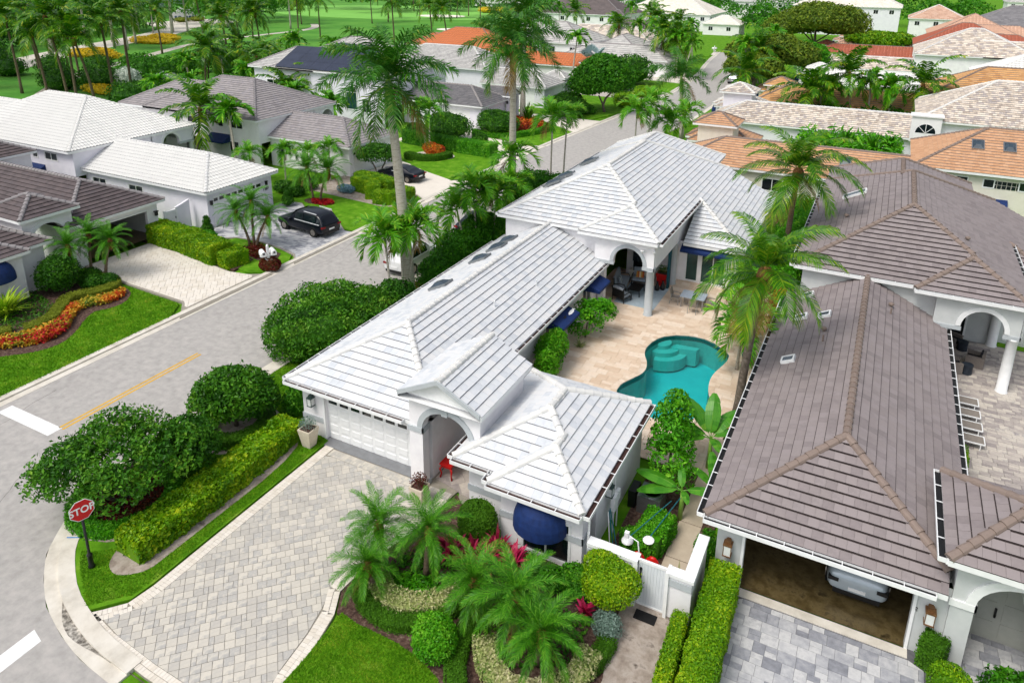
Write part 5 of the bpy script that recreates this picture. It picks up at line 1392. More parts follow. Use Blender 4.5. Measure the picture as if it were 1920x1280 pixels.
# ------------------------------------------------------------------ houses
main_house = villa('white_villa', 'white stucco villa with whitewashed tile roof, gabled entry arch and pool patio', (-21.5, 20.55), 0, False, M['stucco'], M['t_white'], detail=2,
    bv=19.1, portico='gable', pz=4.38, pu=(6.35, 10.0), door=(1.65, 6.55), limit=300, gutters='gutter_in', trim=True)
right_house = villa('grey_villa', 'light grey villa with grey-brown tile roof and an open garage holding a car', (-3.4, 20.75), 0, False, M['stucco_grey'], M['t_brown'], detail=2,
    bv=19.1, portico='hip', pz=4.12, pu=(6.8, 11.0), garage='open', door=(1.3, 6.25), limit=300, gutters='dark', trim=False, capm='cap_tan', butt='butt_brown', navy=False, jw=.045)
brown = villa('brown_roof_villa', 'white villa with dark brown roof, arched portico and an open empty garage by the street', (-47.2, 34.75, .35), R(90), True, M['stucco'], M['t_dark'], detail=0, lift=.35,
    bv=15.0, garage='open', door=(1.3, 6.0), portico='hip', pz=4.2, pu=(6.5, 10.4), guest=True, trim=False, side_win=False, butt='butt_brown', ext=False, capm='cap_grey')
whiteh = villa('white_barrel_roof_villa', 'white villa with white barrel tile roof beside the dark SUV and grey driveway', (-45.7, 37.25, .3), R(90), False, M['stucco_blue'], M['t_wbar'], detail=0, lift=.35,
    bv=15.0, bz=4.5, bw=(-1.0, 12.0), mode='barrel', ex=.38, tw=.3, garage='door', door=(1.0, 6.2), portico=None, guest=False, trim=False, ext=True)
greyh = villa('grey_tile_villa', 'white villa with mid-grey tile roof next to the dark sedan driveway', (-45.7, 54.4, .3), R(90), False, M['stucco'], M['t_grey'], detail=0, lift=.35,
    bv=10.5, bz=4.7, bw=(-1.6, 10.5), garage='door', door=(1.0, 6.2), portico=None, guest=False, trim=False, ext=True, blen=17, capm='cap_grey')
solar = villa('solar_roof_villa', 'two-storey white villa with black solar panels over its pale grey roof', (-45.2, 79.6, .3), R(90), False, M['stucco_blue'], M['t_dgrey'], detail=0, lift=.35,
    bv=12, bz=6.3, bw=(-4.6, 11), garage=None, side_garage=True, portico='gable', pz=3.3, pu=(6.5, 10), guest=False, ext=False, tile2=M['t_lgrey'], capm='cap_grey', trim=False, side_win=False, blen=19, porch_arch=False)
pale = villa('pale_grey_roof_villa', 'white villa with pale grey roof and side garage door with a row of small windows', (-44.6, 97.4, .3), R(90), False, M['stucco_blue'], M['t_lgrey'], detail=0, lift=.35,
    bv=10, garage=None, side_garage=True, portico='hip', pz=3.4, guest=False, ext=False, trim=False, side_win=False, blen=20)
terra = villa('terracotta_roof_villa', 'villa with bright terracotta barrel tile roof on the golf course side', (-44.5, 130.5, .2), R(90), True, M['stucco'], M['t_terra'], detail=0, lift=.3,
    bv=18, bw=(-2, 14), bz=4.6, mode='barrel', ex=.7, tw=.55, capm='cap_tan', garage='door', portico='hip', guest=False, ext=False, trim=False, side_win=False, blen=22)
H = dict(trim=False, detail=0, lift=.2, ext=True)
tanA = villa('orange_tile_villa', 'cream villa with orange-tan tile roof and two skylights, directly behind the grey villa', (-17.0, 66.4), R(-90), True, M['stucco_cream'], M['t_orange'], bv=19.5, bz=4.8, pz=5.2, side_win=True, capm='cap_tan', **H)
beigeB = villa('mottled_beige_roof_villa', 'villa with mottled beige tile roof and arched dormer, behind the orange roof', (-19.0, 88.0), R(-90), True, M['stucco_blue'], M['t_beige'], bv=22, bz=4.9, bw=(.2, 15), pz=5.2, side_win=False, capm='cap_white', **H)
tanC = villa('golden_tan_roof_villa', 'villa with golden tan tile roof behind the mottled beige roof', (-16.2, 104.5), R(-90), True, M['stucco_cream'], M['t_tan'], bv=20, bz=4.9, bw=(.2, 14), side_win=False, capm='cap_tan', tw=.5, ex=.45, **H)
whiteD = villa('white_ribbed_roof_villa', 'villa with white ribbed barrel roof on the far right, past the golden tan roof', (-13, 126), R(-90), True, M['stucco'], M['t_wbar'], bv=24, bz=4.9, bw=(.2, 15), mode='barrel', ex=.6, tw=.5, side_win=False, capm='cap_white', **H)
beigeE = villa('stained_beige_roof_villa', 'villa with dark-stained beige roof before the rust red roofs', (-16, 149), R(-90), True, M['stucco'], M['t_beige'], bv=19, bz=6, bw=(.2, 17), side_win=False, tw=.6, ex=.55, **H)
rustF = villa('rust_red_roof_villa', 'villa with rust red barrel tile roof behind the stained beige roof', (-16, 172), R(-90), True, M['stucco'], M['t_rust'], bv=19, bz=5.6, bw=(.2, 17), mode='barrel', ex=.7, tw=.6, side_win=False, capm='cap_tan', **H)
pinkF = villa('clay_roof_villa', 'villa with pale clay barrel roof carrying black solar panels, behind the rust red roof', (-13, 198), R(-90), True, M['stucco_cream'], M['t_pink'], bv=19, bz=5.8, bw=(.2, 19), mode='barrel', ex=.8, tw=.7, side_win=False, capm='cap_tan', **H)
def panels(h, p0, e, sv, n, nx, ny, w, l, name='solar_panel'):
    p0, e, sv, n = Vector(p0), Vector(e), Vector(sv), Vector(n)
    for i in range(nx):
        for j in range(ny):
            mb = MB(); a, b = i * (w + .03), j * (l + .03); Q = lambda x, y, z: p0 + e * x + sv * y + n * z
            mb.hexa([Q(a, b, .06), Q(a + w, b, .06), Q(a + w, b + l, .06), Q(a, b + l, .06), Q(a, b, .13), Q(a + w, b, .13), Q(a + w, b + l, .13), Q(a, b + l, .13)])
            h.b(mb, name, M['solar'])
fl = slope_frame('l')
panels(solar, (-4.6, 12 + 18.0, 6.36), *fl, 5, 3, 2.9, 1.75)
panels(solar, (-4.6 + 5.4 * .447 * 2, 12 + 12.0, 6.36 + 5.4 * .447), *fl, 3, 1, 2.4, 1.3)
fl2 = slope_frame('l')
panels(pinkF, (.2, 19 + 15, 6.0), *fl2, 6, 1, 2.0, 1.3); panels(pinkF, (.6, 14, 3.3), *fl2, 5, 1, 1.5, 1.0)
# windows on tall wall of the solar house
for a, b, z0, z1, ar in ((1.5, 3.9, 2.9, 4.6, False), (5.0, 6.8, 2.6, 4.2, True), (10.5, 13.4, 2.6, 3.0, False), (15.4, 17.2, 1.6, 3.9, True), (18.0, 19.2, 1.4, 3.2, False)):
    solar.window((-4.6 + .42, 12 + 22.5 - .3), (-4.6 + .42, 12), a + .6, b + .6, z0, z1, 0 if ar else 1, glass='glass_teal' if ar else 'glass', arch=ar, out=.05)
# fittings on the two near houses
fr = slope_frame('l'); k5 = .5
for v, z in ((9.47, 4.13), (13.65, 4.17), (15.7, 3.8), (17.1, 4.26)): main_house.skylight((1.9, v, 2.85 + .5 * 1.9 + .05), *fr, .8, 1.2, dark=True, white=False)
for v in (30.8, 26.1, 24.1): main_house.skylight((1.8, v, 4.8 + .9 + .05), *fr, .8, 1.4, dark=True, white=False)
for u, v in ((1.15, 18.2), (1.15, 15.3), (2.2, 14.95), (1.15, 10.6)): right_house.skylight((u, v, 2.85 + .5 * u + .04), *fr, .55, .6)
right_house.skylight((2.4, 30.5, 4.8 + .5 * 2.2 + .04), *fr, .9, 1.5)
for u, v, z, k in ((2.3, 13.1, 4.0, 0), (2.35, 12.0, 4.0, 1), (5.0, 17.1, 4.15, 0), (5.0, 16.2, 4.15, 1)): right_house.vent((u, v, 2.85 + .5 * min(u, 7.6 - u) + .05), k)
right_house.vent((2.2, 25.5, 5.85), 0); right_house.vent((8.3, 23.5, 6.15), 0)
for u, v in ((5.6, 8.6), (6.1, 12.4)): main_house.vent((u, v, 2.85 + .5 * (7.6 - u) + .05), 1, 'white')
main_house.lantern(1.0, .45, 1.87); right_house.lantern(.8, .45, 1.6, 'copper', 'lampglass', 1.1); right_house.lantern(6.72, .45, 1.68, 'copper', 'lampglass', 1.1)
main_house.lantern(14.43, .9, 1.95, out=(1, 0))
main_house.band([((.4, .45), (1.55, .45))], .8, 1.05); main_house.band([((11.3, -1.35), (12.1, -1.35)), ((13.75, -1.35), (14.43, -1.35)), ((9.6, -.7), (11.3, -.7)), ((14.43, -1.35), (14.43, -.9))], 1.25, 1.5)
main_house.b(MB().box(7.1, 3.15, 1.25, 9.4, 3.2, 2.2), 'entry_door', M['stucco_grey'])
right_house.b(MB().box(7.7, 2.0, 0, 9.8, 2.1, 2.3), 'entry_door', M['doorgrey'])
for a in (7.8, 8.8):
    for z0, z1 in ((.15, .75), (.85, 1.5), (1.6, 2.2)): right_house.b(MB().box(a, 1.985, z0, a + .8, 2.0, z1), 'door_panel', M['doorgrey'])
right_house.b(MB().box(8.58, 1.94, .95, 8.64, 1.985, 1.3).box(8.58, 1.9, 1.0, 8.63, 1.94, 1.05), 'door_handle', M['black'])
right_house.wall((6.95, 2.05), (7.75, 2.05), 0, 4, (), .2); right_house.wall((9.75, 2.05), (10.7, 2.05), 0, 4, (), .2)
tanA.skylight((3.3, 24.1, 4.8 + .5 * 3.1 + .03), *fr, .9, 1.2, dark=True, white=False); tanA.skylight((3.3, 26.3, 4.8 + .5 * 3.1 + .03), *fr, .9, 1.2, dark=True, white=False); tanA.skylight((2.2, 14.5, 2.85 + 1.1 + .03), *fr, .9, 1.2, dark=True, white=False)
gb = MB()
for i in range(17):
    for j in range(2): gb.box(.595, 25 + i * .32, 3.6 + j * .32, .62, 25 + i * .32 + .28, 3.6 + j * .32 + .28)
tanA.b(gb, 'glass_blocks', M['glass'], kind='stuff')
mb = MB().box(-.35, 21.6, 2.6, 1.2, 24.4, 5.3).box(-.5, 21.45, 5.3, 1.3, 24.55, 5.45); beigeB.b(mb, 'dormer', M['stucco']); mb = MB(); mb.face([(-.36, 23 + .95 * math.cos(math.pi * i / 12), 3.6 + .95 * math.sin(math.pi * i / 12)) for i in range(13)]); beigeB.b(mb, 'dormer_window', M['glass'])
mb = MB()
for a_ in (45, 90, 135): mb.bar((-.38, 23, 3.6), (-.38, 23 + .95 * math.cos(R(a_)), 3.6 + .95 * math.sin(R(a_))), .05)
beigeB.b(mb, 'dormer_glazing_bar', M['white'])
# simple far houses in world coordinates
def far_house(name, label, rects, wall, tile, mode='flat', wins=(), zt=0):
    h = House(name, label, 'house', (rects[0][0], rects[0][2], 0), 0, False, wall)
    ox, oy = rects[0][0], rects[0][2]
    for x0, x1, y0, y1, ze, ax in rects:
        x0 -= ox; x1 -= ox; y0 -= oy; y1 -= oy
        h.hip(x0, x1, y0, y1, ze, tile, axis=ax, eaves='lrfk', ex=.7, tw=None if 0 else None, mode=mode, wt=.8) if False else h.hip(x0, x1, y0, y1, ze, tile, axis=ax, eaves='lrfk', ex=.7, mode=mode, wt=.8, capm='cap_grey' if tile in (M['t_slate'], M['t_brownd'], M['t_lgrey']) else 'cap_white')
        a, b, c, d = x0 + .4, x1 - .4, y0 + .4, y1 - .4; zz = ze - .13
        nw = max(1, int((b - a) / 4)); op = [((b - a) * (i + .3) / nw, (b - a) * (i + .3) / nw + 1.4, ze - 2.1, ze - .8) for i in range(nw)]
        h.wall((a, c), (b, c), -.1, zz, op)
        for o in op: h.window((a, c), (b, c), o[0], o[1], o[2], o[3], 1)
        nw = max(1, int((d - c) / 5)); op = [((d - c) * (i + .3) / nw, (d - c) * (i + .3) / nw + 1.4, ze - 2.1, ze - .8) for i in range(nw)]
        h.wall((b, c), (b, d), -.1, zz, op)
        for o in op: h.window((b, c), (b, d), o[0], o[1], o[2], o[3], 1)
        h.wall((b, d), (a, d), -.1, zz); h.wall((a, d), (a, c), -.1, zz)
    h.finish(0); return h
far_house('pale_slate_roof_villa', 'long pale slate-grey roofed villa behind the big round tree', [(-80, -56, 141, 156, 5.2, 'u'), (-60, -38, 138, 147, 3.2, 'u'), (-57, -47, 147, 160, 4, 'v')], M['stucco'], M['t_lgrey'])
far_house('dark_brown_roof_villa', 'white villa with dark brown roof and white arch at the top of the street', [(-108, -76, 222, 244, 6, 'u'), (-76, -58, 205, 214, 3.6, 'u'), (-80, -74, 217, 223, 6.4, 'v')], M['stucco'], M['t_brownd'])
far_house('tan_roof_garage_house', 'low taupe roofed house in front of the dark brown roof', [(-78, -52, 172, 184, 3.4, 'u')], M['stucco'], M['t_beige'])
far_house('cream_roof_villa', 'villa with a broad cream roof near the end of the street', [(-88, -56, 252, 276, 5.4, 'u'), (-56, -44, 240, 250, 3.4, 'u')], M['stucco'], M['t_cream'])
far_house('two_storey_white_house', 'two-storey white house with dark slit windows at the end of the street', [(-32, 0, 262, 284, 9.0, 'u')], M['stucco_blue'], M['t_cream'])
far_house('pink_gable_house', 'small house with pinkish roof left of the slate hip roofs', [(2, 18, 262, 278, 6.0, 'v')], M['stucco'], M['t_pink'])
far_house('slate_hip_house', 'house with slate-grey hip roof and blue arched awning in the far upper right', [(18, 44, 250, 270, 5.6, 'u'), (26, 36, 240, 252, 4, 'v')], M['stucco'], M['t_slate'])
far_house('slate_wide_house', 'wide slate-grey roofed house right of the other slate house', [(48, 78, 242, 262, 5.6, 'u'), (58, 68, 232, 244, 4, 'v')], M['stucco'], M['t_slate'])
far_house('corner_white_house', 'tall white house with dark narrow windows at the top right corner', [(74, 96, 205, 222, 8.6, 'v')], M['stucco'], M['t_slate'])
far_house('columned_white_house', 'large white house with dark glazed bays at the top centre', [(-205, -168, 352, 368, 8, 'u')], M['stucco'], M['t_cream'])
far_house('white_bay_house', 'white house with glazed bays at the top edge above the brown roof', [(-150, -112, 338, 356, 8, 'u')], M['stucco'], M['t_lgrey'])
far_house('white_terrace_house', 'white terrace house with tall windows at the top edge right of centre', [(38, 80, 372, 388, 8, 'u')], M['stucco'], M['t_lgrey'])
far_house('white_end_house', 'white house seen through the trees beyond the street end', [(-70, -38, 330, 346, 7, 'u')], M['stucco'], M['t_lgrey'])
# ------------------------------------------------------------------ planting, near
ribbon_hedge('hedge', 'long lime-green leafy hedge between the corner lawn and the pale paver driveway', [(-21.35, 12.4), (-21.25, 15), (-21.3, 18), (-21.45, 20.5)], 1.3, .95, M['lf_lime'], .17, 420, wob=.14, aspect=.6, jit=.7)
ribbon_hedge('round_hedge', 'low round clipped hedge ringing the mulch under the corner tree', disc((-24.0, 14.25), 1.75, 20), .65, .45, M['lf_bright'], .1, 420, closed=True)
ribbon_hedge('round_hedge', 'low round clipped hedge ringing the dome bush beside the garage', disc((-24.05, 19.7), 1.4, 18), .7, .55, M['lf_low'], .09, 420, closed=True)
ground_plants('bedding_plants', 'dark red bedding plants under the corner tree', disc((-24.0, 14.2), 1.4), 1500, .16, M['lf_dcroton'], .35)
bush('umbrella_tree', 'spreading dark green umbrella tree behind the stop sign', 'tree', [(-23.9, 13.9, 2.3, 2.5, 2.3, 1.05), (-25.1, 13.0, 2.0, 1.6, 1.5, .9), (-22.6, 15.1, 2.3, 1.6, 1.5, .95), (-24.4, 14.8, 2.5, 2.0, 1.7, .95), (-22.9, 13.2, 1.95, 1.4, 1.2, .75), (-25.8, 12.5, 1.7, .9, .9, .55)], 15000, .17, M['lf_dark'], core=0, depth=.75, aspect=.55, jit=.75, low=-.75, cull=.45, cl=.5, base=.58, gap=(.45, -.28),
     trunk=[([(-24.2, 14.3, 0), (-24.3, 14.1, .8), (-24.9, 13.3, 2.2)], .12, .05), ([(-24.1, 14.35, 0), (-23.9, 14.2, .9), (-23.0, 13.8, 2.3)], .11, .05), ([(-24.2, 14.4, 0), (-24.2, 14.7, 1.0), (-24.0, 15.2, 2.4)], .1, .04), ([(-24.1, 14.2, 0), (-23.6, 14.8, .8), (-22.4, 15.6, 2.2)], .09, .04), ([(-24.2, 14.2, 0), (-24.1, 13.5, .8), (-23.2, 12.8, 2.0)], .09, .04)])
bush('shrub', 'rounded dark shrub merging into the right side of the umbrella tree', 'shrub', [(-23.0, 16.5, 1.5, 1.25, 1.2, 1.25), (-23.5, 16.8, 1.3, 1.0, 1.0, 1.0)], 5200, .16, M['lf_dark'], core=.6, depth=.5, jit=.7, base=.42)
bush('shrub', 'domed glossy shrub inside the second hedge ring by the garage', 'shrub', [(-24.1, 19.8, 1.7, 1.75, 1.7, 1.1), (-24.5, 19.2, 1.5, 1.3, 1.2, .9), (-23.4, 20.3, 1.5, 1.2, 1.1, .9)], 7500, .19, M['lf_dark'], core=.55, depth=.5, jit=.7, trunk=[([(-24.1, 19.8, 0), (-24.1, 19.8, 1.2)], .12, .08)], base=.5)
bush('big_dome_bush', 'very large dome-shaped bush between street and white roof', 'shrub', [(-25.3, 27.7, 1.5, 3.3, 3.3, 1.9), (-26.2, 26.3, 1.2, 2.0, 2.0, 1.5), (-24.0, 28.9, 1.5, 2.0, 2.2, 1.6)], 17000, .19, M['lf_dark'], core=.74, depth=.35, jit=.75, base=.62, low=-.8, cl=.45)
bush('shrub', 'tall dark shrub between the big dome bush and the leaning palm', 'shrub', [(-23.7, 31.4, 1.3, 1.3, 1.5, 1.5)], 3500, .19, M['lf_dark'], core=.7, base=.3)
bush('shrub', 'dark hedge shrub under the palm cluster beside the parked white van', 'shrub', [(-24.3, 39.2, 1.5, 1.5, 2.2, 1.7), (-24.4, 42.6, 1.6, 1.5, 2.4, 1.8), (-24.3, 36.6, 1.0, 1.2, 1.5, 1.2)], 8500, .22, M['lf_mid'], core=.7, base=.4, jit=.8)
bush('shrub', 'large rounded dark shrub at the far corner of the white villa by the street', 'shrub', [(-24.4, 51.6, 2.0, 2.4, 3.0, 2.3), (-24.2, 48.2, 1.6, 2.0, 2.2, 2.0), (-24.0, 55.2, 1.5, 2, 2.4, 1.7)], 11000, .24, M['lf_mid'], core=.72, base=.38, jit=.8)
bush('shrub', 'low dark shrub against the street side wall of the white villa garage', 'shrub', [(-22.4, 24.2, .7, .6, 1.0, .9), (-22.4, 21.9, .6, .6, .8, .8)], 2600, .14, M['lf_mid'], core=.7)
# front bed right of the drive
bush('topiary_bush', 'clipped drum-shaped bush beside the arched front entry', 'shrub', [(-10.9, 18.75, .95, .78, .75, .85), (-10.9, 18.75, 1.25, .68, .66, .55)], 5200, .085, M['lf_low'], core=.85, depth=.1, jit=.5, base=.6)
ribbon_hedge('hedge', 'low dark clipped hedge under the drum-shaped bush along the guest wing', [(-11.6, 18.1), (-10.4, 18.3), (-9.3, 18.35), (-8.4, 18.4)], .9, .5, M['lf_mid'], .1, 420)
for k, q in enumerate(([(-9.9, 18.3), (-10.5, 17.75), (-11.2, 17.55)], [(-9.1, 18.0), (-9.9, 17.5)])):
    for j, (x, y) in enumerate(q): spiky('ti_plant', ['magenta ti plant nearest the drum bush', 'magenta ti plant between two date palms', 'magenta ti plant at the driveway end of the row', 'pink ti plant under the blue dome awning', 'pink ti plant beside the guest wing window'][k * 3 + j], (x, y, .45), 46, .85, M['lf_pink'], 'magenta ti plants in the front bed', .085)
spiky('ti_plant', 'peach-pink ti plant beside the box topiary tree', (-6.3, 17.6, .2), 22, .55, M['lf_pink'], None, .06)
bush('bromeliads', 'strappy green bromeliads under the left date palms', 'plant', [(-11.6, 15.9, .25, .9, .5, .3)], 700, .3, M['lf_bright'], core=0, aspect=.22, depth=.8)
ribbon_hedge('variegated_hedge', 'cream variegated low hedge curving inside the clipped border by the driveway', [(-12.9, 15.5), (-12.2, 15.1), (-11.4, 15.2), (-10.7, 15.7), (-10.2, 16.4)], .75, .5, M['lf_var'], .1, 460, base=.5, jit=.8)
ribbon_hedge('clipped_border', 'curved clipped green border hedge at the driveway bend', smooth_poly([(-13.5, 15.7), (-13.3, 14.95), (-12.5, 14.5), (-11.5, 14.4), (-10.8, 14.8), (-10.3, 15.5), (-9.9, 16.2)], False, 2), .55, .42, M['lf_low'], .06, 900, wob=.02)
bush('ball_bush', 'bright green ball-shaped bush on the mulch before the date palms', 'shrub', [(-9.85, 14.3, .62, .72, .72, .68)], 4200, .1, M['lf_bright'], core=.8, depth=.2, jit=.8, base=.6)
ribbon_hedge('clipped_border', 'curved clipped green border hedge running to the bottom of the picture', smooth_poly([(-9.35, 16.3), (-9.35, 15.4), (-9.25, 14.6), (-8.8, 13.7), (-8.0, 12.8), (-7, 12.2)], False, 2), .62, .42, M['lf_low'], .06, 900, wob=.02)
ribbon_hedge('variegated_hedge', 'cream variegated hedge arc at the bottom edge of the front bed', smooth_poly([(-8.6, 15.2), (-8.3, 14.7), (-7.7, 14.2), (-6.9, 14.1), (-6.1, 14.5), (-5.6, 15.3), (-5.55, 16.3)], False, 1), .7, .5, M['lf_var'], .1, 460, base=.62, jit=.8)
ribbon_hedge('clipped_border', 'short clipped green border hedge beside the sandy gate path', smooth_poly([(-5.25, 17.0), (-5.3, 16.3), (-5.6, 15.5), (-6.1, 14.6)], False, 2), .55, .42, M['lf_low'], .06, 900, wob=.02)
bush('silver_bush', 'small silver-leaved bush at the corner of the gate path', 'shrub', [(-5.45, 17.35, .4, .5, .48, .45)], 1500, .085, M['lf_silver'], core=.75)
bush('box_topiary', 'bright lime box-shaped topiary tree in front of the garden wall', 'shrub', [(-5.75, 18.1, 1.15, .85, .75, .6), (-6.0, 18.6, 1.3, .75, .5, .6), (-5.4, 18.35, 1.25, .7, .6, .6)], 6500, .09, M['lf_lime'], core=.8, depth=.15, jit=.6, trunk=[([(-5.7, 18.2, 0), (-5.7, 18.2, .8)], .06, .05)])
bush('shrub', 'leafy green shrub at the corner of the guest wing behind the date palms', 'shrub', [(-6.9, 18.4, .5, .75, .6, .55), (-7.6, 18.2, .4, .6, .5, .45)], 2400, .12, M['lf_mid'], core=.7)
ground_plants('ground_cover', 'dark low ground cover with a few purple flowers under the date palms', [(-9.0, 15.6), (-7.4, 14.9), (-6.0, 15.6), (-6.0, 17.5), (-9.0, 17.4)], 1200, .14, M['lf_mid'], .2, 'ground cover')
ground_plants('ground_cover', 'green ground cover under the left date palms', [(-13.2, 15.8), (-10.4, 16.4), (-10.2, 17.4), (-12.6, 18.2)], 1100, .15, M['lf_mid'], .22, 'ground cover')
for lb, x, y, h_, ln, sc in (('date palm nearest the driveway edge, its fronds hanging over the pavers', -13.15, 16.3, 1.75, (-.25, 0), 1.0), ('date palm standing before the arched entry, dead brown frond showing', -11.7, 16.6, 1.95, (.1, .1), 1.0), ('shortest date palm at the lower left of the front bed', -12.85, 15.25, 1.2, (-.15, -.1), .85),
                           ('largest date palm in front of the blue dome awning', -8.0, 16.0, 1.7, (.1, -.1), 1.1), ('date palm left of the largest one, above the clipped border', -9.3, 16.0, 1.4, (-.15, 0), .95), ('date palm nearest the bottom edge of the picture', -6.9, 15.4, 1.4, (.15, -.1), 1.02)):
    palm('date', 'date_palm', lb, (x, y, .05), h_, ln, sc, .1, True, 'date palms in the front bed', boots=True)
# right of the gate
ribbon_hedge('hedge', 'tall clipped lime hedge beside the open garage of the grey villa', [(-2.55, 20.7), (-2.5, 18.5), (-2.4, 16.0), (-2.35, 12.5)], .95, 1.3, M['lf_lime'], .09, 700, base=.4, wob=.05)
ribbon_hedge('hedge', 'narrow clipped hedge beside the sandy gate path', [(-3.45, 18.6), (-3.35, 16.5), (-3.2, 12.5)], .45, .8, M['lf_lime'], .085, 700, wob=.03)
ribbon_hedge('hedge', 'small dark upright hedge between garage lantern and arch column', [(3.25, 20.95), (3.85, 20.7)], .55, 1.15, M['lf_low'], .08, 700)
bush('ball_bush', 'round olive bush at the foot of the grey villa arch column', 'shrub', [(4.0, 19.95, .5, .62, .6, .6)], 2600, .085, M['lf_lime'], core=.8, base=.3)
bush('shrub', 'loose leafy shrub at the bottom right corner', 'shrub', [(5.6, 20.4, .5, .9, .8, .6), (6.6, 20.2, .5, .9, .8, .6)], 2600, .15, M['lf_mid'], core=.6)
ribbon_hedge('hedge', 'low hedge boxed around the air conditioner behind the garden wall', [(-5.9, 20.6), (-5.35, 21.2), (-5.2, 22.6)], 1.05, .9, M['lf_bright'], .1, 520, wob=.08)
bush('pool_shrub', 'tall loose green shrub between the guest wing and the pool', 'shrub', [(-5.7, 25.2, 1.6, 1.0, 1.1, 1.4), (-5.9, 26.4, 2.0, .9, 1.0, 1.4), (-5.4, 24.4, 1.2, .9, .8, 1.0), (-6.1, 27.2, 2.3, .6, .7, .8)], 5200, .19, M['lf_bright'], core=.0, depth=.8, jit=.85, gap=(.5, -.2), trunk=[([(-5.8, 25.6, 0), (-5.8, 25.7, 1.5)], .08, .05)])
bush('patio_shrub', 'loose green shrub on the patio between the two navy awnings', 'shrub', [(-13.2, 35.1, 1.3, 1.0, 1.0, 1.0), (-12.6, 35.7, 1.6, .9, .9, .7), (-13.5, 34.6, 1.0, .7, .8, .8)], 3800, .19, M['lf_bright'], core=.2, depth=.7, jit=.85, gap=(.4, -.25), trunk=[([(-13.3, 35.1, 0), (-13.2, 35.1, 1.0)], .06, .04)])
bush('patio_shrub', 'upright lime shrub beside the nearer navy awning', 'shrub', [(-13.5, 30.6, 1.1, .75, .8, 1.2), (-13.2, 29.6, .9, .6, .7, 1.0), (-13.4, 31.4, 1.3, .6, .6, 1.0)], 4200, .2, M['lf_bright'], core=.45, depth=.5, aspect=.32, jit=.8, base=.6)
spiky('agave', 'small spiky variegated plant at the foot of the patio shrub', (-13.1, 33.9, .04), 30, .5, M['lf_var'], None, .04)
bush('shrub', 'low shrub at the base of the upright lime shrub on the patio', 'shrub', [(-13.2, 29.0, .4, .6, .6, .5)], 900, .16, M['lf_mid'], core=.6)
banana('banana_plant', 'larger banana plant with big paddle leaves beside the pool', (-4.5, 26.9, 0), 1.5, [(R(150), 58, 2.1, 1.1), (R(100), 72, 1.9, .9), (R(185), 30, 2.3, 1.0), (R(60), 45, 2.0, 1.1), (R(210), 20, 2.0, .9), (R(20), 40, 1.6, 1.2), (R(300), 35, 1.2, 1.3)])
banana('banana_plant', 'smaller banana plant with yellowing leaves over the air conditioner', (-4.75, 23.4, 0), 1.35, [(R(172), 16, 1.9, .6), (R(198), 8, 1.7, .7), (R(10), 20, 1.7, .8), (R(110), 55, .9, .8), (R(300), 30, .8, 1.5)])
banana('banana_plant', 'young banana plant against the grey villa gutter', (-3.75, 24.6, 0), .9, [(R(120), 70, 1.4, .6), (R(80), 65, 1.5, .7), (R(160), 40, 1.2, .9)])
bush('shrub', 'narrow strip of dark shrubs along the grey villa side wall', 'shrub', [(-3.45, 21.9, .45, .4, .9, .5), (-3.35, 29.2, .5, .4, 1.0, .7), (-3.3, 33.0, .5, .4, 1.2, .6), (-3.4, 26.6, .4, .4, .8, .5)], 2600, .18, M['lf_mid'], core=.5, aspect=.3)
spiky('croton', 'orange-red croton beside the stone path near the banana plants', (-4.1, 29.5, .1), 26, .6, M['lf_croton'], None, .07)
bush('red_croton', 'tall red and yellow croton behind the coconut palms', 'shrub', [(-3.75, 40.6, 2.0, .55, .6, .9), (-3.75, 40.0, 1.0, .5, .6, .9)], 1300, .24, M['lf_croton'], core=.3, base=.3, aspect=.4)
bush('shrub', 'dense green shrubs between the pool patio and the grey villa', 'shrub', [(-3.9, 43.2, 1.5, .8, 2.0, 1.7), (-4.2, 46.6, 2.2, 1.5, 2.2, 2.4), (-4.0, 51.0, 2.4, 1.6, 3.0, 2.6), (-4.4, 55.5, 2.0, 1.8, 2.5, 2.2)], 8500, .26, M['lf_bright'], core=.7, aspect=.35)
palm('coco', 'coconut_palm', 'coconut palm leaning beside the pool with drooping yellow-green fronds', (-4.15, 31.2, 0), 7.7, (.55, -.3), 1.12, .2, True, None, boots=True, cnt=18, mt='bark')
palm('coco', 'coconut_palm', 'second coconut palm rising behind the one at the pool, against the orange roof', (-4.4, 46.0, 0), 8.4, (.2, .2), 1.2, .19, True, None, boots=True, cnt=22)
palm('xmas', 'clump_palm', 'short multi-frond palm under the leaning coconut palm', (-5.0, 35.6, 0), 2.6, (.1, .1), 1.45, .08, True, None, cnt=13)
palm('xmas', 'clump_palm', 'low bushy palm next to the dining table', (-5.2, 38.9, 0), 2.1, (0, 0), 1.3, .07, True, None, cnt=13)
palm('xmas', 'clump_palm', 'small palm at the back of the patio beside the french doors', (-6.2, 42.4, 0), 2.0, (0, .1), 1.2, .07, True, None, cnt=12)
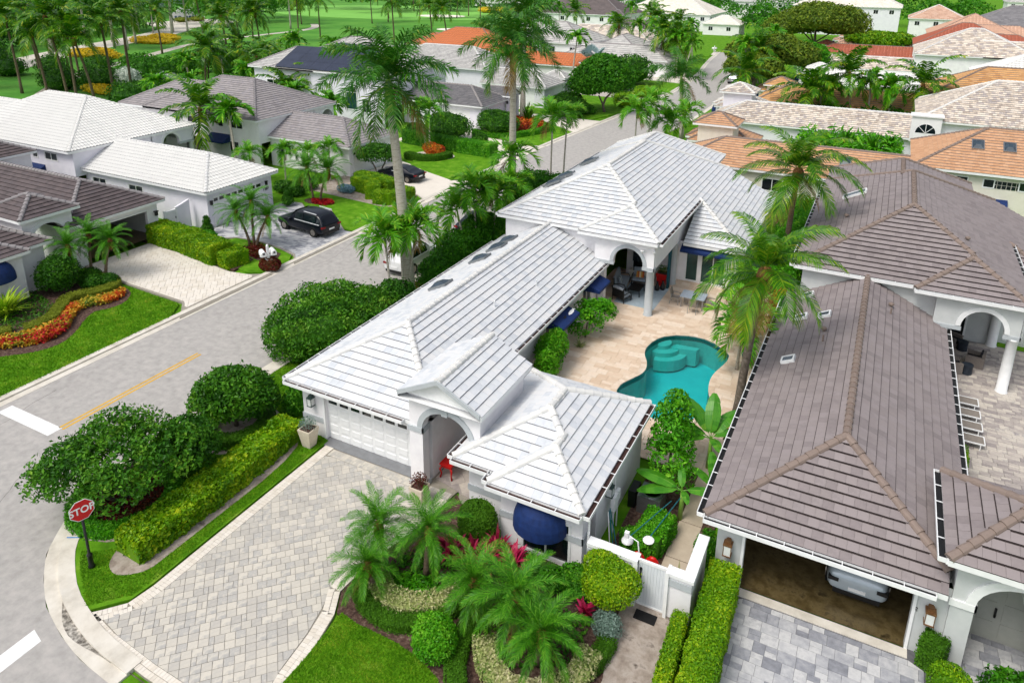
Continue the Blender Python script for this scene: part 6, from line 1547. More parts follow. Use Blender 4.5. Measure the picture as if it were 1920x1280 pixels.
# street palms on the main lot
for lb, x, y, h_, ln, sc in (('leaning palm with a thin curved trunk beside the big dome bush', -24.6, 32.3, 4.6, (-1.1, 1.0), 1.15), ('palm with a yellow crownshaft left of the first royal palm trunk', -25.1, 34.2, 4.6, (-.3, .3), 1.15), ('palm whose crown wraps the first royal palm trunk', -25.0, 34.6, 4.9, (.4, .5), 1.2),
                           ('leaning palm with orange seed cluster over the garage roof', -24.0, 40.3, 4.1, (-1.3, .6), 1.25), ('tall thin palm, second of the cluster by the white roof', -24.1, 41.6, 5.4, (-.5, .4), 1.15), ('tall thin palm, third of the cluster by the white roof', -24.1, 42.6, 5.1, (0, .3), 1.1), ('thin palm, last of the cluster nearest the main roof corner', -23.8, 43.2, 4.8, (.3, .3), 1.1),
                           ('small palm standing against the second royal palm trunk', -24.6, 48.0, 6.4, (-.1, 0), 1.2), ('short palm low against the second royal palm trunk', -24.2, 46.8, 4.3, (0, 0), 1.2), ('tall slender palm with brown hanging fronds before the street bend', -24.6, 55.0, 8.2, (0, .2), 1.2), ('tallest slender palm beside the brown-fronded one', -24.4, 57.2, 7.9, (.2, .2), .9),
                           ('palm at the rear corner of the white villa roof', -23.5, 74.5, 5.6, (0, .2), 1.3), ('palm with golden fronds at the rear of the white villa', -23.0, 77.5, 6.0, (.2, .2), 1.35), ('palm with rusty crownshaft beside the orange tower', -21.6, 79.5, 3.8, (.1, .2), 1.4), ('broad palm closest to the orange tower roof', -20.6, 82.5, 4.2, (.3, .2), 1.3)):
    palm('xmas', 'street_palm', lb, (x, y, .05), h_, ln, sc * 1.28, .085, True, 'small palms along the main street', cnt=13)
palm('royal', 'royal_palm', 'nearest tall royal palm with a huge crown at the kerb', (-25.2, 34.9, .05), 13.6, (-1.1, .2), 1.38, .36, True, 'tall royal palms', cnt=23)
palm('royal', 'royal_palm', 'tall royal palm rising behind the white roof', (-24.8, 48.3, .05), 14.6, (0, 0), 1.3, .3, True, 'tall royal palms', cnt=22)
palm('royal', 'royal_palm', 'royal palm with a dark trunk in the croton bed', (-44.0, 88.6, .05), 13.6, (.2, 0), 1.8, .33, True, 'tall royal palms', cnt=22)
palm('royal', 'royal_palm', 'royal palm with sweeping fronds over the middle of the street', (-22.0, 88.5, .05), 7.6, (-.6, 0), 1.3, .26, True, 'tall royal palms', cnt=11)
# ------------------------------------------------------------------ planting, left side
ribbon_hedge('golden_border', 'golden clipped border winding between flowers and palms at the brown-roofed house', smooth_poly([(-44.5, 27.2), (-42.9, 27.3), (-42.2, 26.4), (-42.5, 25.5), (-43.1, 24.8), (-43.2, 24.1), (-42.3, 23.2), (-41.5, 22.3), (-41.2, 21.3), (-41.4, 20.6)], False, 1), .75, .5, M['lf_olive'], .08, 520, wob=.03)
ribbon_hedge('golden_border', 'short golden clipped border at the left edge of the picture', [(-41.9, 20.1), (-42.6, 18.8), (-43.6, 17.0)], .75, .5, M['lf_olive'], .08, 520, wob=.03)
ground_plants('flower_bed', 'bed of red and orange flowers curving along the edge of the left lawn', smooth_poly([(-41.6, 27.0), (-40.6, 26.2), (-40.6, 24.9), (-41.3, 24.2), (-40.9, 23.2), (-39.7, 22.1), (-39.1, 20.8), (-39.4, 19.9), (-40.5, 18.6), (-43.2, 17.0), (-43.0, 18.0), (-41.4, 19.6), (-40.7, 21.0), (-41.0, 22.2), (-42.0, 23.4), (-42.4, 24.4), (-41.7, 25.3), (-41.5, 26.2)]), 5200, .2, M['lf_mixfl'], .42, cl=.7, cs=1.2)
ground_plants('flower_bed', 'clusters of bright red flowers among the mixed flower bed', smooth_poly([(-40.6, 22.9), (-39.4, 21.8), (-38.9, 20.6), (-40.4, 18.8), (-41.2, 19.0), (-40.0, 20.7), (-40.5, 21.9), (-41.4, 22.8)]), 900, .2, M['lf_red'], .46)
spiky('crinum_lily', 'big yellow-green strap-leaved lily with white flowers left of the driveway', (-44.3, 21.2, .1), 130, 1.9, leafmat('lily_leaf', ['#4a8212', '#7fac1c', '#aac52c', '#cad84c'], .4), None, .1, (25, 80))
ground_plants('ground_cover', 'dark green ground cover under the strap-leaved lily', [(-46, 17), (-43.5, 18.5), (-42, 20.5), (-41.9, 22.2), (-43.0, 23.4), (-46.5, 24)], 2600, .16, M['lf_dark'], .3, 'ground cover')
bush('shrub', 'dark rounded shrub under the blue dome awning of the brown-roofed house', 'shrub', [(-45.0, 24.9, 1.2, 1.25, 1.3, 1.25)], 4200, .2, M['lf_dark'], core=.75, base=.42, aspect=.35)
bush('shrub', 'low dark hedge-like shrub at the foot of the robellini palms', 'shrub', [(-44.0, 26.3, .4, .9, .7, .5), (-43.2, 27.0, .4, .8, .6, .45), (-44.9, 27.0, .4, .7, .6, .5)], 3000, .14, M['lf_dark'], core=.75)
for lb, x, y, h_, ln in (('robellini palm left of the three by the open garage', -45.4, 26.3, 2.6, (-.1, -.2)), ('robellini palm in the middle of the three by the open garage', -45.6, 27.4, 2.9, (0, .2)), ('robellini palm right of the three by the open garage', -44.3, 27.5, 2.7, (.35, .45))):
    palm('date', 'robellini_palm', lb, (x, y, .05), h_, ln, 1.1, .1, True, 'palms by the open garage', boots=True)
palm('date', 'robellini_palm', 'dark palm poking in at the left edge over the brown roof', (-52.0, 21.0, 0), 5.2, (0, 0), 1.4, .12, True)
ribbon_hedge('hedge', 'long clipped lime hedge along the cream driveway', [(-47.6, 34.0), (-43.5, 33.7), (-39.8, 33.1)], 1.6, 1.5, M['lf_lime'], .17, 300, wob=.08, base=.45, jit=.8)
ribbon_hedge('hedge', 'lower end block of clipped hedge near the mailbox', [(-40.5, 33.8), (-38.3, 33.2)], 1.7, 1.05, M['lf_lime'], .17, 300, wob=.08, base=.47, jit=.8)
ground_plants('croton_bed', 'red croton bed beneath the three leaning palms', [(-40.3, 35.2), (-38.2, 34.7), (-37.3, 35.5), (-37.7, 36.1), (-40.2, 36.7)], 1400, .2, M['lf_dcroton'], .4, base=.6)
bush('croton_bush', 'bronze croton bush under the white mailboxes', 'shrub', [(-36.1, 33.95, .38, .85, .7, .45)], 2400, .16, M['lf_dcroton'], core=.7, base=.6)
for lb, x, y, h_, ln, sc in (('left of three leaning robellini palms before the white garage', -40.4, 36.3, 2.7, (-.9, -.2), 1.15), ('middle of three robellini palms before the white garage, tallest', -40.0, 36.3, 3.5, (-.1, .2), 1.2), ('right of three leaning robellini palms before the white garage', -39.7, 36.2, 2.5, (.9, .5), 1.15), ('left of two robellini palms on the lawn above the SUV', -43.9, 47.0, 3.0, (-.5, 0), 1.5), ('right of two robellini palms on the lawn above the SUV', -43.3, 47.2, 2.9, (.6, .6), 1.45)):
    palm('date', 'robellini_palm', lb, (x, y, .05), h_, ln, sc, .1, True, 'robellini palms at the white barrel-roofed house', boots=True)
ground_plants('flower_bed', 'round patch of red flowers at the foot of two palms on the lawn', disc((-42.9, 47.0), 1.0, 12, 1.2, .7), 700, .2, M['lf_red'], .3, base=.35)
bush('cone_shrub', 'small dark cone-shaped shrub at the garage corner by the SUV', 'shrub', [(-44.9, 44.9, .6, .55, .55, .6), (-44.9, 44.9, 1.2, .32, .32, .55)], 1300, .13, M['lf_dark'], core=.8)
bush('cone_shrub', 'small dark cone-shaped shrub below the garage downpipe', 'shrub', [(-45.2, 36.6, .5, .5, .5, .5), (-45.2, 36.6, 1.1, .3, .3, .5)], 1200, .13, M['lf_dark'], core=.8)
bush('shrub', 'mixed low shrubs in the corner by the white gate', 'shrub', [(-46.4, 35.6, .4, .9, .5, .5), (-44.4, 36.0, .35, .9, .5, .4)], 1500, .15, M['lf_bright'], core=.7)
bush('ball_bush', 'round clipped bush between the brown roof and the white wall', 'shrub', [(-51.6, 36.0, 1.2, 1.0, .6, 1.2)], 1600, .16, M['lf_bright'], core=.85)
bush('shrub', 'row of low dark shrubs at the corner of the white villa lawn', 'shrub', [(-46.5, 47.6, .5, 1.0, 1.0, .6), (-48.3, 48.0, .5, 1.2, .9, .6), (-47.2, 49.6, .5, 1.4, .8, .6)], 3000, .2, M['lf_dark'], core=.75)
for k, (x, y, h_) in enumerate(((-50.5, 50.5, 3.2), (-48.5, 51.5, 3.0), (-46.8, 52.6, 3.4), (-53.5, 49.0, 2.8))):
    palm('xmas', 'courtyard_palm', ['small palm nearest the arched white villa wall in the side yard', 'small palm beside the red-leaved shrub in the side yard', 'small bushy palm at the white fence of the grey-roofed house', 'small palm furthest back in the side yard'][k], (x, y, 0), h_, (0, .1), 1.2, .08, True, 'courtyard palms between the two left villas')
ribbon_hedge('hedge', 'zigzag clipped hedge block nearest the lawn by the sedan', [(-43.0, 51.8), (-40.6, 51.3), (-39.6, 49.9)], 1.3, 1.35, M['lf_lime'], .14, 300, base=.42, wob=.05)
ribbon_hedge('hedge', 'curved clipped hedge block beside the street kerb', [(-38.9, 49.4), (-37.6, 49.6), (-36.9, 50.6), (-36.9, 51.8)], 1.2, 1.2, M['lf_lime'], .14, 300, base=.42, wob=.05)
ribbon_hedge('hedge', 'rear clipped hedge block behind the zigzag by the sedan', [(-44.2, 53.6), (-41.5, 53.4), (-39.2, 52.6)], 1.3, 1.2, M['lf_lime'], .14, 300, base=.36, wob=.05)
bush('blue_plants', 'blue-grey flowering plants in front of the clipped hedges', 'plant', [(-43.2, 50.6, .35, 1.0, .7, .4)], 700, .18, M['lf_blue'], core=.6)
bush('small_tree', 'small dark multi-stemmed tree at the grey-roofed garage', 'tree', [(-44.0, 56.6, 2.3, 1.9, 1.7, 1.0), (-44.9, 56.2, 2.1, 1.2, 1.2, .8), (-43.2, 57.2, 2.1, 1.2, 1.2, .8)], 4200, .22, M['lf_dark'], core=.4, depth=.5, trunk=[([(-44.1, 56.6, 0), (-44.4, 56.5, .9), (-44.9, 56.3, 1.9)], .09, .05), ([(-44.0, 56.6, 0), (-43.7, 56.8, .9), (-43.2, 57, 1.9)], .09, .05)])
bush('croton_bush', 'round orange croton bush ringed by a hedge on the far lawn', 'shrub', [(-43.6, 66.2, .6, 1.2, 1.0, .7), (-44.9, 67.2, .6, .9, .9, .6)], 1700, .3, M['lf_croton'], core=.7, base=.5)
ribbon_hedge('round_hedge', 'curved clipped hedge around the orange croton bush', smooth_poly([(-45.8, 64.0), (-44.6, 63.6), (-43.0, 63.7), (-41.9, 64.8), (-41.7, 66.2)], False, 1), .9, .7, M['lf_low'], .12, 340)
for k, (x, y, ln) in enumerate(((-45.4, 67.2, (-.9, 0)), (-44.9, 67.1, (-.1, .2)))): palm('xmas', 'veitchia_palm', ['left of two pale-trunked palms in the orange croton bush', 'right of two pale-trunked palms in the orange croton bush'][k], (x, y, 0), 4.9, ln, 1.5, .1, True)
ribbon_hedge('hedge', 'dark green clipped hedge along the far side of the lawn', [(-50.5, 70.4), (-46, 69.6), (-42, 69.1)], 1.3, 1.5, M['lf_mid'], .18, 240)
ribbon_hedge('hedge', 'bright clipped end of the hedge beside the street', [(-42, 69.1), (-37.6, 68.7)], 1.6, 1.5, M['lf_bright'], .18, 240)
for lb, x, y, r_, h_ in (('round dark tree before the grey villa white garage door', -46.2, 73.2, 2.9, 2.6), ('large round clipped bush beside the second royal palm', -42.6, 79.0, 2.7, 2.4), ('round clipped bush beside the pale villa garage door', -39.6, 93.6, 2.8, 2.4), ('clipped dark shrub by the hedge end', -41.2, 72.0, 1.0, 1.4), ('dark bush left of the round garage tree', -49.6, 71.6, 1.6, 1.6)):
    bush('round_bush', lb, 'shrub', [(x, y, h_ * .62, r_, r_, h_ * .62), (x - r_ * .3, y, h_ * .8, r_ * .7, r_ * .7, h_ * .5)], int(1500 * r_), .26, M['lf_dark'], core=.8, depth=.2, base=.45)
ground_plants('croton_bed', 'dark red and orange crotons in the bed by the royal palm', [(-44.8, 84.5), (-40.9, 78.0), (-38.6, 83.0), (-40.5, 88.0), (-44.5, 90)], 2400, .4, M['lf_croton'], .7, base=.25, cl=.7, cs=2)
ribbon_hedge('hedge', 'low curved hedge edging the croton bed', smooth_poly([(-45.3, 77.6), (-43.0, 76.9), (-40.5, 77.4), (-38.6, 81.0), (-38.0, 83.4), (-38.6, 85.0)], False, 1), .8, .7, M['lf_bright'], .16, 260)
spiky('traveller_plant', 'tall upright strap-leaved plant at the dark palm trunk', (-42.5, 87.2, .3), 40, 2.6, M['lf_dark'], None, .16, (50, 88), droop=.4)
bush('big_round_tree', 'large round dark green tree on a curved trunk at the bend', 'tree', [(-36.8, 99.5, 5.0, 4.0, 3.8, 3.0), (-38.6, 99.0, 4.2, 3.0, 3.0, 2.6), (-35.4, 101, 4.6, 3.0, 3.0, 2.7), (-36.8, 100, 6.6, 2.6, 2.6, 1.8), (-39.5, 101, 3.6, 2.2, 2.2, 2.2)], 13000, .42, M['lf_mid'], core=.7, depth=.4, base=.42, trunk=[([(-36.2, 99.6, 0), (-36.5, 99.6, 1.0), (-36.2, 99.7, 2.0), (-35.2, 100, 3.2)], .22, .12), ([(-36.4, 99.6, .9), (-37.2, 99.6, 2.4)], .15, .1)])
bush('shrub', 'dark hedge mass under the big round tree', 'shrub', [(-41.5, 98.5, 1.2, 2.5, 2.5, 1.5), (-39.0, 97.0, .7, 2.6, 1.2, .9)], 3000, .34, M['lf_dark'], core=.8)
bush('shrub', 'dark round trees beyond the driveway with the parked blue car', 'shrub', [(-42, 128, 2.4, 4.5, 4, 2.8), (-46, 124, 2.2, 4, 4, 2.6)], 3200, .5, M['lf_dark'], core=.8)
bush('shrub', 'bright clipped shrubs at the bend in the street', 'shrub', [(-35.6, 115.5, .8, 1.8, 2.5, 1.0), (-36.8, 109.5, .8, 2.0, 1.5, .9), (-35.2, 105.5, .8, 1.6, 2, .9)], 2200, .3, M['lf_lime'], core=.8)
ribbon_hedge('hedge', 'dark square hedge beside the far lawn', [(-46, 146), (-37.5, 147)], 2.2, 2.4, M['lf_mid'], .35, 60)
lawn([(-45, 148.5), (-35.6, 148), (-37.5, 160), (-46, 162)], .08); lawn([(-52, 176), (-39.2, 178), (-41, 192), (-56, 196)], .08)
# ------------------------------------------------------------------ golf course, far trees
ORD = ['leftmost'] + [w + ' from the left' for w in 'second third fourth fifth sixth seventh eighth ninth tenth eleventh twelfth thirteenth fourteenth fifteenth sixteenth seventeenth eighteenth nineteenth twentieth twenty-first twenty-second twenty-third twenty-fourth twenty-fifth twenty-sixth twenty-seventh twenty-eighth twenty-ninth thirtieth thirty-first thirty-second thirty-third thirty-fourth thirty-fifth thirty-sixth thirty-seventh thirty-eighth'.split()]
def imx(p): d = Vector((p[0], p[1], 3 - CAM_H)); return d.dot(r2) / d.dot(fw)
def ranked(L): return sorted(L, key=imx)
def far_palm(kind, label, x, y, h_, s_=1.2, ln=None, group=None, r0=.2, mt=None):
    palm(kind, 'tall_palm', label, (x, y, -.05), h_, ln or (rnd.uniform(-1, 1), rnd.uniform(-1, 1)), s_, r0, False, group, boots=kind == 'coco', mt=mt)
GP = [(-136, 64, 11), (-143, 72, 12), (-131, 76, 12.5), (-133, 84, 11.5), (-136, 96, 12), (-149, 92, 11), (-123.8, 68.3, 12), (-117.8, 68.8, 10), (-112.9, 68.9, 12.5), (-110.9, 69, 11.5), (-106.4, 68.9, 9.5), (-107.5, 72.9, 12), (-108.9, 77, 13), (-140.8, 119.6, 13), (-109.5, 98, 11), (-139.7, 129, 11), (-126.4, 120.3, 10.5), (-125.5, 121.5, 10), (-146.8, 156.2, 12), (-146.9, 165, 11), (-152.3, 116.8, 10), (-110, 150, 12), (-104, 165, 10), (-112, 170, 10)]
for k, (x, y, h_) in enumerate(ranked(GP)): far_palm('coco', 'tall coconut palm lining the golf fairway, %s of that row' % ORD[k], x, y, h_, 1.6, (rnd.uniform(-.8, .8), rnd.uniform(-1.6, .2)), 'coconut palms along the fairway')
EP = [(-157, 94.2), (-171.9, 118.6), (-165.6, 117.6), (-177.1, 128.4), (-188.8, 148.8), (-192.4, 157.4), (-165, 88), (-182, 118), (-196, 142), (-205, 150), (-212, 162), (-174, 104), (-150, 72), (-160, 76), (-186, 128), (-200, 180), (-178, 186)]
for k, (x, y) in enumerate(ranked(EP)): far_palm('royal' if k % 2 else 'coco', 'tall palm along the entrance road beyond the fairway, %s' % ORD[k], x, y, 14 if k % 2 else 13, 1.8, None, 'palms along the entrance road', .28, 'bark_pale')
for k, (x, y) in enumerate(ranked([(-126 - rnd.random() * 80, 190 + rnd.random() * 120) for _ in range(16)])):
    far_palm('coco', 'slender palm standing on the far fairway, %s' % ORD[k], x, y, rnd.uniform(9, 13), 1.8, None, 'palms on the far fairway')
for k, (x, y) in enumerate(((-201, 152), (-197, 156))): fan_palm('silver_palm', ['silver-blue fan palm left of its twin by the entrance sign', 'silver-blue fan palm right of its twin by the entrance sign'][k], (x, y, 0), 9, 3.0)
fan_palm('silver_palm', 'silver-blue fan palm at the left edge behind the white roof', (-118, 55, 0), 1.0, 1.8); fan_palm('silver_palm', 'silver-blue fan palm beside the terracotta roof', (-46.5, 121, 0), 5, 1.7); fan_palm('silver_palm', 'silver-blue fan palm in front of the slate roofs', (40, 214, 0), 8, 2.6)
MIDP = [(-34.5, 137, 7), (-36.5, 139, 8), (-37.5, 142, 7.5), (-35.8, 144, 8), (-39, 146, 7), (-41, 143, 8.5), (-38.2, 150, 8), (-43, 152, 8), (-45, 156, 9), (-41.5, 158, 8), (-47, 160, 8), (-39.5, 163, 8.5), (-44, 168, 8.5), (-52, 165, 8), (-56, 160, 8), (-50, 172, 9)]
for k, (x, y, h_) in enumerate(ranked(MIDP)): far_palm('xmas' if rnd.random() < .5 else 'coco', 'palm in the dense cluster at the street bend, %s' % ORD[k], x, y, h_, 1.5, None, 'palm cluster at the street bend', .14)
RP = [(-21.6, 140, 7.5), (-22.8, 130, 8.0), (-20, 134, 7), (-19.5, 146, 8), (-22, 152, 8.5), (-2.0, 105.5, 6.5), (-6, 104.2, 5.4), (-9, 103.5, 5.0), (-4, 103.4, 7.4), (0.5, 104, 6.0), (3.5, 104.5, 6.5), (-7.5, 105, 6.2), (-20.5, 116, 5)]
for k, (x, y, h_) in enumerate(ranked(RP)): far_palm('xmas' if k % 3 else 'coco', 'palm among the tan and beige roofs right of the street, %s' % ORD[k], x, y, h_, 1.7, None, 'palms among the right hand roofs', .14)
CP_ = [(-57, 50.5, 6.2), (-63, 51, 6.0), (-90, 66.5, 4.5), (-84, 67.5, 4.8), (-104, 88, 5.5), (-107, 94, 5), (-110, 101, 5.5), (-115, 97, 5), (-119, 104, 6), (-100, 97, 5), (-105, 108, 6), (-98, 118, 5), (-92, 122, 5.5), (-72, 75, 4), (-70, 78, 4.5), (-76, 79, 4), (-82, 84, 6), (-86, 80, 5), (-90, 86, 6), (-80, 70, 4), (-60, 67.5, 4.2), (-66, 68.6, 5), (-96, 78, 6), (-100, 84, 7), (-78, 88, 4.4), (-92, 96, 8), (-88, 100, 7), (-60, 118, 5), (-58, 112, 5), (-57, 190, 9), (-62, 176, 8), (-92, 210, 9), (-84, 205, 8), (-66, 200, 10), (-72, 128, 7.5), (-50, 120, 8.5)]
for k, (x, y, h_) in enumerate(ranked(CP_)): far_palm('xmas' if rnd.random() < .6 else 'coco', 'garden palm between the villas left of the street, %s' % ORD[k], x, y, h_, 1.6, None, 'garden palms between the left villas', .14)
for lb, bl, m_, n_, sz in (('dark evergreen bushes behind the white barrel roof', [(-101, 71, 1.4, 4, 3, 2), (-96, 74, 1.4, 3.5, 3, 2), (-92, 75, 1.6, 3, 3, 2.2)], 'lf_dark', 3600, .4), ('white-flowering bush behind the white barrel roof', [(-103, 79, 1.6, 2.6, 2.4, 1.9)], 'lf_white', 1600, .4), ('orange and yellow flower bank behind the white barrel roof', [(-94, 72.5, .7, 5, 1.2, .8)], 'lf_yellow', 1200, .4), ('dense bushes along the fairway behind the grey-roofed house', [(-92, 82, 1.5, 4, 3, 2.2), (-86, 88, 1.8, 4, 3, 2.4), (-97, 90, 1.8, 3.6, 3, 2.2), (-84, 78, 1.4, 3.5, 3, 2)], 'lf_mid', 5200, .4), ('lime bushes behind the ridge of the white barrel roof', [(-88, 71, 1.0, 4, 2.4, 1.4), (-80, 72, 1.0, 4, 2.4, 1.4)], 'lf_bright', 2600, .35),
                            ('dark shrubs at the foot of the left fairway palms', [(-123, 74, 1.6, 4, 3, 2.4), (-117, 77, 1.6, 4, 3, 2.4)], 'lf_dark', 3000, .45), ('white-flowering bush among the fairway palm trunks', [(-114, 80, 1.5, 2.6, 2.2, 1.9)], 'lf_white', 1300, .4), ('dense dark bushes right of the white-flowering bush', [(-118, 86, 2, 5, 4, 3), (-112, 88, 2, 4, 4, 2.8), (-108, 84, 1.7, 4, 3, 2.4)], 'lf_mid', 4600, .5), ('orange and yellow flower bank along the fairway palms', [(-111, 74, .7, 6, 1.4, .9)], 'lf_yellow', 1300, .4), ('long dark shrub border on the fairway before the entrance road', [(-146, 79, 1.4, 4, 3, 2), (-143, 85, 1.4, 3.5, 3, 2), (-150, 74, 1.6, 4, 3, 2.2), (-139, 92, 1.2, 3, 3, 1.7)], 'lf_dark', 3600, .45), ('palm-like thicket before the solar roof on the fairway edge', [(-121, 98, 1.6, 4, 4, 2.4), (-115, 103, 1.6, 4, 4, 2.4), (-108, 98, 1.5, 4, 4, 2.2)], 'lf_mid', 3600, .5),
                            ('dark palms-and-shrubs thicket beside the solar roof', [(-96, 108, 2, 5, 5, 3), (-90, 112, 2, 4, 4, 3)], 'lf_dark', 2800, .5), ('yellow-flowered hedge before the dark trees of the fairway', [(-168 + 6 * i, 300 + 2.6 * i, 1.2, 5, 2.4, 1.5) for i in range(14)], 'lf_yellow', 5200, .6), ('flower island with yellow blooms beside the cart path', [(-160, 105, .6, 9, 3.5, 1.1), (-163, 108, .6, 5, 3, 1)], 'lf_yellow', 2400, .5), ('second flower island with yellow blooms nearer the entrance', [(-176, 132, .6, 8, 3.5, 1.1), (-181, 140, .6, 6, 3, 1)], 'lf_yellow', 2200, .5),
                            ('row of dark and silver shrubs along the entrance road', [(-150 - 4 * i, 74 + 3.4 * i, 1.5, 3, 3, 2.2) for i in range(5)], 'lf_dark', 3600, .45),
                            ('low hedge at the foot of the entrance sign wall', [(-231, 187, .8, 3, 3, 1), (-230, 193, .8, 3, 3, 1)], 'lf_olive', 700, .5)):
    bush('bushes', lb, 'bushes', bl, n_, sz, M[m_], core=.8, base=.45)
def big_tree(label, x, y, h_, r_, m_='lf_mid', n_=5200, sz=.6, base=.4):
    q = random.Random(int(x * 3 + y)); bl = []
    for i in range(7): an = i * 2.4; rr = r_ * .55; bl.append((math.cos(an) * rr, math.sin(an) * rr, h_ * q.uniform(.55, .75), r_ * q.uniform(.5, .65), r_ * q.uniform(.5, .65), h_ * q.uniform(.2, .28)))
    bl.append((0, 0, h_ * .8, r_ * .6, r_ * .6, h_ * .22))
    return bush('broad_tree', label, 'tree', bl, n_, sz, M[m_], core=.7, depth=.4, base=base, loc=(x, y, 0), trunk=[([(0, 0, 0), (.2, 0, h_ * .35), (0, .2, h_ * .6)], .4, .2)] + [([(0, 0, h_ * .3), (math.cos(a) * r_ * .5, math.sin(a) * r_ * .5, h_ * .6)], .2, .1) for a in (0, 2, 4)])
M['lf_oak'] = leafmat('olive_tree_leaf', ['#2e4a10', '#4a6a18', '#6a8220', '#8a9a2c', '#50721c'], .5)
big_tree('broad olive-green tree with layered branches at the street end', -20, 142, 9, 7.5, 'lf_oak', 9000, .7)
big_tree('second layered olive-green tree behind the first', -17, 184, 13, 10.5, 'lf_oak', 9000, .7)
big_tree('darker broad tree over the street before the olive trees', -20.5, 128, 6.5, 4.5, 'lf_oak', 6500, .6)
big_tree('round yellow-green tree right of the layered olive trees', -4, 200, 6, 7, 'lf_lime', 6000, .7, .35)
big_tree('rounded green tree before the slate roof with the blue awning', 24, 220, 6, 8, 'lf_mid', 4500, .7)
big_tree('slender green tree beside the beige roof gable', -14.5, 146, 7.5, 4, 'lf_bright', 3600, .5)
big_tree('dark tree left of the two storey white house', -38, 246, 7, 6, 'lf_dark', 3400, .6)
ground_plants('garden_planting', 'tropical garden planting between the orange and mottled beige roofs', [(-8, 79.5), (2, 78.5), (2, 86.5), (-8, 86.5)], 3200, .8, M['lf_bright'], 3.2, 'planting', aspect=.3)
for k, (x, y) in enumerate(((-3.2, 82), (-.8, 81), (.8, 82.5))): spiky('bird_of_paradise', ['tall strap-leaved plant left of three before the arched dormer', 'tall strap-leaved plant in the middle of three before the arched dormer', 'tall strap-leaved plant right of three before the arched dormer'][k], (x, y, 2.4), 22, 2.2, M['lf_mid'], None, .2, (40, 85), droop=.6)
ground_plants('garden_planting', 'dark garden planting between the beige and golden tan roofs', [(-12, 103), (8, 103), (8, 106.5), (-12, 106.5)], 2600, .9, M['lf_mid'], 3.0, 'planting', aspect=.35)
# forest masses behind everything
def forest(label, segs, n_, hmin, hmax, m_, sz):
    rg = np.random.default_rng(len(label)); P, N = [], []
    for (x0, y0, x1, y1, dp) in segs:
        L = math.hypot(x1 - x0, y1 - y0); k = int(n_ * L / sum(math.hypot(s[2] - s[0], s[3] - s[1]) for s in segs)); nb = max(4, int(L / 9))
        bl = []
        for i in range(nb * 2):
            t = rg.random(); h_ = rg.uniform(hmin, hmax); r_ = rg.uniform(5, 9); ox = rg.uniform(0, dp); nx, ny = -(y1 - y0) / L, (x1 - x0) / L
            bl.append((x0 + (x1 - x0) * t + nx * ox, y0 + (y1 - y0) * t + ny * ox, h_ * .55, r_, r_, h_ * .5))
        p, q = blob_pts(bl, k, rg, .3, -.3, .8); P.append(p); N.append(q)
    P = np.concatenate(P); N = np.concatenate(N); A = [leaf_arr(P, N, sz, rg, .6, .6, .38, cl=.45, cs=6)]
    o = link('treeline', npmesh('treeline', *join(*A), M[m_])); o['kind'] = 'stuff'; o['label'] = label; o['category'] = 'trees'
forest('dense band of trees across the top of the picture', [(-260, 262, -205, 262, 40), (-207, 300, -170, 322, 40), (-170, 345, -130, 345, 40), (-120, 372, -60, 392, 40), (-60, 392, 130, 430, 60), (100, 300, 150, 420, 30)], 46000, 9, 16, 'lf_dark', 1.3)
forest('thick trees behind the entrance road at the upper left', [(-170, 62, -186, 100, 18), (-188, 104, -212, 156, 22), (-205, 90, -222, 126, 30), (-222, 140, -240, 180, 30), (-244, 196, -250, 262, 40), (-196, 178, -200, 232, 26), (-300, 160, -260, 250, 50)], 60000, 7, 14, 'lf_mid', .95)
forest('low dark hedges and bushes under the far trees', [(-206, 286, -162, 318, 8), (-160, 330, -60, 372, 10), (-170, 60, -192, 108, 5), (-194, 112, -220, 166, 5)], 16000, 3, 5, 'lf_dark', .8)
forest('trees between the houses along the far street', [(-60, 300, 40, 300, 25), (-150, 320, -60, 300, 20), (-34, 226, -14, 240, 8)], 14000, 6, 11, 'lf_mid', 1.0)

# ------------------------------------------------------------------ grass blades on the near lawns
def grass(label, poly, dens, h_, w, z, skip=()):
    rg = np.random.default_rng(int(dens)); xs = [p[0] for p in poly]; ys = [p[1] for p in poly]; n = int((max(xs) - min(xs)) * (max(ys) - min(ys)) * dens)
    X, Y = rg.uniform(min(xs), max(xs), n), rg.uniform(min(ys), max(ys), n)
    def ins(pl):
        c = np.zeros(len(X), bool)
        for i in range(len(pl)):
            a, b = pl[i], pl[i - 1]
            if a[1] == b[1]: continue
            c ^= ((a[1] > Y) != (b[1] > Y)) & (X < (b[0] - a[0]) * (Y - a[1]) / (b[1] - a[1]) + a[0])
        return c
    ok = ins(poly)
    for q in skip: ok &= ~ins(q)
    P = np.c_[X[ok], Y[ok], np.full(ok.sum(), z)]; n = len(P); an = rg.uniform(0, 6.28, n); dx = np.c_[np.cos(an), np.sin(an), np.zeros(n)] * w
    tip = P + np.c_[rg.normal(size=n) * h_ * .6, rg.normal(size=n) * h_ * .6, h_ * rg.uniform(.6, 1.3, n)]
    V = np.stack([P - dx, P + dx, tip], 1).reshape(-1, 3); F = np.arange(3 * n).reshape(-1, 3)
    T = np.clip(.45 + .22 * rg.normal(size=n) + .3 * clump(P, 1.2, 8) + .25 * clump(P, .35, 9), 0, 1)
    o = link('grass', npmesh('grass', V, F, T, M['lf_grass'])); o['kind'] = 'stuff'; o['label'] = label; o['category'] = 'grass'
M['lf_grass'] = leafmat('grass_blade', ['#3a6c06', '#4c840b', '#5f9611', '#82a922', '#a8a83c'], .7, .2, .1)
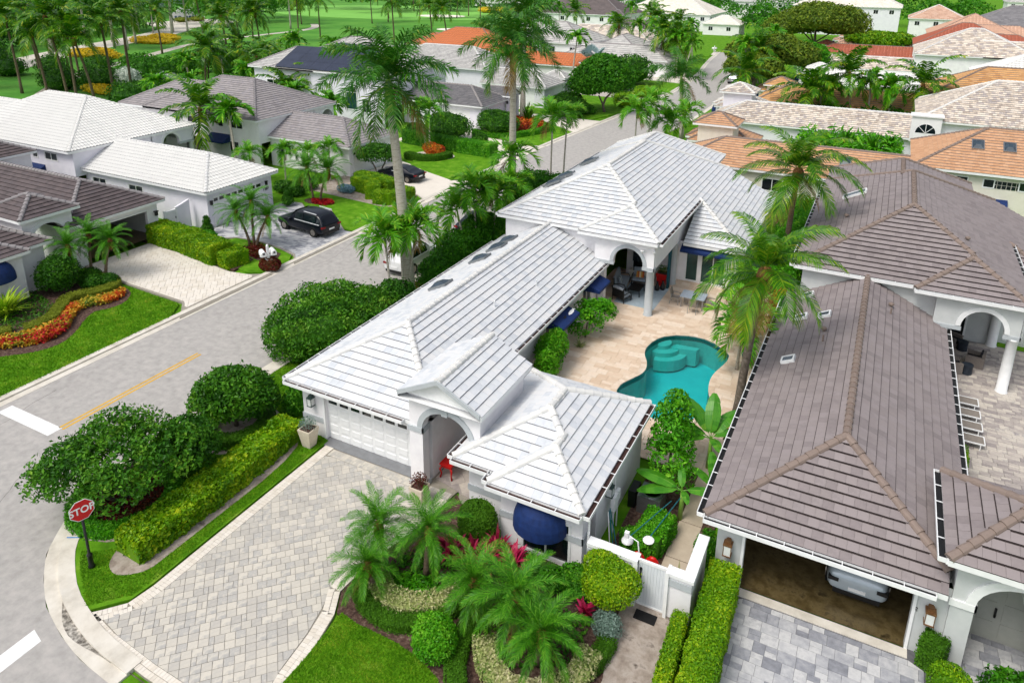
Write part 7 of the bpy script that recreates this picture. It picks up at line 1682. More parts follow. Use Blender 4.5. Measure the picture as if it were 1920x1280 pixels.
cl_ = [(-26.0, 25), (-26.0, 19), (-25.6, 15.9), (-24.9, 13.9), (-24.2, 12.9), (-23.4, 12.0), (-22.6, 11.4), (-21.6, 10.85), (-20.8, 10.4), (-20.3, 10.95), (-19.85, 11.4), (-19.75, 12.1), (-19.75, 20.9), (-21.2, 21.2), (-21.2, 25)]
hedgebed = smooth_poly([(-20.9, 11.75), (-20.3, 12.3), (-20.28, 13), (-20.25, 20.3), (-22.2, 20.8), (-22.3, 13), (-21.9, 12.0), (-21.4, 11.7)])
grass('short grass of the corner lawn around the stop sign', cl_, 1500, .05, .012, ZL, [hedgebed, disc((-23.9, 14.0), 2.3), disc((-24.1, 19.7), 2.0)])
grass('short grass of the front lawn right of the paver driveway', front_lawn, 2200, .05, .012, ZL)
grass('short grass of the left lawn beside the street', [p for p in brown_lawn if p[1] > 10] + [(-47, 15), (-35.8, 15)][:0] + [(-47, 12), (-35.8, 12)], 500, .07, .02, ZL, [smooth_poly([(-41.4, 27.3), (-40.0, 26.0), (-39.95, 24.8), (-40.5, 24.1), (-40.1, 23.3), (-39.0, 22.0), (-38.3, 20.7), (-38.6, 19.6), (-39.5, 18.6), (-40.6, 17.6), (-47, 14.5), (-47, 27.5)])])
# ------------------------------------------------------------------ text helper
def text_mesh(body, size, m_, parent, mtx, name='lettering', depth=.004, bold=0.0):
    cu = bpy.data.curves.new(name, 'FONT'); cu.body = body; cu.size = size; cu.align_x = 'CENTER'; cu.align_y = 'CENTER'; cu.extrude = depth; cu.offset = bold; cu.resolution_u = 3
    o = bpy.data.objects.new(name, cu); COL.objects.link(o)
    me = bpy.data.meshes.new_from_object(o.evaluated_get(bpy.context.evaluated_depsgraph_get()))
    bpy.data.objects.remove(o); me.materials.clear(); me.materials.append(m_)
    t = link(name, me, parent); t.matrix_local = mtx; return t
# ------------------------------------------------------------------ stop sign
M['signred'] = mat('stop_sign_red', ['#c01018', '#cc141c'], .4, 1, 3)
ss = thing('stop_sign', 'red octagonal stop sign on a black post at the corner lawn', 'road sign', (-22.15, 11.55, .05))
MB().lathe([(.11, 0), (.11, .1), (.085, .14), (.085, .5), (.1, .55), (.06, .6), (.045, .66), (.042, 2.75)], (0, 0, 0), 12).build('post', M['black'], ss, smooth=True)
oc = [(.41 * math.cos(R(22.5 + 45 * i)), .41 * math.sin(R(22.5 + 45 * i))) for i in range(8)]
def octa(s_, y0, y1): 
    m_ = MB(); a = [(x * s_, y0, z * s_) for x, z in oc]; b = [(x * s_, y1, z * s_) for x, z in oc]; m_.face(a); m_.face(b[::-1])
    for i in range(8): j = (i + 1) % 8; m_.face([a[j], a[i], b[i], b[j]])
    return m_
SZ = Matrix.Translation((.06, 0, 2.42)) @ Matrix.Rotation(R(75), 4, 'Z')
pl = octa(1.0, -.012, .0).build('plate', M['white'], ss); pl.matrix_local = SZ
octa(.945, -.016, -.011).build('red_face', M['signred'], pl)
text_mesh('STOP', .36, M['white'], pl, Matrix.Translation((0, -.02, 0)) @ Matrix.Rotation(R(90), 4, 'X') @ Matrix.Scale(.92, 4, (1, 0, 0)), bold=.008)
MB().box(-.02, 0, 2.3, .02, .03, 2.55).build('bracket', M['black'], ss)
# second sign seen edge on behind the tree
tag(MB().box(-22.9, 13.4, .07, -22.35, 13.75, .1).build('valve_box', mat('blue_grey_lid', ['#5f8390', '#7398a3'], .7, 1, 4)), 'blue-grey plastic utility lid on the sandy soil behind the stop sign', 'utility cover')
# ------------------------------------------------------------------ planters, bench
def planter(name, label, loc, b, t, h, m_, plant):
    r = thing(name, label, 'planter', loc); mb = MB()
    mb.hexa([(-b, -b, 0), (b, -b, 0), (b, b, 0), (-b, b, 0), (-t, -t, h), (t, -t, h), (t, t, h), (-t, t, h)])
    for a in ((-t, -t, t, -t + .05), (-t, t - .05, t, t), (-t, -t + .05, -t + .05, t - .05), (t - .05, -t + .05, t, t - .05)): mb.box(a[0], a[1], h, a[2], a[3], h + .05)
    mb.build('pot', m_, r); MB().face([(-t + .05, -t + .05, h + .02), (t - .05, -t + .05, h + .02), (t - .05, t - .05, h + .02), (-t + .05, t - .05, h + .02)]).build('soil', M['mulch'], r)
    rg = np.random.default_rng(3); P, N = blob_pts([(0, 0, h + .25, t * 1.2, t * 1.2, .3)], 260, rg, .8)
    link('plant', npmesh('plant', *leaf_arr(P, N, .13, rg, .25, .8), plant), r)
M['beigepot'] = mat('beige_planter', ['#c9bda8', '#d8cebb'], .8, 1, 6, bump=.1)
planter('tall_planter', 'tall tapered beige planter at the garage corner', (-20.2, 20.25, .05), .2, .32, .85, M['beigepot'], M['lf_silver'])
planter('tall_planter', 'tall square terracotta-pink planter by the entry column behind the palms', (-14.0, 19.6, .05), .2, .3, .7, M['beigepot'], M['lf_dcroton'])
planter('red_planter', 'glossy red tapered planter beside the patio column', (-11.5, 44.15, .05), .22, .36, .85, M['red'], M['lf_dark'])
planter('teal_planter', 'teal planter half hidden by the coconut palm', (-4.6, 36.5, .05), .22, .3, .55, mat('teal_glaze', ['#1c6a6a', '#2a7f7d'], .3, 1, 5), M['lf_bright'])
be = thing('console_bench', 'red cabriole-legged console table in the entry arch', 'table', (-13.8, 21.9, .05))
MB().box(-.28, -.75, .62, .28, .75, .68).box(-.24, -.7, .5, .24, .7, .62).build('top', M['red'], be)
for sx in (-1, 1):
    for sy_ in (-1, 1): MB().tube([(sx * .22, sy_ * .66, .52), (sx * .28, sy_ * .72, .4), (sx * .23, sy_ * .67, .2), (sx * .27, sy_ * .71, 0)], [.05, .045, .03, .04], 7).build('leg', M['red'], be, smooth=True)
# ------------------------------------------------------------------ garden wall, gate, side yard
gw = thing('garden_wall', 'white rendered garden wall with broad coping running from the guest wing to the grey villa', 'wall', (-6.75, 18.95, 0))
MB().box(0, -.1, 0, 1.75, .12, 1.72).box(2.68, -.1, 0, 3.5, .12, 1.72).box(3.28, .12, 0, 3.5, 2.0, 1.72).build('wall', M['stucco'], gw)
MB().box(0, -.17, 1.72, 1.75, .19, 1.84).box(2.68, -.17, 1.72, 3.56, .19, 1.84).box(3.2, .19, 1.72, 3.56, 2.0, 1.84).build('coping', M['white'], gw)
MB().box(0, -.14, 1.35, 1.72, -.1, 1.6).box(2.72, -.14, 1.35, 3.5, -.1, 1.6).build('wall_band', M['band'], gw)
MB().box(1.6, -.2, 0, 1.75, .2, 1.86).box(2.68, -.2, 0, 2.78, .2, 1.86).build('gate_post', M['white'], gw)
gt = thing('garden_gate', 'white board gate in the garden wall with black handle', 'gate', (-5.0, 18.95, .05))
for k in range(9): MB().box(.02 + k * .1, -.03, .08, .115 + k * .1, .02, 1.7).build('board', mat('weathered_white_board', ['#cdd3d8', '#dde2e5'], .7, 1, 4, stretch=(4, 4, .5)) if k == 0 else bpy.data.materials['weathered_white_board'], gt)
MB().box(0, -.05, 0, .93, .03, .09).box(0, -.05, 1.7, .93, .03, 1.8).box(0, -.05, .09, .05, -.03, 1.7).box(.88, -.05, .09, .93, -.03, 1.7).build('gate_frame', M['white'], gt)
MB().box(.08, -.1, 1.15, .11, -.05, 1.5).box(.06, -.07, 1.1, .13, -.05, 1.2).box(.06, -.07, 1.42, .13, -.05, 1.52).build('handle', M['black'], gt)
tag(MB().box(-4.9, 18.3, .075, -4.2, 18.68, .1).build('door_mat', M['rubber']), 'black rubber mat in front of the garden gate', 'door mat')
ac = thing('air_conditioner', 'round-topped grey air conditioner behind the boxed hedge', 'air conditioner', (-5.9, 23.5, 0))
MB().box(-.45, -.45, 0, .45, .45, .78).build('cabinet', M['alu'], ac)
MB().lathe([(.42, .78), (.42, .84), (.36, .84), (.33, .79)], (0, 0, 0), 20).build('fan_ring', M['alu'], ac); MB().lathe([(.33, .785), (.001, .79)], (0, 0, 0), 16).build('fan_opening', M['black'], ac)
for k in range(4): MB().bar((.34 * math.cos(k * .785), .34 * math.sin(k * .785), .83), (-.34 * math.cos(k * .785), -.34 * math.sin(k * .785), .83), .012).build('guard_wire', M['black'], ac)
tag(MB().box(-6.75, 23.2, 0, -6.45, 23.9, .75).build('meter_cabinet', M['black']), 'dark cabinet between wall and air conditioner', 'cabinet')
mb = thing('pool_box', 'dark grey storage box with bottles on top inside the garden wall', 'storage box', (-5.65, 19.95, .03))
MB().box(-.4, -.25, 0, .4, .25, .5).build('box', M['black'], mb); MB().box(-.43, -.28, .5, .43, .28, .56).build('lid', mat('grey_box_lid', ['#4c5155', '#5b6064'], .6, 1, 4), mb)
for k, (x, y, c) in enumerate(((-.1, .0, 'white'), (.12, .05, 'red_plastic'), (.0, .1, 'white'))): tag(MB().lathe([(.07, 0), (.07, .2), (.03, .26), (.03, .3)], (-5.65 + x, 19.95 + y, .59), 10).build('bottle', M[c]), ['white pool-chemical jug at the front of the grey box lid', 'red bottle on the grey box lid', 'white pool-chemical jug at the back of the grey box lid'][k], 'bottle')
for k, (x0, y0, z0, x1, y1, z1, nx, ny) in enumerate(((-5.85, 20.4, 1.0, -5.0, 22.9, 1.15, .21, .22), (-5.2, 20.75, 1.02, -4.75, 23.2, 1.15, .2, .16))):
    net = thing('pool_net', ['white leaf net on a teal pole resting on the boxed hedge', 'white flat skimmer on a teal pole, right of the leaf net'][k], 'pool net', (x0, y0, z0))
    MB().tube([(0, .2, 0), (x1 - x0, y1 - y0, z1 - z0)], .018, 6).build('pole', mat('teal_pole', ['#1b5b66', '#24707c'], .4, 1, 5), net)
    MB().ell((0, 0, .0), (nx, nx * 1.1, .03 if k else .1), 14, 4, z0=0).build('net', M['white'], net)
hs = thing('standing_brush', 'white pool brush pole leaning on the garden wall', 'pool brush', (-5.0, 19.6, .03)); MB().tube([(0, 0, 0), (-.35, .35, 1.5), (-.75, .45, 1.55)], .025, 7).build('pole', M['white'], hs); MB().box(-.85, .38, 1.45, -.7, .52, 1.65).build('brush_head', M['white'], hs)
for k, (x, y) in enumerate(((-5.35, 20.1), (-4.85, 20.1))): tag(MB().ell((x, y, .5), (.3, .16, .5), 12, 8).build('red_float', M['red_plastic']), ['left red rounded float leaning inside the garden wall', 'right red rounded float nearest the gate'][k], 'pool float')
tag(MB().hexa([(-6.55, 19.3, .03), (-6.1, 19.3, .03), (-6.2, 19.6, .03), (-6.5, 19.6, .03), (-6.4, 19.4, 1.3), (-6.25, 19.4, 1.3), (-6.28, 19.5, 1.25), (-6.4, 19.5, 1.25)]).build('folded_umbrella', M['navy']), 'folded navy umbrella leaning in the corner of the guest wing', 'umbrella')
for k in range(3): tag(MB().tube([(-6.35 + .12 * k, 20.2 + .1 * k, .03), (-6.6, 20.4 + .1 * k, 1.9)], .02, 6).build('pole', bpy.data.materials['teal_pole'] if k else M['white']), ['white pole leaning on the guest wing wall', 'first teal pole leaning on the guest wing wall', 'second teal pole leaning on the guest wing wall, furthest back'][k], 'pole')
mt_ = thing('electric_meter', 'white electric meter boxes and pipes on the guest wing side wall', 'meter box', (-6.85, 21.6, 0)); MB().box(0, -.2, 1.1, .16, .15, 1.7).box(0, .3, 1.2, .12, .55, 1.6).build('box', M['white'], mt_); MB().tube([(.06, 0, 0), (.06, 0, 1.1)], .035, 8).tube([(.06, .42, 0), (.06, .42, 1.2)], .03, 8).tube([(.06, 0, 1.7), (.06, 0, 2.6)], .03, 8).build('pipe', M['white'], mt_)
tag(MB().tube([(-6.83, 19.15, 0.05), (-6.83, 19.15, 2.6)], .045, 8).build('downpipe', M['white']), 'white downpipe at the front corner of the guest wing', 'downpipe')
tag(MB().lathe([(.18, 0), (.24, .3), (.25, .34), (.2, .34)], (-3.75, 19.9, .03), 14).build('black_pot', M['black']), 'black nursery pot beside the stone path', 'plant pot'); spiky('potted_grass', 'dry spiky plant growing in the black nursery pot', (-3.75, 19.9, .35), 24, .8, M['lf_olive'], None, .025, (50, 88), droop=.5)
# ------------------------------------------------------------------ patio furniture
M['cushion'] = mat('blue_grey_cushion', ['#8f9aa6', '#a3adb8'], .9, 1, 6, bump=.1)
M['rug'] = mat('grey_striped_rug', ['#8fa0ad', '#a9b7c0', '#7d8f9d'], .95, .5, 4, tint=1)
rg_ = thing('rug', 'large pale blue-grey striped rug under the porch seating', 'rug', (-12.2, 42.0, .052))
for k in range(9): MB().box(-1.25, -1.75 + k * .39, 0, 1.3, -1.75 + k * .39 + .385, .012, [.2, .7, .45][k % 3]).build('rug_stripe', M['rug'], rg_)
def lounge(name, label, loc, rz, seats, w):
    r = thing(name, label, 'seat', loc, rz); W = w / 2
    for sx in (-1, 1):
        MB().tube([(sx * W, -.38, 0), (sx * W, -.42, .3), (sx * W, -.3, .58), (sx * W, .1, .6), (sx * W, .35, .55), (sx * W, .42, .95)], .03, 7).tube([(sx * W, .36, 0), (sx * W, .36, .55)], .03, 7).build('arm_frame', M['black'], r)
        MB().tube([(sx * W, -.42, .3), (sx * W, -.3, .2), (sx * W, -.15, .3), (sx * W, -.25, .4)], .022, 6).build('scroll', M['black'], r)
    MB().box(-W, -.38, .26, W, .38, .31).box(-W, .34, .3, W, .4, .95).build('seat_frame', M['black'], r)
    sw = (w - .1) / seats
    for k in range(seats):
        x0 = -W + .05 + k * sw
        MB().box(x0 + .01, -.4, .31, x0 + sw - .01, .24, .46).build('seat_cushion', M['cushion'], r)
        MB().hexa([(x0 + .01, .2, .46), (x0 + sw - .01, .2, .46), (x0 + sw - .01, .34, .46), (x0 + .01, .34, .46), (x0 + .01, .3, 1.0), (x0 + sw - .01, .3, 1.0), (x0 + sw - .01, .42, 1.0), (x0 + .01, .42, 1.0)]).build('back_cushion', M['cushion'], r)
    return r
lounge('sofa', 'black scroll-armed patio sofa with blue-grey cushions along the porch wall', (-13.75, 42.6, .06), R(100), 2, 1.9)
lounge('armchair', 'patio armchair facing the column with a striped orange pillow', (-12.9, 43.7, .06), R(10), 1, .95)
lounge('armchair', 'dark patio armchair with its back to the viewer at the rug edge', (-13.1, 40.7, .06), R(160), 1, .9)
def pillow(label, loc, rz, c):
    r = thing('pillow', label, 'pillow', loc, rz)
    for k in range(5): MB().hexa([(-.25 + k * .1, -.06, 0), (-.15 + k * .1, -.06, 0), (-.15 + k * .1, .05, 0), (-.25 + k * .1, .05, 0), (-.25 + k * .1, .06, .36), (-.15 + k * .1, .06, .36), (-.15 + k * .1, .15, .36), (-.25 + k * .1, .15, .36)]).build('stripe', c[k % len(c)], r)
pillow('striped orange and yellow pillow on the armchair facing the viewer', (-12.86, 43.65, .53), R(10), [mat('pillow_a', ['#c08a3a', '#cf9a48'], .9, 1, 4), mat('pillow_b', ['#b5552e', '#c4663c'], .9, 1, 4), mat('pillow_c', ['#d9cfa8', '#e4dbb8'], .9, 1, 4)])
pillow('grey patterned pillow on the patio sofa', (-13.7, 42.3, .53), R(100), [M['cushion'], M['white'], bpy.data.materials['grey_box_lid']])
ct = thing('coffee_table', 'black slatted coffee table between the porch seats', 'table', (-12.6, 42.1, .06))
for k in range(8): MB().box(-.4 + k * .1, -.6, .42, -.31 + k * .1, .6, .45).build('slat', M['black'], ct)
for sx in (-1, 1):
    for sy_ in (-1, 1): MB().bar((sx * .34, sy_ * .5, .42), (sx * .38, sy_ * .54, 0), .05).build('leg', M['black'], ct)
tvc = thing('outdoor_screen', 'dark flat screen and console on the porch back wall', 'television', (-12.9, 44.3, .05)); MB().box(-.7, -.08, 1.3, .7, 0, 2.1).build('screen', M['glass'], tvc); MB().box(-.8, -.35, 0, .8, .0, .75).build('console', mat('cream_console', ['#c9c3b4', '#d8d3c7'], .6, 1, 4), tvc)
tag(MB().hexa([(-11.1, 44.15, .05), (-10.98, 44.1, .05), (-10.98, 43.75, .05), (-11.1, 43.7, .05), (-11.1, 44.15, 2.95), (-10.98, 44.1, 2.95), (-10.98, 43.75, 2.95), (-11.1, 43.7, 2.95)]).build('curtain', mat('teal_outdoor_curtain', ['#14414b', '#1d5560'], .9, 1, 5, stretch=(8, 8, .3))), 'dark teal outdoor curtain tied at the rear porch column', 'curtain')
for k, (x, y) in enumerate(((-11.55, 43.2), (-11.25, 43.45))): tag(MB().lathe([(.14, 0), (.17, .2), (.1, .4), (.06, .55), (.09, .6)], (x, y, .055), 12).build('lantern_jar', M['black']), ['black floor lantern left of its pair near the red planter', 'black floor lantern right of its pair near the red planter'][k], 'lantern')
dt = thing('dining_table', 'grey square patio dining table by the french doors', 'table', (-8.9, 42.0, .05))
MB().box(-.75, -.55, .7, .75, .55, .74).build('tabletop', M['cushion'], dt)
for sx in (-1, 1):
    for sy_ in (-1, 1): MB().bar((sx * .65, sy_ * .45, 0), (sx * .65, sy_ * .45, .7), .06).build('leg', M['alu'], dt)
M['sling'] = mat('taupe_sling', ['#7c746c', '#8d857c'], .9, 1, 6)
def chair(label, x, y, rz):
    r = thing('dining_chair', label, 'chair', (x, y, .05), rz, 'taupe dining chairs at the patio table')
    MB().box(-.24, -.25, .42, .24, .22, .45).build('seat', M['sling'], r); MB().hexa([(-.24, .2, .45), (.24, .2, .45), (.24, .23, .45), (-.24, .23, .45), (-.24, .3, .98), (.24, .3, .98), (.24, .33, .98), (-.24, .33, .98)]).build('backrest', M['sling'], r)
    for sx in (-1, 1):
        MB().bar((sx * .25, -.24, 0), (sx * .25, -.22, .62), .03).build('front_leg', M['alu'], r); MB().bar((sx * .25, .3, 0), (sx * .25, .2, .62), .03).build('rear_leg', M['alu'], r); MB().bar((sx * .25, -.24, .63), (sx * .25, .24, .66), .03).build('armrest', M['alu'], r)
chair('taupe dining chair left of the grey table', -10.0, 41.9, R(90)); chair('taupe dining chair behind the grey table', -8.6, 42.95, 0); chair('taupe dining chair in front of the grey table', -8.7, 41.1, R(180)); chair('taupe dining chair right of the grey table under the palm', -7.8, 42.0, R(-90))
fl_ = thing('floodlight', 'white twin floodlight under the porch corner eave', 'lamp', (-10.95, 39.1, 4.1)); MB().lathe([(.05, 0), (.13, .14)], (-.55, 0, 0), 10).lathe([(.05, 0), (.13, .14)], (.15, .1, 0), 10).build('lamp_head', M['white'], fl_)
wh = thing('fish_emblem', 'white leaping fish emblem on the nearer navy awning', 'emblem', (-13.55, 33.2, 2.36)); wh.rotation_euler = (0, R(19.2), R(0))
MB().prism([(-.0, -.1), (.1, -.25), (.17, 0), (.16, .3), (.08, .48), (.14, .62), (.02, .52), (-.04, .56), (0.0, .42), (-.03, .2)], 0, .012).build('fish_body', M['white'], wh); MB().prism([(-.02, -.75), (.06, -.78), (.1, -.6), (.04, -.45), (-.03, -.5)], 0, .012).build('small_mark', M['dark'], wh)
# rattan set and loungers on the right patio
M['rattan'] = mat('grey_brown_rattan', ['#6f6863', '#857d77'], .9, 1, 25, bump=.4, bscale=60)
M['charc'] = mat('charcoal_cushion', ['#1f2124', '#2b2d31'], .9, 1, 5)
def rattan(label, x, y, rz):
    r = thing('rattan_armchair', label, 'chair', (x, y, .055), rz, 'rattan armchairs on the right patio'); MB().box(-.45, -.42, 0, -.3, .42, .6).box(.3, -.42, 0, .45, .42, .6).box(-.3, .28, 0, .3, .42, .8).box(-.3, -.42, 0, .3, .28, .28).build('frame', M['rattan'], r)
    MB().box(-.29, -.4, .28, .29, .27, .42).build('seat_cushion', M['charc'], r); MB().hexa([(-.29, .14, .42), (.29, .14, .42), (.29, .27, .42), (-.29, .27, .42), (-.29, .22, .82), (.29, .22, .82), (.29, .3, .82), (-.29, .3, .82)]).build('back_cushion', M['charc'], r)
rattan('rattan armchair facing left with charcoal cushions, nearest the white column', 6.1, 42.1, R(-100)); rattan('rattan armchair cut by the roof edge, nearest the loungers', 4.95, 40.9, R(100)); rattan('rattan armchair at the back by the dark corner', 5.05, 44.0, R(60))
for k, (x, y) in enumerate(((5.65, 40.85), (5.6, 43.6))): tag(MB().lathe([(.26, 0), (.24, .25), (.27, .5), (.27, .52), (.2, .52)], (x, y, .055), 16).build('drum_stool', mat('dark_blue_drum', ['#232a33', '#303843'], .6, 1, 6)), ['dark round drum side table nearest the loungers', 'dark round drum side table at the back of the rattan set'][k], 'side table')
def lounger(label, x, y):
    r = thing('sun_lounger', label, 'sun lounger', (x, y, .055), R(90), 'row of grey sun loungers'); 
    for sx in (-1, 1): MB().box(sx * .33 - .025, -.95, .27, sx * .33 + .025, .95, .32).build('side_rail', M['white'], r)
    MB().box(-.3, -.93, .28, .3, .3, .31).build('sling_seat', M['sling'], r); MB().hexa([(-.3, .3, .29), (.3, .3, .29), (.3, .92, .5), (-.3, .92, .5), (-.3, .3, .32), (.3, .3, .32), (.3, .92, .53), (-.3, .92, .53)]).build('sling_back', M['sling'], r)
    MB().box(-.34, -.97, .26, .34, -.93, .33).build('end_rail', M['white'], r)
    for sx in (-1, 1):
        for y_ in (-.8, .7): MB().box(sx * .33 - .02, y_ - .02, 0, sx * .33 + .02, y_ + .02, .27).build('leg', M['white'], r)
for k in range(4): lounger('%s grey sun lounger in the row beside the grey-brown roof' % ['furthest', 'second furthest', 'second nearest', 'nearest'][k], 4.95, 37.35 - k * 1.12)
ribbon_hedge('hedge', 'small clipped hedge block at the end of the lounger row', [(4.75, 31.2), (4.8, 32.4)], .6, .9, M['lf_lime'], .09, 500)
# ------------------------------------------------------------------ white gate wall and mailbox on the left
wg = thing('yard_gate_wall', 'white louvred gate and curved-top wall between the two left villas', 'gate', (-47.6, 34.9, .1))
for k in range(14): MB().box(-.3, .25, .25 + k * .1, -.2, 1.1, .31 + k * .1).build('louvre', M['white'], wg)
MB().box(-.35, .1, 0, -.18, .25, 1.85).box(-.35, 1.1, 0, -.18, 1.25, 1.95).box(-.33, .25, 1.62, -.18, 1.1, 1.8).build('gate_frame', M['white'], wg)
MB().hexa([(-.35, 1.25, 0), (-.18, 1.25, 0), (-.18, 2.4, 0), (-.35, 2.4, 0), (-.35, 1.25, 1.95), (-.18, 1.25, 1.95), (-.18, 2.4, 2.25), (-.35, 2.4, 2.25)]).build('wall', M['stucco_blue'], wg)
MB().box(-.17, 1.0, 1.1, -.14, 1.06, 1.25).build('latch', M['black'], wg)
def mailbox(name, label, loc, rz):
    r = thing(name, label, 'mailbox', loc, rz); r.scale = (1.25,) * 3; MB().box(-.06, -.06, 0, .06, .06, 1.3).build('post', M['white'], r); MB().ell((0, 0, 1.33), (.07, .07, .1), 8, 5).build('finial', M['white'], r)
    for k, (dx, dz) in enumerate(((.28, .82), (-.28, .82))):
        m_ = MB(); K = 8; w = .13; y0, y1 = -.3, .28; pr = [(-w, dz), (w, dz), (w, dz + .16)] + [(w * math.cos(math.pi * i / K), dz + .16 + w * math.sin(math.pi * i / K)) for i in range(1, K)] + [(-w, dz + .16)]
        m_.face([(x + dx, y0, z) for x, z in pr]); m_.face([(x + dx, y1, z) for x, z in pr][::-1])
        for i in range(len(pr)): a, b = pr[i], pr[(i + 1) % len(pr)]; m_.face([(b[0] + dx, y0, b[1]), (a[0] + dx, y0, a[1]), (a[0] + dx, y1, a[1]), (b[0] + dx, y1, b[1])])
        bx = m_.build('letter_box', M['white'], r); MB().box(dx - .05, y0 - .01, dz + .12, dx + .05, y0, dz + .22).build('oval_plate', M['dark'], bx)
    MB().box(-.42, -.05, .74, .42, .05, .81).box(-.15, -.28, .45, .15, .2, .6).build('bracket', M['white'], r)
mailbox('mailbox', 'white twin mailboxes on a post above the bronze croton bush', (-36.2, 33.95, .05), R(60)); mailbox('mailbox', 'white twin mailboxes at the kerb before the beige roof', (-23.2, 119.5, .05), R(-90)); mailbox('mailbox', 'white twin mailboxes far up the left side of the street', (-40.0, 187, .05), R(60))
nm = thing('house_number', 'dark house number on the white garage wall by the lamp', 'house number', (-46.1, 43.7, 1.75)); text_mesh('1387', .34, M['dark'], nm, Matrix.Rotation(R(90), 4, 'Z') @ Matrix.Rotation(R(90), 4, 'X'), depth=.012)
nm2 = thing('house_number', 'small dark house number beside the right copper lantern', 'house number', (2.95, 21.17, 1.62)); text_mesh('33', .16, M['dark'], nm2, Matrix.Rotation(R(90), 4, 'X') @ Matrix.Rotation(R(90), 4, 'Z'), depth=.008)
for lb, y, z in (('black wall lantern left of the white garage door', 37.95, 2.1), ('black wall lantern above the house number', 43.75, 2.25)): tag(MB().box(-46.1, y - .08, z - .15, -45.95, y + .08, z + .15).box(-46.12, y - .11, z + .15, -45.92, y + .11, z + .2).build('wall_lantern', M['black']), lb, 'wall lantern')
tag(MB().box(-47.55, 34.0, 2.0, -47.4, 34.2, 2.3).box(-47.6, 33.95, 2.3, -47.36, 34.25, 2.36).build('wall_lantern', M['black']), 'black wall lantern on the brown-roofed garage corner', 'wall lantern')
# entrance sign wall
sg = thing('entrance_sign', 'white entrance sign wall with arched top and dark blue lettering', 'sign', (-233.5, 191.5, 0)); sg.rotation_euler = (0, 0, R(60))
o_ = MB(); o_.v = []; pr = [(-6, 0), (6, 0), (6, 3.2), (3.4, 3.2), (3.4, 3.9)] + [(3.0 * math.cos(math.pi * i / 10), 3.9 + 1.2 * math.sin(math.pi * i / 10)) for i in range(11)] + [(-3.4, 3.9), (-3.4, 3.2), (-6, 3.2)]
o_.face([(x, -.3, z) for x, z in pr]); o_.face([(x, .3, z) for x, z in pr][::-1])
for i in range(len(pr)): a, b = pr[i], pr[(i + 1) % len(pr)]; o_.face([(b[0], -.3, b[1]), (a[0], -.3, a[1]), (a[0], .3, a[1]), (b[0], .3, b[1])])
o_.build('wall', M['stucco'], sg); o_ = MB()
for x in (-4.3, -3.0, -.6, .5, 1.6, 2.7): o_.box(x, -.34, .7, x + .8, -.31, 1.9)
o_.build('lettering', mat('dark_blue_lettering', ['#28527a', '#33608c'], .6, 1, 3), sg); MB().box(-1.6, -.34, 3.6, 2.2, -.31, 3.9).box(-1.0, -.34, 2.7, 1.8, -.31, 3.0).build('small_lettering', bpy.data.materials['grey_box_lid'], sg)
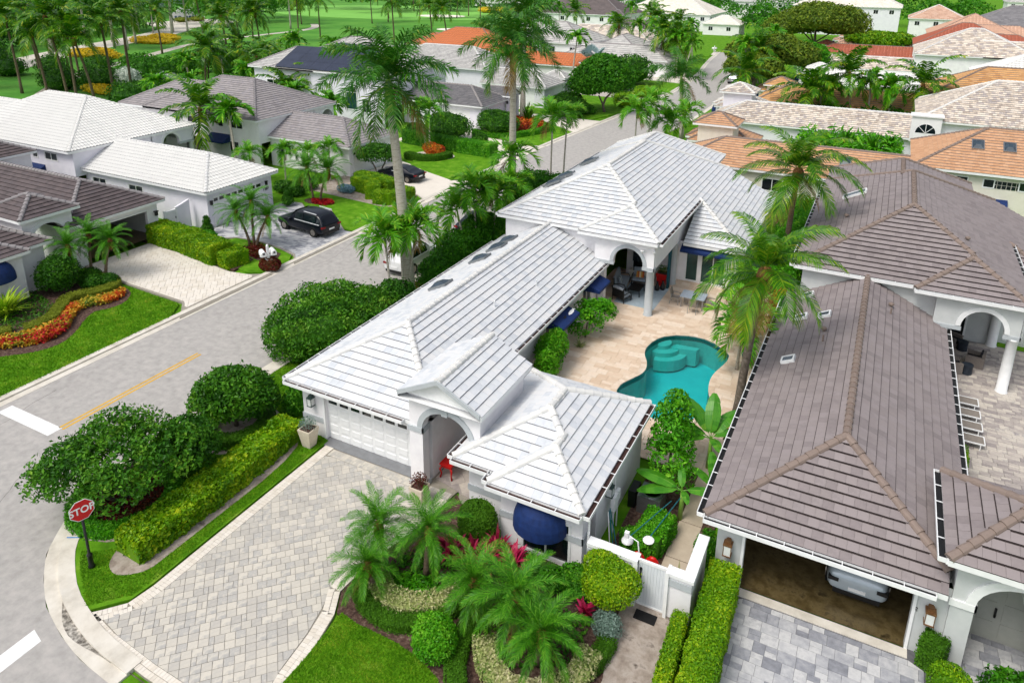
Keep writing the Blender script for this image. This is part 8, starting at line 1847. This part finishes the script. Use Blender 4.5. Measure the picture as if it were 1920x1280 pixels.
# ------------------------------------------------------------------ vehicles
M['car_blue'] = mat('midnight_blue_car_paint', ['#060a14', '#080e1c'], .3, 1, 1, spec=.3, coat=.25)
M['car_white'] = mat('white_car_paint', ['#d5d7d8', '#dfe1e2'], .3, 1, 1, coat=1); M['car_silver'] = mat('silver_car_paint', ['#8f9398', '#a0a4a8'], .3, 1, 1, metal=.5, coat=1); M['car_ice'] = mat('pale_blue_grey_car_paint', ['#aab7c0', '#b8c4cc'], .3, 1, 1, metal=.2, coat=1)
M['tail'] = mat('red_tail_lamp', ['#6d0a0f', '#93131a'], .2, 1, 5); M['headl'] = mat('clear_headlamp', ['#b7bdc2', '#d0d5d9'], .1, 1, 5, metal=.5); M['rim'] = mat('alloy_rim', ['#8d8780', '#aaa49c'], .3, 1, 6, metal=.8)
def car(name, label, cat, loc, rz, L, W, Hh, style, paint):
    r = thing(name, label, cat, loc, rz); w = W / 2
    # stations: x (front = +), belt z, roof z (None = hood/deck), half width factor
    if style == 'suv': st = [(-.5, .62, .98, .86, .0), (-.485, .55, 1.02, .95, 0), (-.44, .66, 1.05, 1, .52), (-.36, .66, 1.06, 1, .96), (-.1, .66, 1.05, 1, 1.0), (.08, .65, 1.03, 1, .97), (.21, .63, 1.0, 1, .0), (.4, .58, .92, .98, 0), (.47, .5, .82, .92, 0), (.5, .42, .62, .8, 0)]
    elif style == 'hatch': st = [(-.5, .5, .8, .84, .0), (-.485, .5, .92, .93, 0), (-.44, .62, .98, 1, .25), (-.3, .62, 1.0, 1, .86), (-.08, .62, .98, 1, 1.0), (.08, .6, .96, 1, .95), (.24, .58, .92, 1, .0), (.4, .54, .82, .97, 0), (.47, .48, .72, .9, 0), (.5, .4, .58, .8, 0)]
    else: st = [(-.5, .5, .85, .84, .0), (-.47, .5, .96, .95, 0), (-.36, .62, .98, 1, .0), (-.2, .62, .97, 1, .9), (-.04, .62, .95, 1, 1.0), (.08, .6, .93, 1, .93), (.24, .58, .9, 1, .0), (.4, .54, .8, .97, 0), (.47, .48, .68, .9, 0), (.5, .4, .55, .8, 0)]
    rf = Hh; V = []; sec = []
    for x, zm, zb, k, g in st:
        ww = w * k; top = zb + (rf - zb) * g if g else zb + .03; tw = ww * (.74 if g else .86); cl = .24 if abs(x) < .46 else .32
        sec.append([(x * L, -ww * .9, cl), (x * L, -ww, cl + .18), (x * L, -ww, zm), (x * L, -ww * .95, zb), (x * L, -tw, top - (.05 if g else .0)), (x * L, -tw * .8, top + (.02 if g else .01)), (x * L, tw * .8, top + (.02 if g else .01)), (x * L, tw, top - (.05 if g else 0)), (x * L, ww * .95, zb), (x * L, ww, zm), (x * L, ww, cl + .18), (x * L, ww * .9, cl)])
    b_ = MB()
    for i in range(len(sec) - 1):
        for j in range(11): b_.face([sec[i][j + 1], sec[i][j], sec[i + 1][j], sec[i + 1][j + 1]][::-1])
        b_.face([sec[i][0], sec[i][11], sec[i + 1][11], sec[i + 1][0]][::-1])
    b_.face(sec[0]); b_.face(sec[-1][::-1])
    b_.v = [tuple(round(c, 5) for c in v) for v in b_.v]
    body = b_.build('body', paint, r)
    bm_ = __import__('bmesh').new(); bm_.from_mesh(body.data); __import__('bmesh').ops.remove_doubles(bm_, verts=bm_.verts, dist=.001); __import__('bmesh').ops.recalc_face_normals(bm_, faces=bm_.faces); bm_.to_mesh(body.data); bm_.free()
    body.data.polygons.foreach_set('use_smooth', [True] * len(body.data.polygons))
    md = body.modifiers.new('sub', 'SUBSURF'); md.levels = 1; md.render_levels = 2
    gi = [i for i, s_ in enumerate(st) if s_[4] > 0]; a, z = gi[0], gi[-1]
    def mixp(p, q, t): return tuple(p[i] * (1 - t) + q[i] * t for i in range(3))
    for sd in (0, 1):
        ib, it = (3, 4) if sd == 0 else (8, 7); sg_ = -1 if sd == 0 else 1; groups = [(a if style != 'suv' else a, a + 1), (a + 1, a + 2), (a + 2, z)]
        allp = []
        for q0, q1 in groups:
            if q1 > z or q0 >= q1: continue
            P = []
            for i0, t in ((q0, .06), (q1, -.06)):
                lo, hi = sec[i0][ib], sec[i0][it]; P.append((mixp(lo, hi, .12), mixp(lo, hi, .86)))
            (l0, h0), (l1, h1) = P; off = lambda p, dx: (p[0] + dx, p[1] + sg_ * .022, p[2])
            quad = [off(l0, .05), off(l1, -.05), off(h1, -.05), off(h0, .05)]
            MB().face(quad if sd == 0 else quad[::-1]).build('side_window', M['glass'], r); allp += quad
        if allp:
            x0 = min(p[0] for p in allp); x1 = max(p[0] for p in allp); zt = max(p[2] for p in allp); yb = allp[0][1]
            lo0, lo1 = sec[a][ib], sec[z][ib]; hi0, hi1 = sec[a + 1][it], sec[z][it]
            t_ = MB(); f = lambda p, dz: (p[0], p[1] + sg_ * .03, p[2] + dz); t_.bar(f(mixp(lo0, sec[a][it], .08), 0), f(mixp(lo1, sec[z][it], .08), 0), .05)
            if style == 'suv': t_.bar(f(sec[a + 1][it], .04), f(sec[z - 1][it], .04), .05)
            t_.build('chrome_strip', M['chrome'], r)
    F0, F1 = sec[z], sec[z + 1]
    ws = [mixp(F0[4], F1[4], .08), mixp(F0[7], F1[7], .08), mixp(F0[7], F1[8], .9), mixp(F0[4], F1[3], .9)]; MB().face([(p[0] + .03, p[1] * .92, p[2] + .03) for p in ws]).build('windscreen', M['glass'], r)
    B0, B1 = sec[a], sec[a - 1] if style != 'suv' else sec[a - 1]
    top_i = a + (1 if st[a][4] < .7 else 0); T_ = sec[top_i]
    rw = [mixp(T_[7], B1[8], .1), mixp(T_[4], B1[3], .1), mixp(T_[4], B1[3], .8), mixp(T_[7], B1[8], .8)]; MB().face([(p[0] - .045, p[1] * .9, p[2] + .035) for p in rw]).build('rear_window', M['glass'], r)
    rear, fr_ = -.5 * L, .5 * L
    for sd in (-1, 1):
        zt = sec[1][3][2]
        MB().box(rear - .02, sd * w * .78 - w * .17, zt - .22, rear + .14, sd * w * .78 + w * .17, zt - .1).build('tail_lamp', M['tail'] if style != 'hatch' else M['black'], r); MB().box(fr_ - .22, sd * w * .68 - w * .16, .6, fr_ - .02, sd * w * .68 + w * .16, .72).build('headlamp', M['headl'], r)
        MB().box(.16 * L, sd * (w + .02) - (.2 if sd > 0 else 0) + (.12 if sd > 0 else -.12), .98, .16 * L + .16, sd * (w + .02) + (.2 if sd < 0 else 0) + (.12 if sd > 0 else -.12), 1.1).build('wing_mirror', paint, r)
        for fx in (-.31, .31):
            wr = .37 if style == 'suv' else .34; wh_ = thing_part = link('wheel', MB().tube([(fx * L, sd * (w - .24), wr), (fx * L, sd * (w + .015), wr)], [wr * 1.13, wr * 1.13], 20).mesh('wheel', M['dark']), r)
            MB().tube([(fx * L, sd * (w - .22), wr), (fx * L, sd * (w - .05), wr), (fx * L, sd * (w + .03), wr)], [wr, wr, wr * .93], 20).build('tyre', M['rubber'], wh_, smooth=False)
            rm = MB(); c = (fx * L, sd * (w + .035), wr)
            for k in range(5): an = k * 1.2566; rm.bar(c, (c[0] + wr * .62 * math.cos(an), c[1], c[2] + wr * .62 * math.sin(an)), .03, .1)
            rm.tube([(c[0], c[1] - sd * .03, c[2]), (c[0], c[1] + sd * .004, c[2])], [wr * .66, wr * .66], 18, 0.5); rm.build('rim', M['rim'], wh_)
    MB().box(rear - .02, -.26, .58 if style != 'hatch' else .5, rear + .03, .26, .7 if style != 'hatch' else .62).build('number_plate', M['white'], r); MB().box(rear - .015, -w * .75, .26, rear + .1, w * .75, .42).box(fr_ - .1, -w * .6, .28, fr_ + .01, w * .6, .5).build('bumper', M['black'], r)
    return r
car('parked_suv', 'dark blue SUV parked on the grey paver driveway of the white villa', 'car', (-39.2, 41.2, .07), R(180 - 6), 5.25, 2.05, 1.84, 'suv', M['car_blue'])
car('parked_sedan', 'dark blue sedan parked beyond the clipped hedges', 'car', (-41.4, 56.7, .07), R(180 - 4), 4.9, 1.88, 1.42, 'sedan', M['car_blue'])
car('parked_white_suv', 'white SUV parked at the kerb behind the palm trunks', 'car', (-27.9, 39.4, .0), R(90), 4.7, 1.9, 1.7, 'suv', M['car_white'])
car('garage_car', 'pale blue-grey hatchback inside the open garage', 'car', (1.4, 24.5, .015), R(90), 4.5, 1.88, 1.6, 'hatch', M['car_ice'])
car('silver_suv', 'silver SUV parked facing away at the right kerb up the street', 'car', (-25.6, 139.5, 0), R(90), 4.8, 1.9, 1.8, 'suv', M['car_silver'])
car('blue_car', 'pale blue car partly hidden by the big round tree', 'car', (-40.5, 118, .06), R(180), 4.6, 1.85, 1.5, 'hatch', M['car_ice'])
car('street_sedan', 'dark blue car glimpsed between palms at the main kerb', 'car', (-27.6, 48.0, 0), R(90), 4.8, 1.88, 1.45, 'sedan', M['car_blue'])
tag(MB().box(-26.0, 36.0, .05, -25.2, 36.5, .3).build('utility_box', M['boot']), 'brown utility box half hidden by the leaning palm trunk', 'utility box')
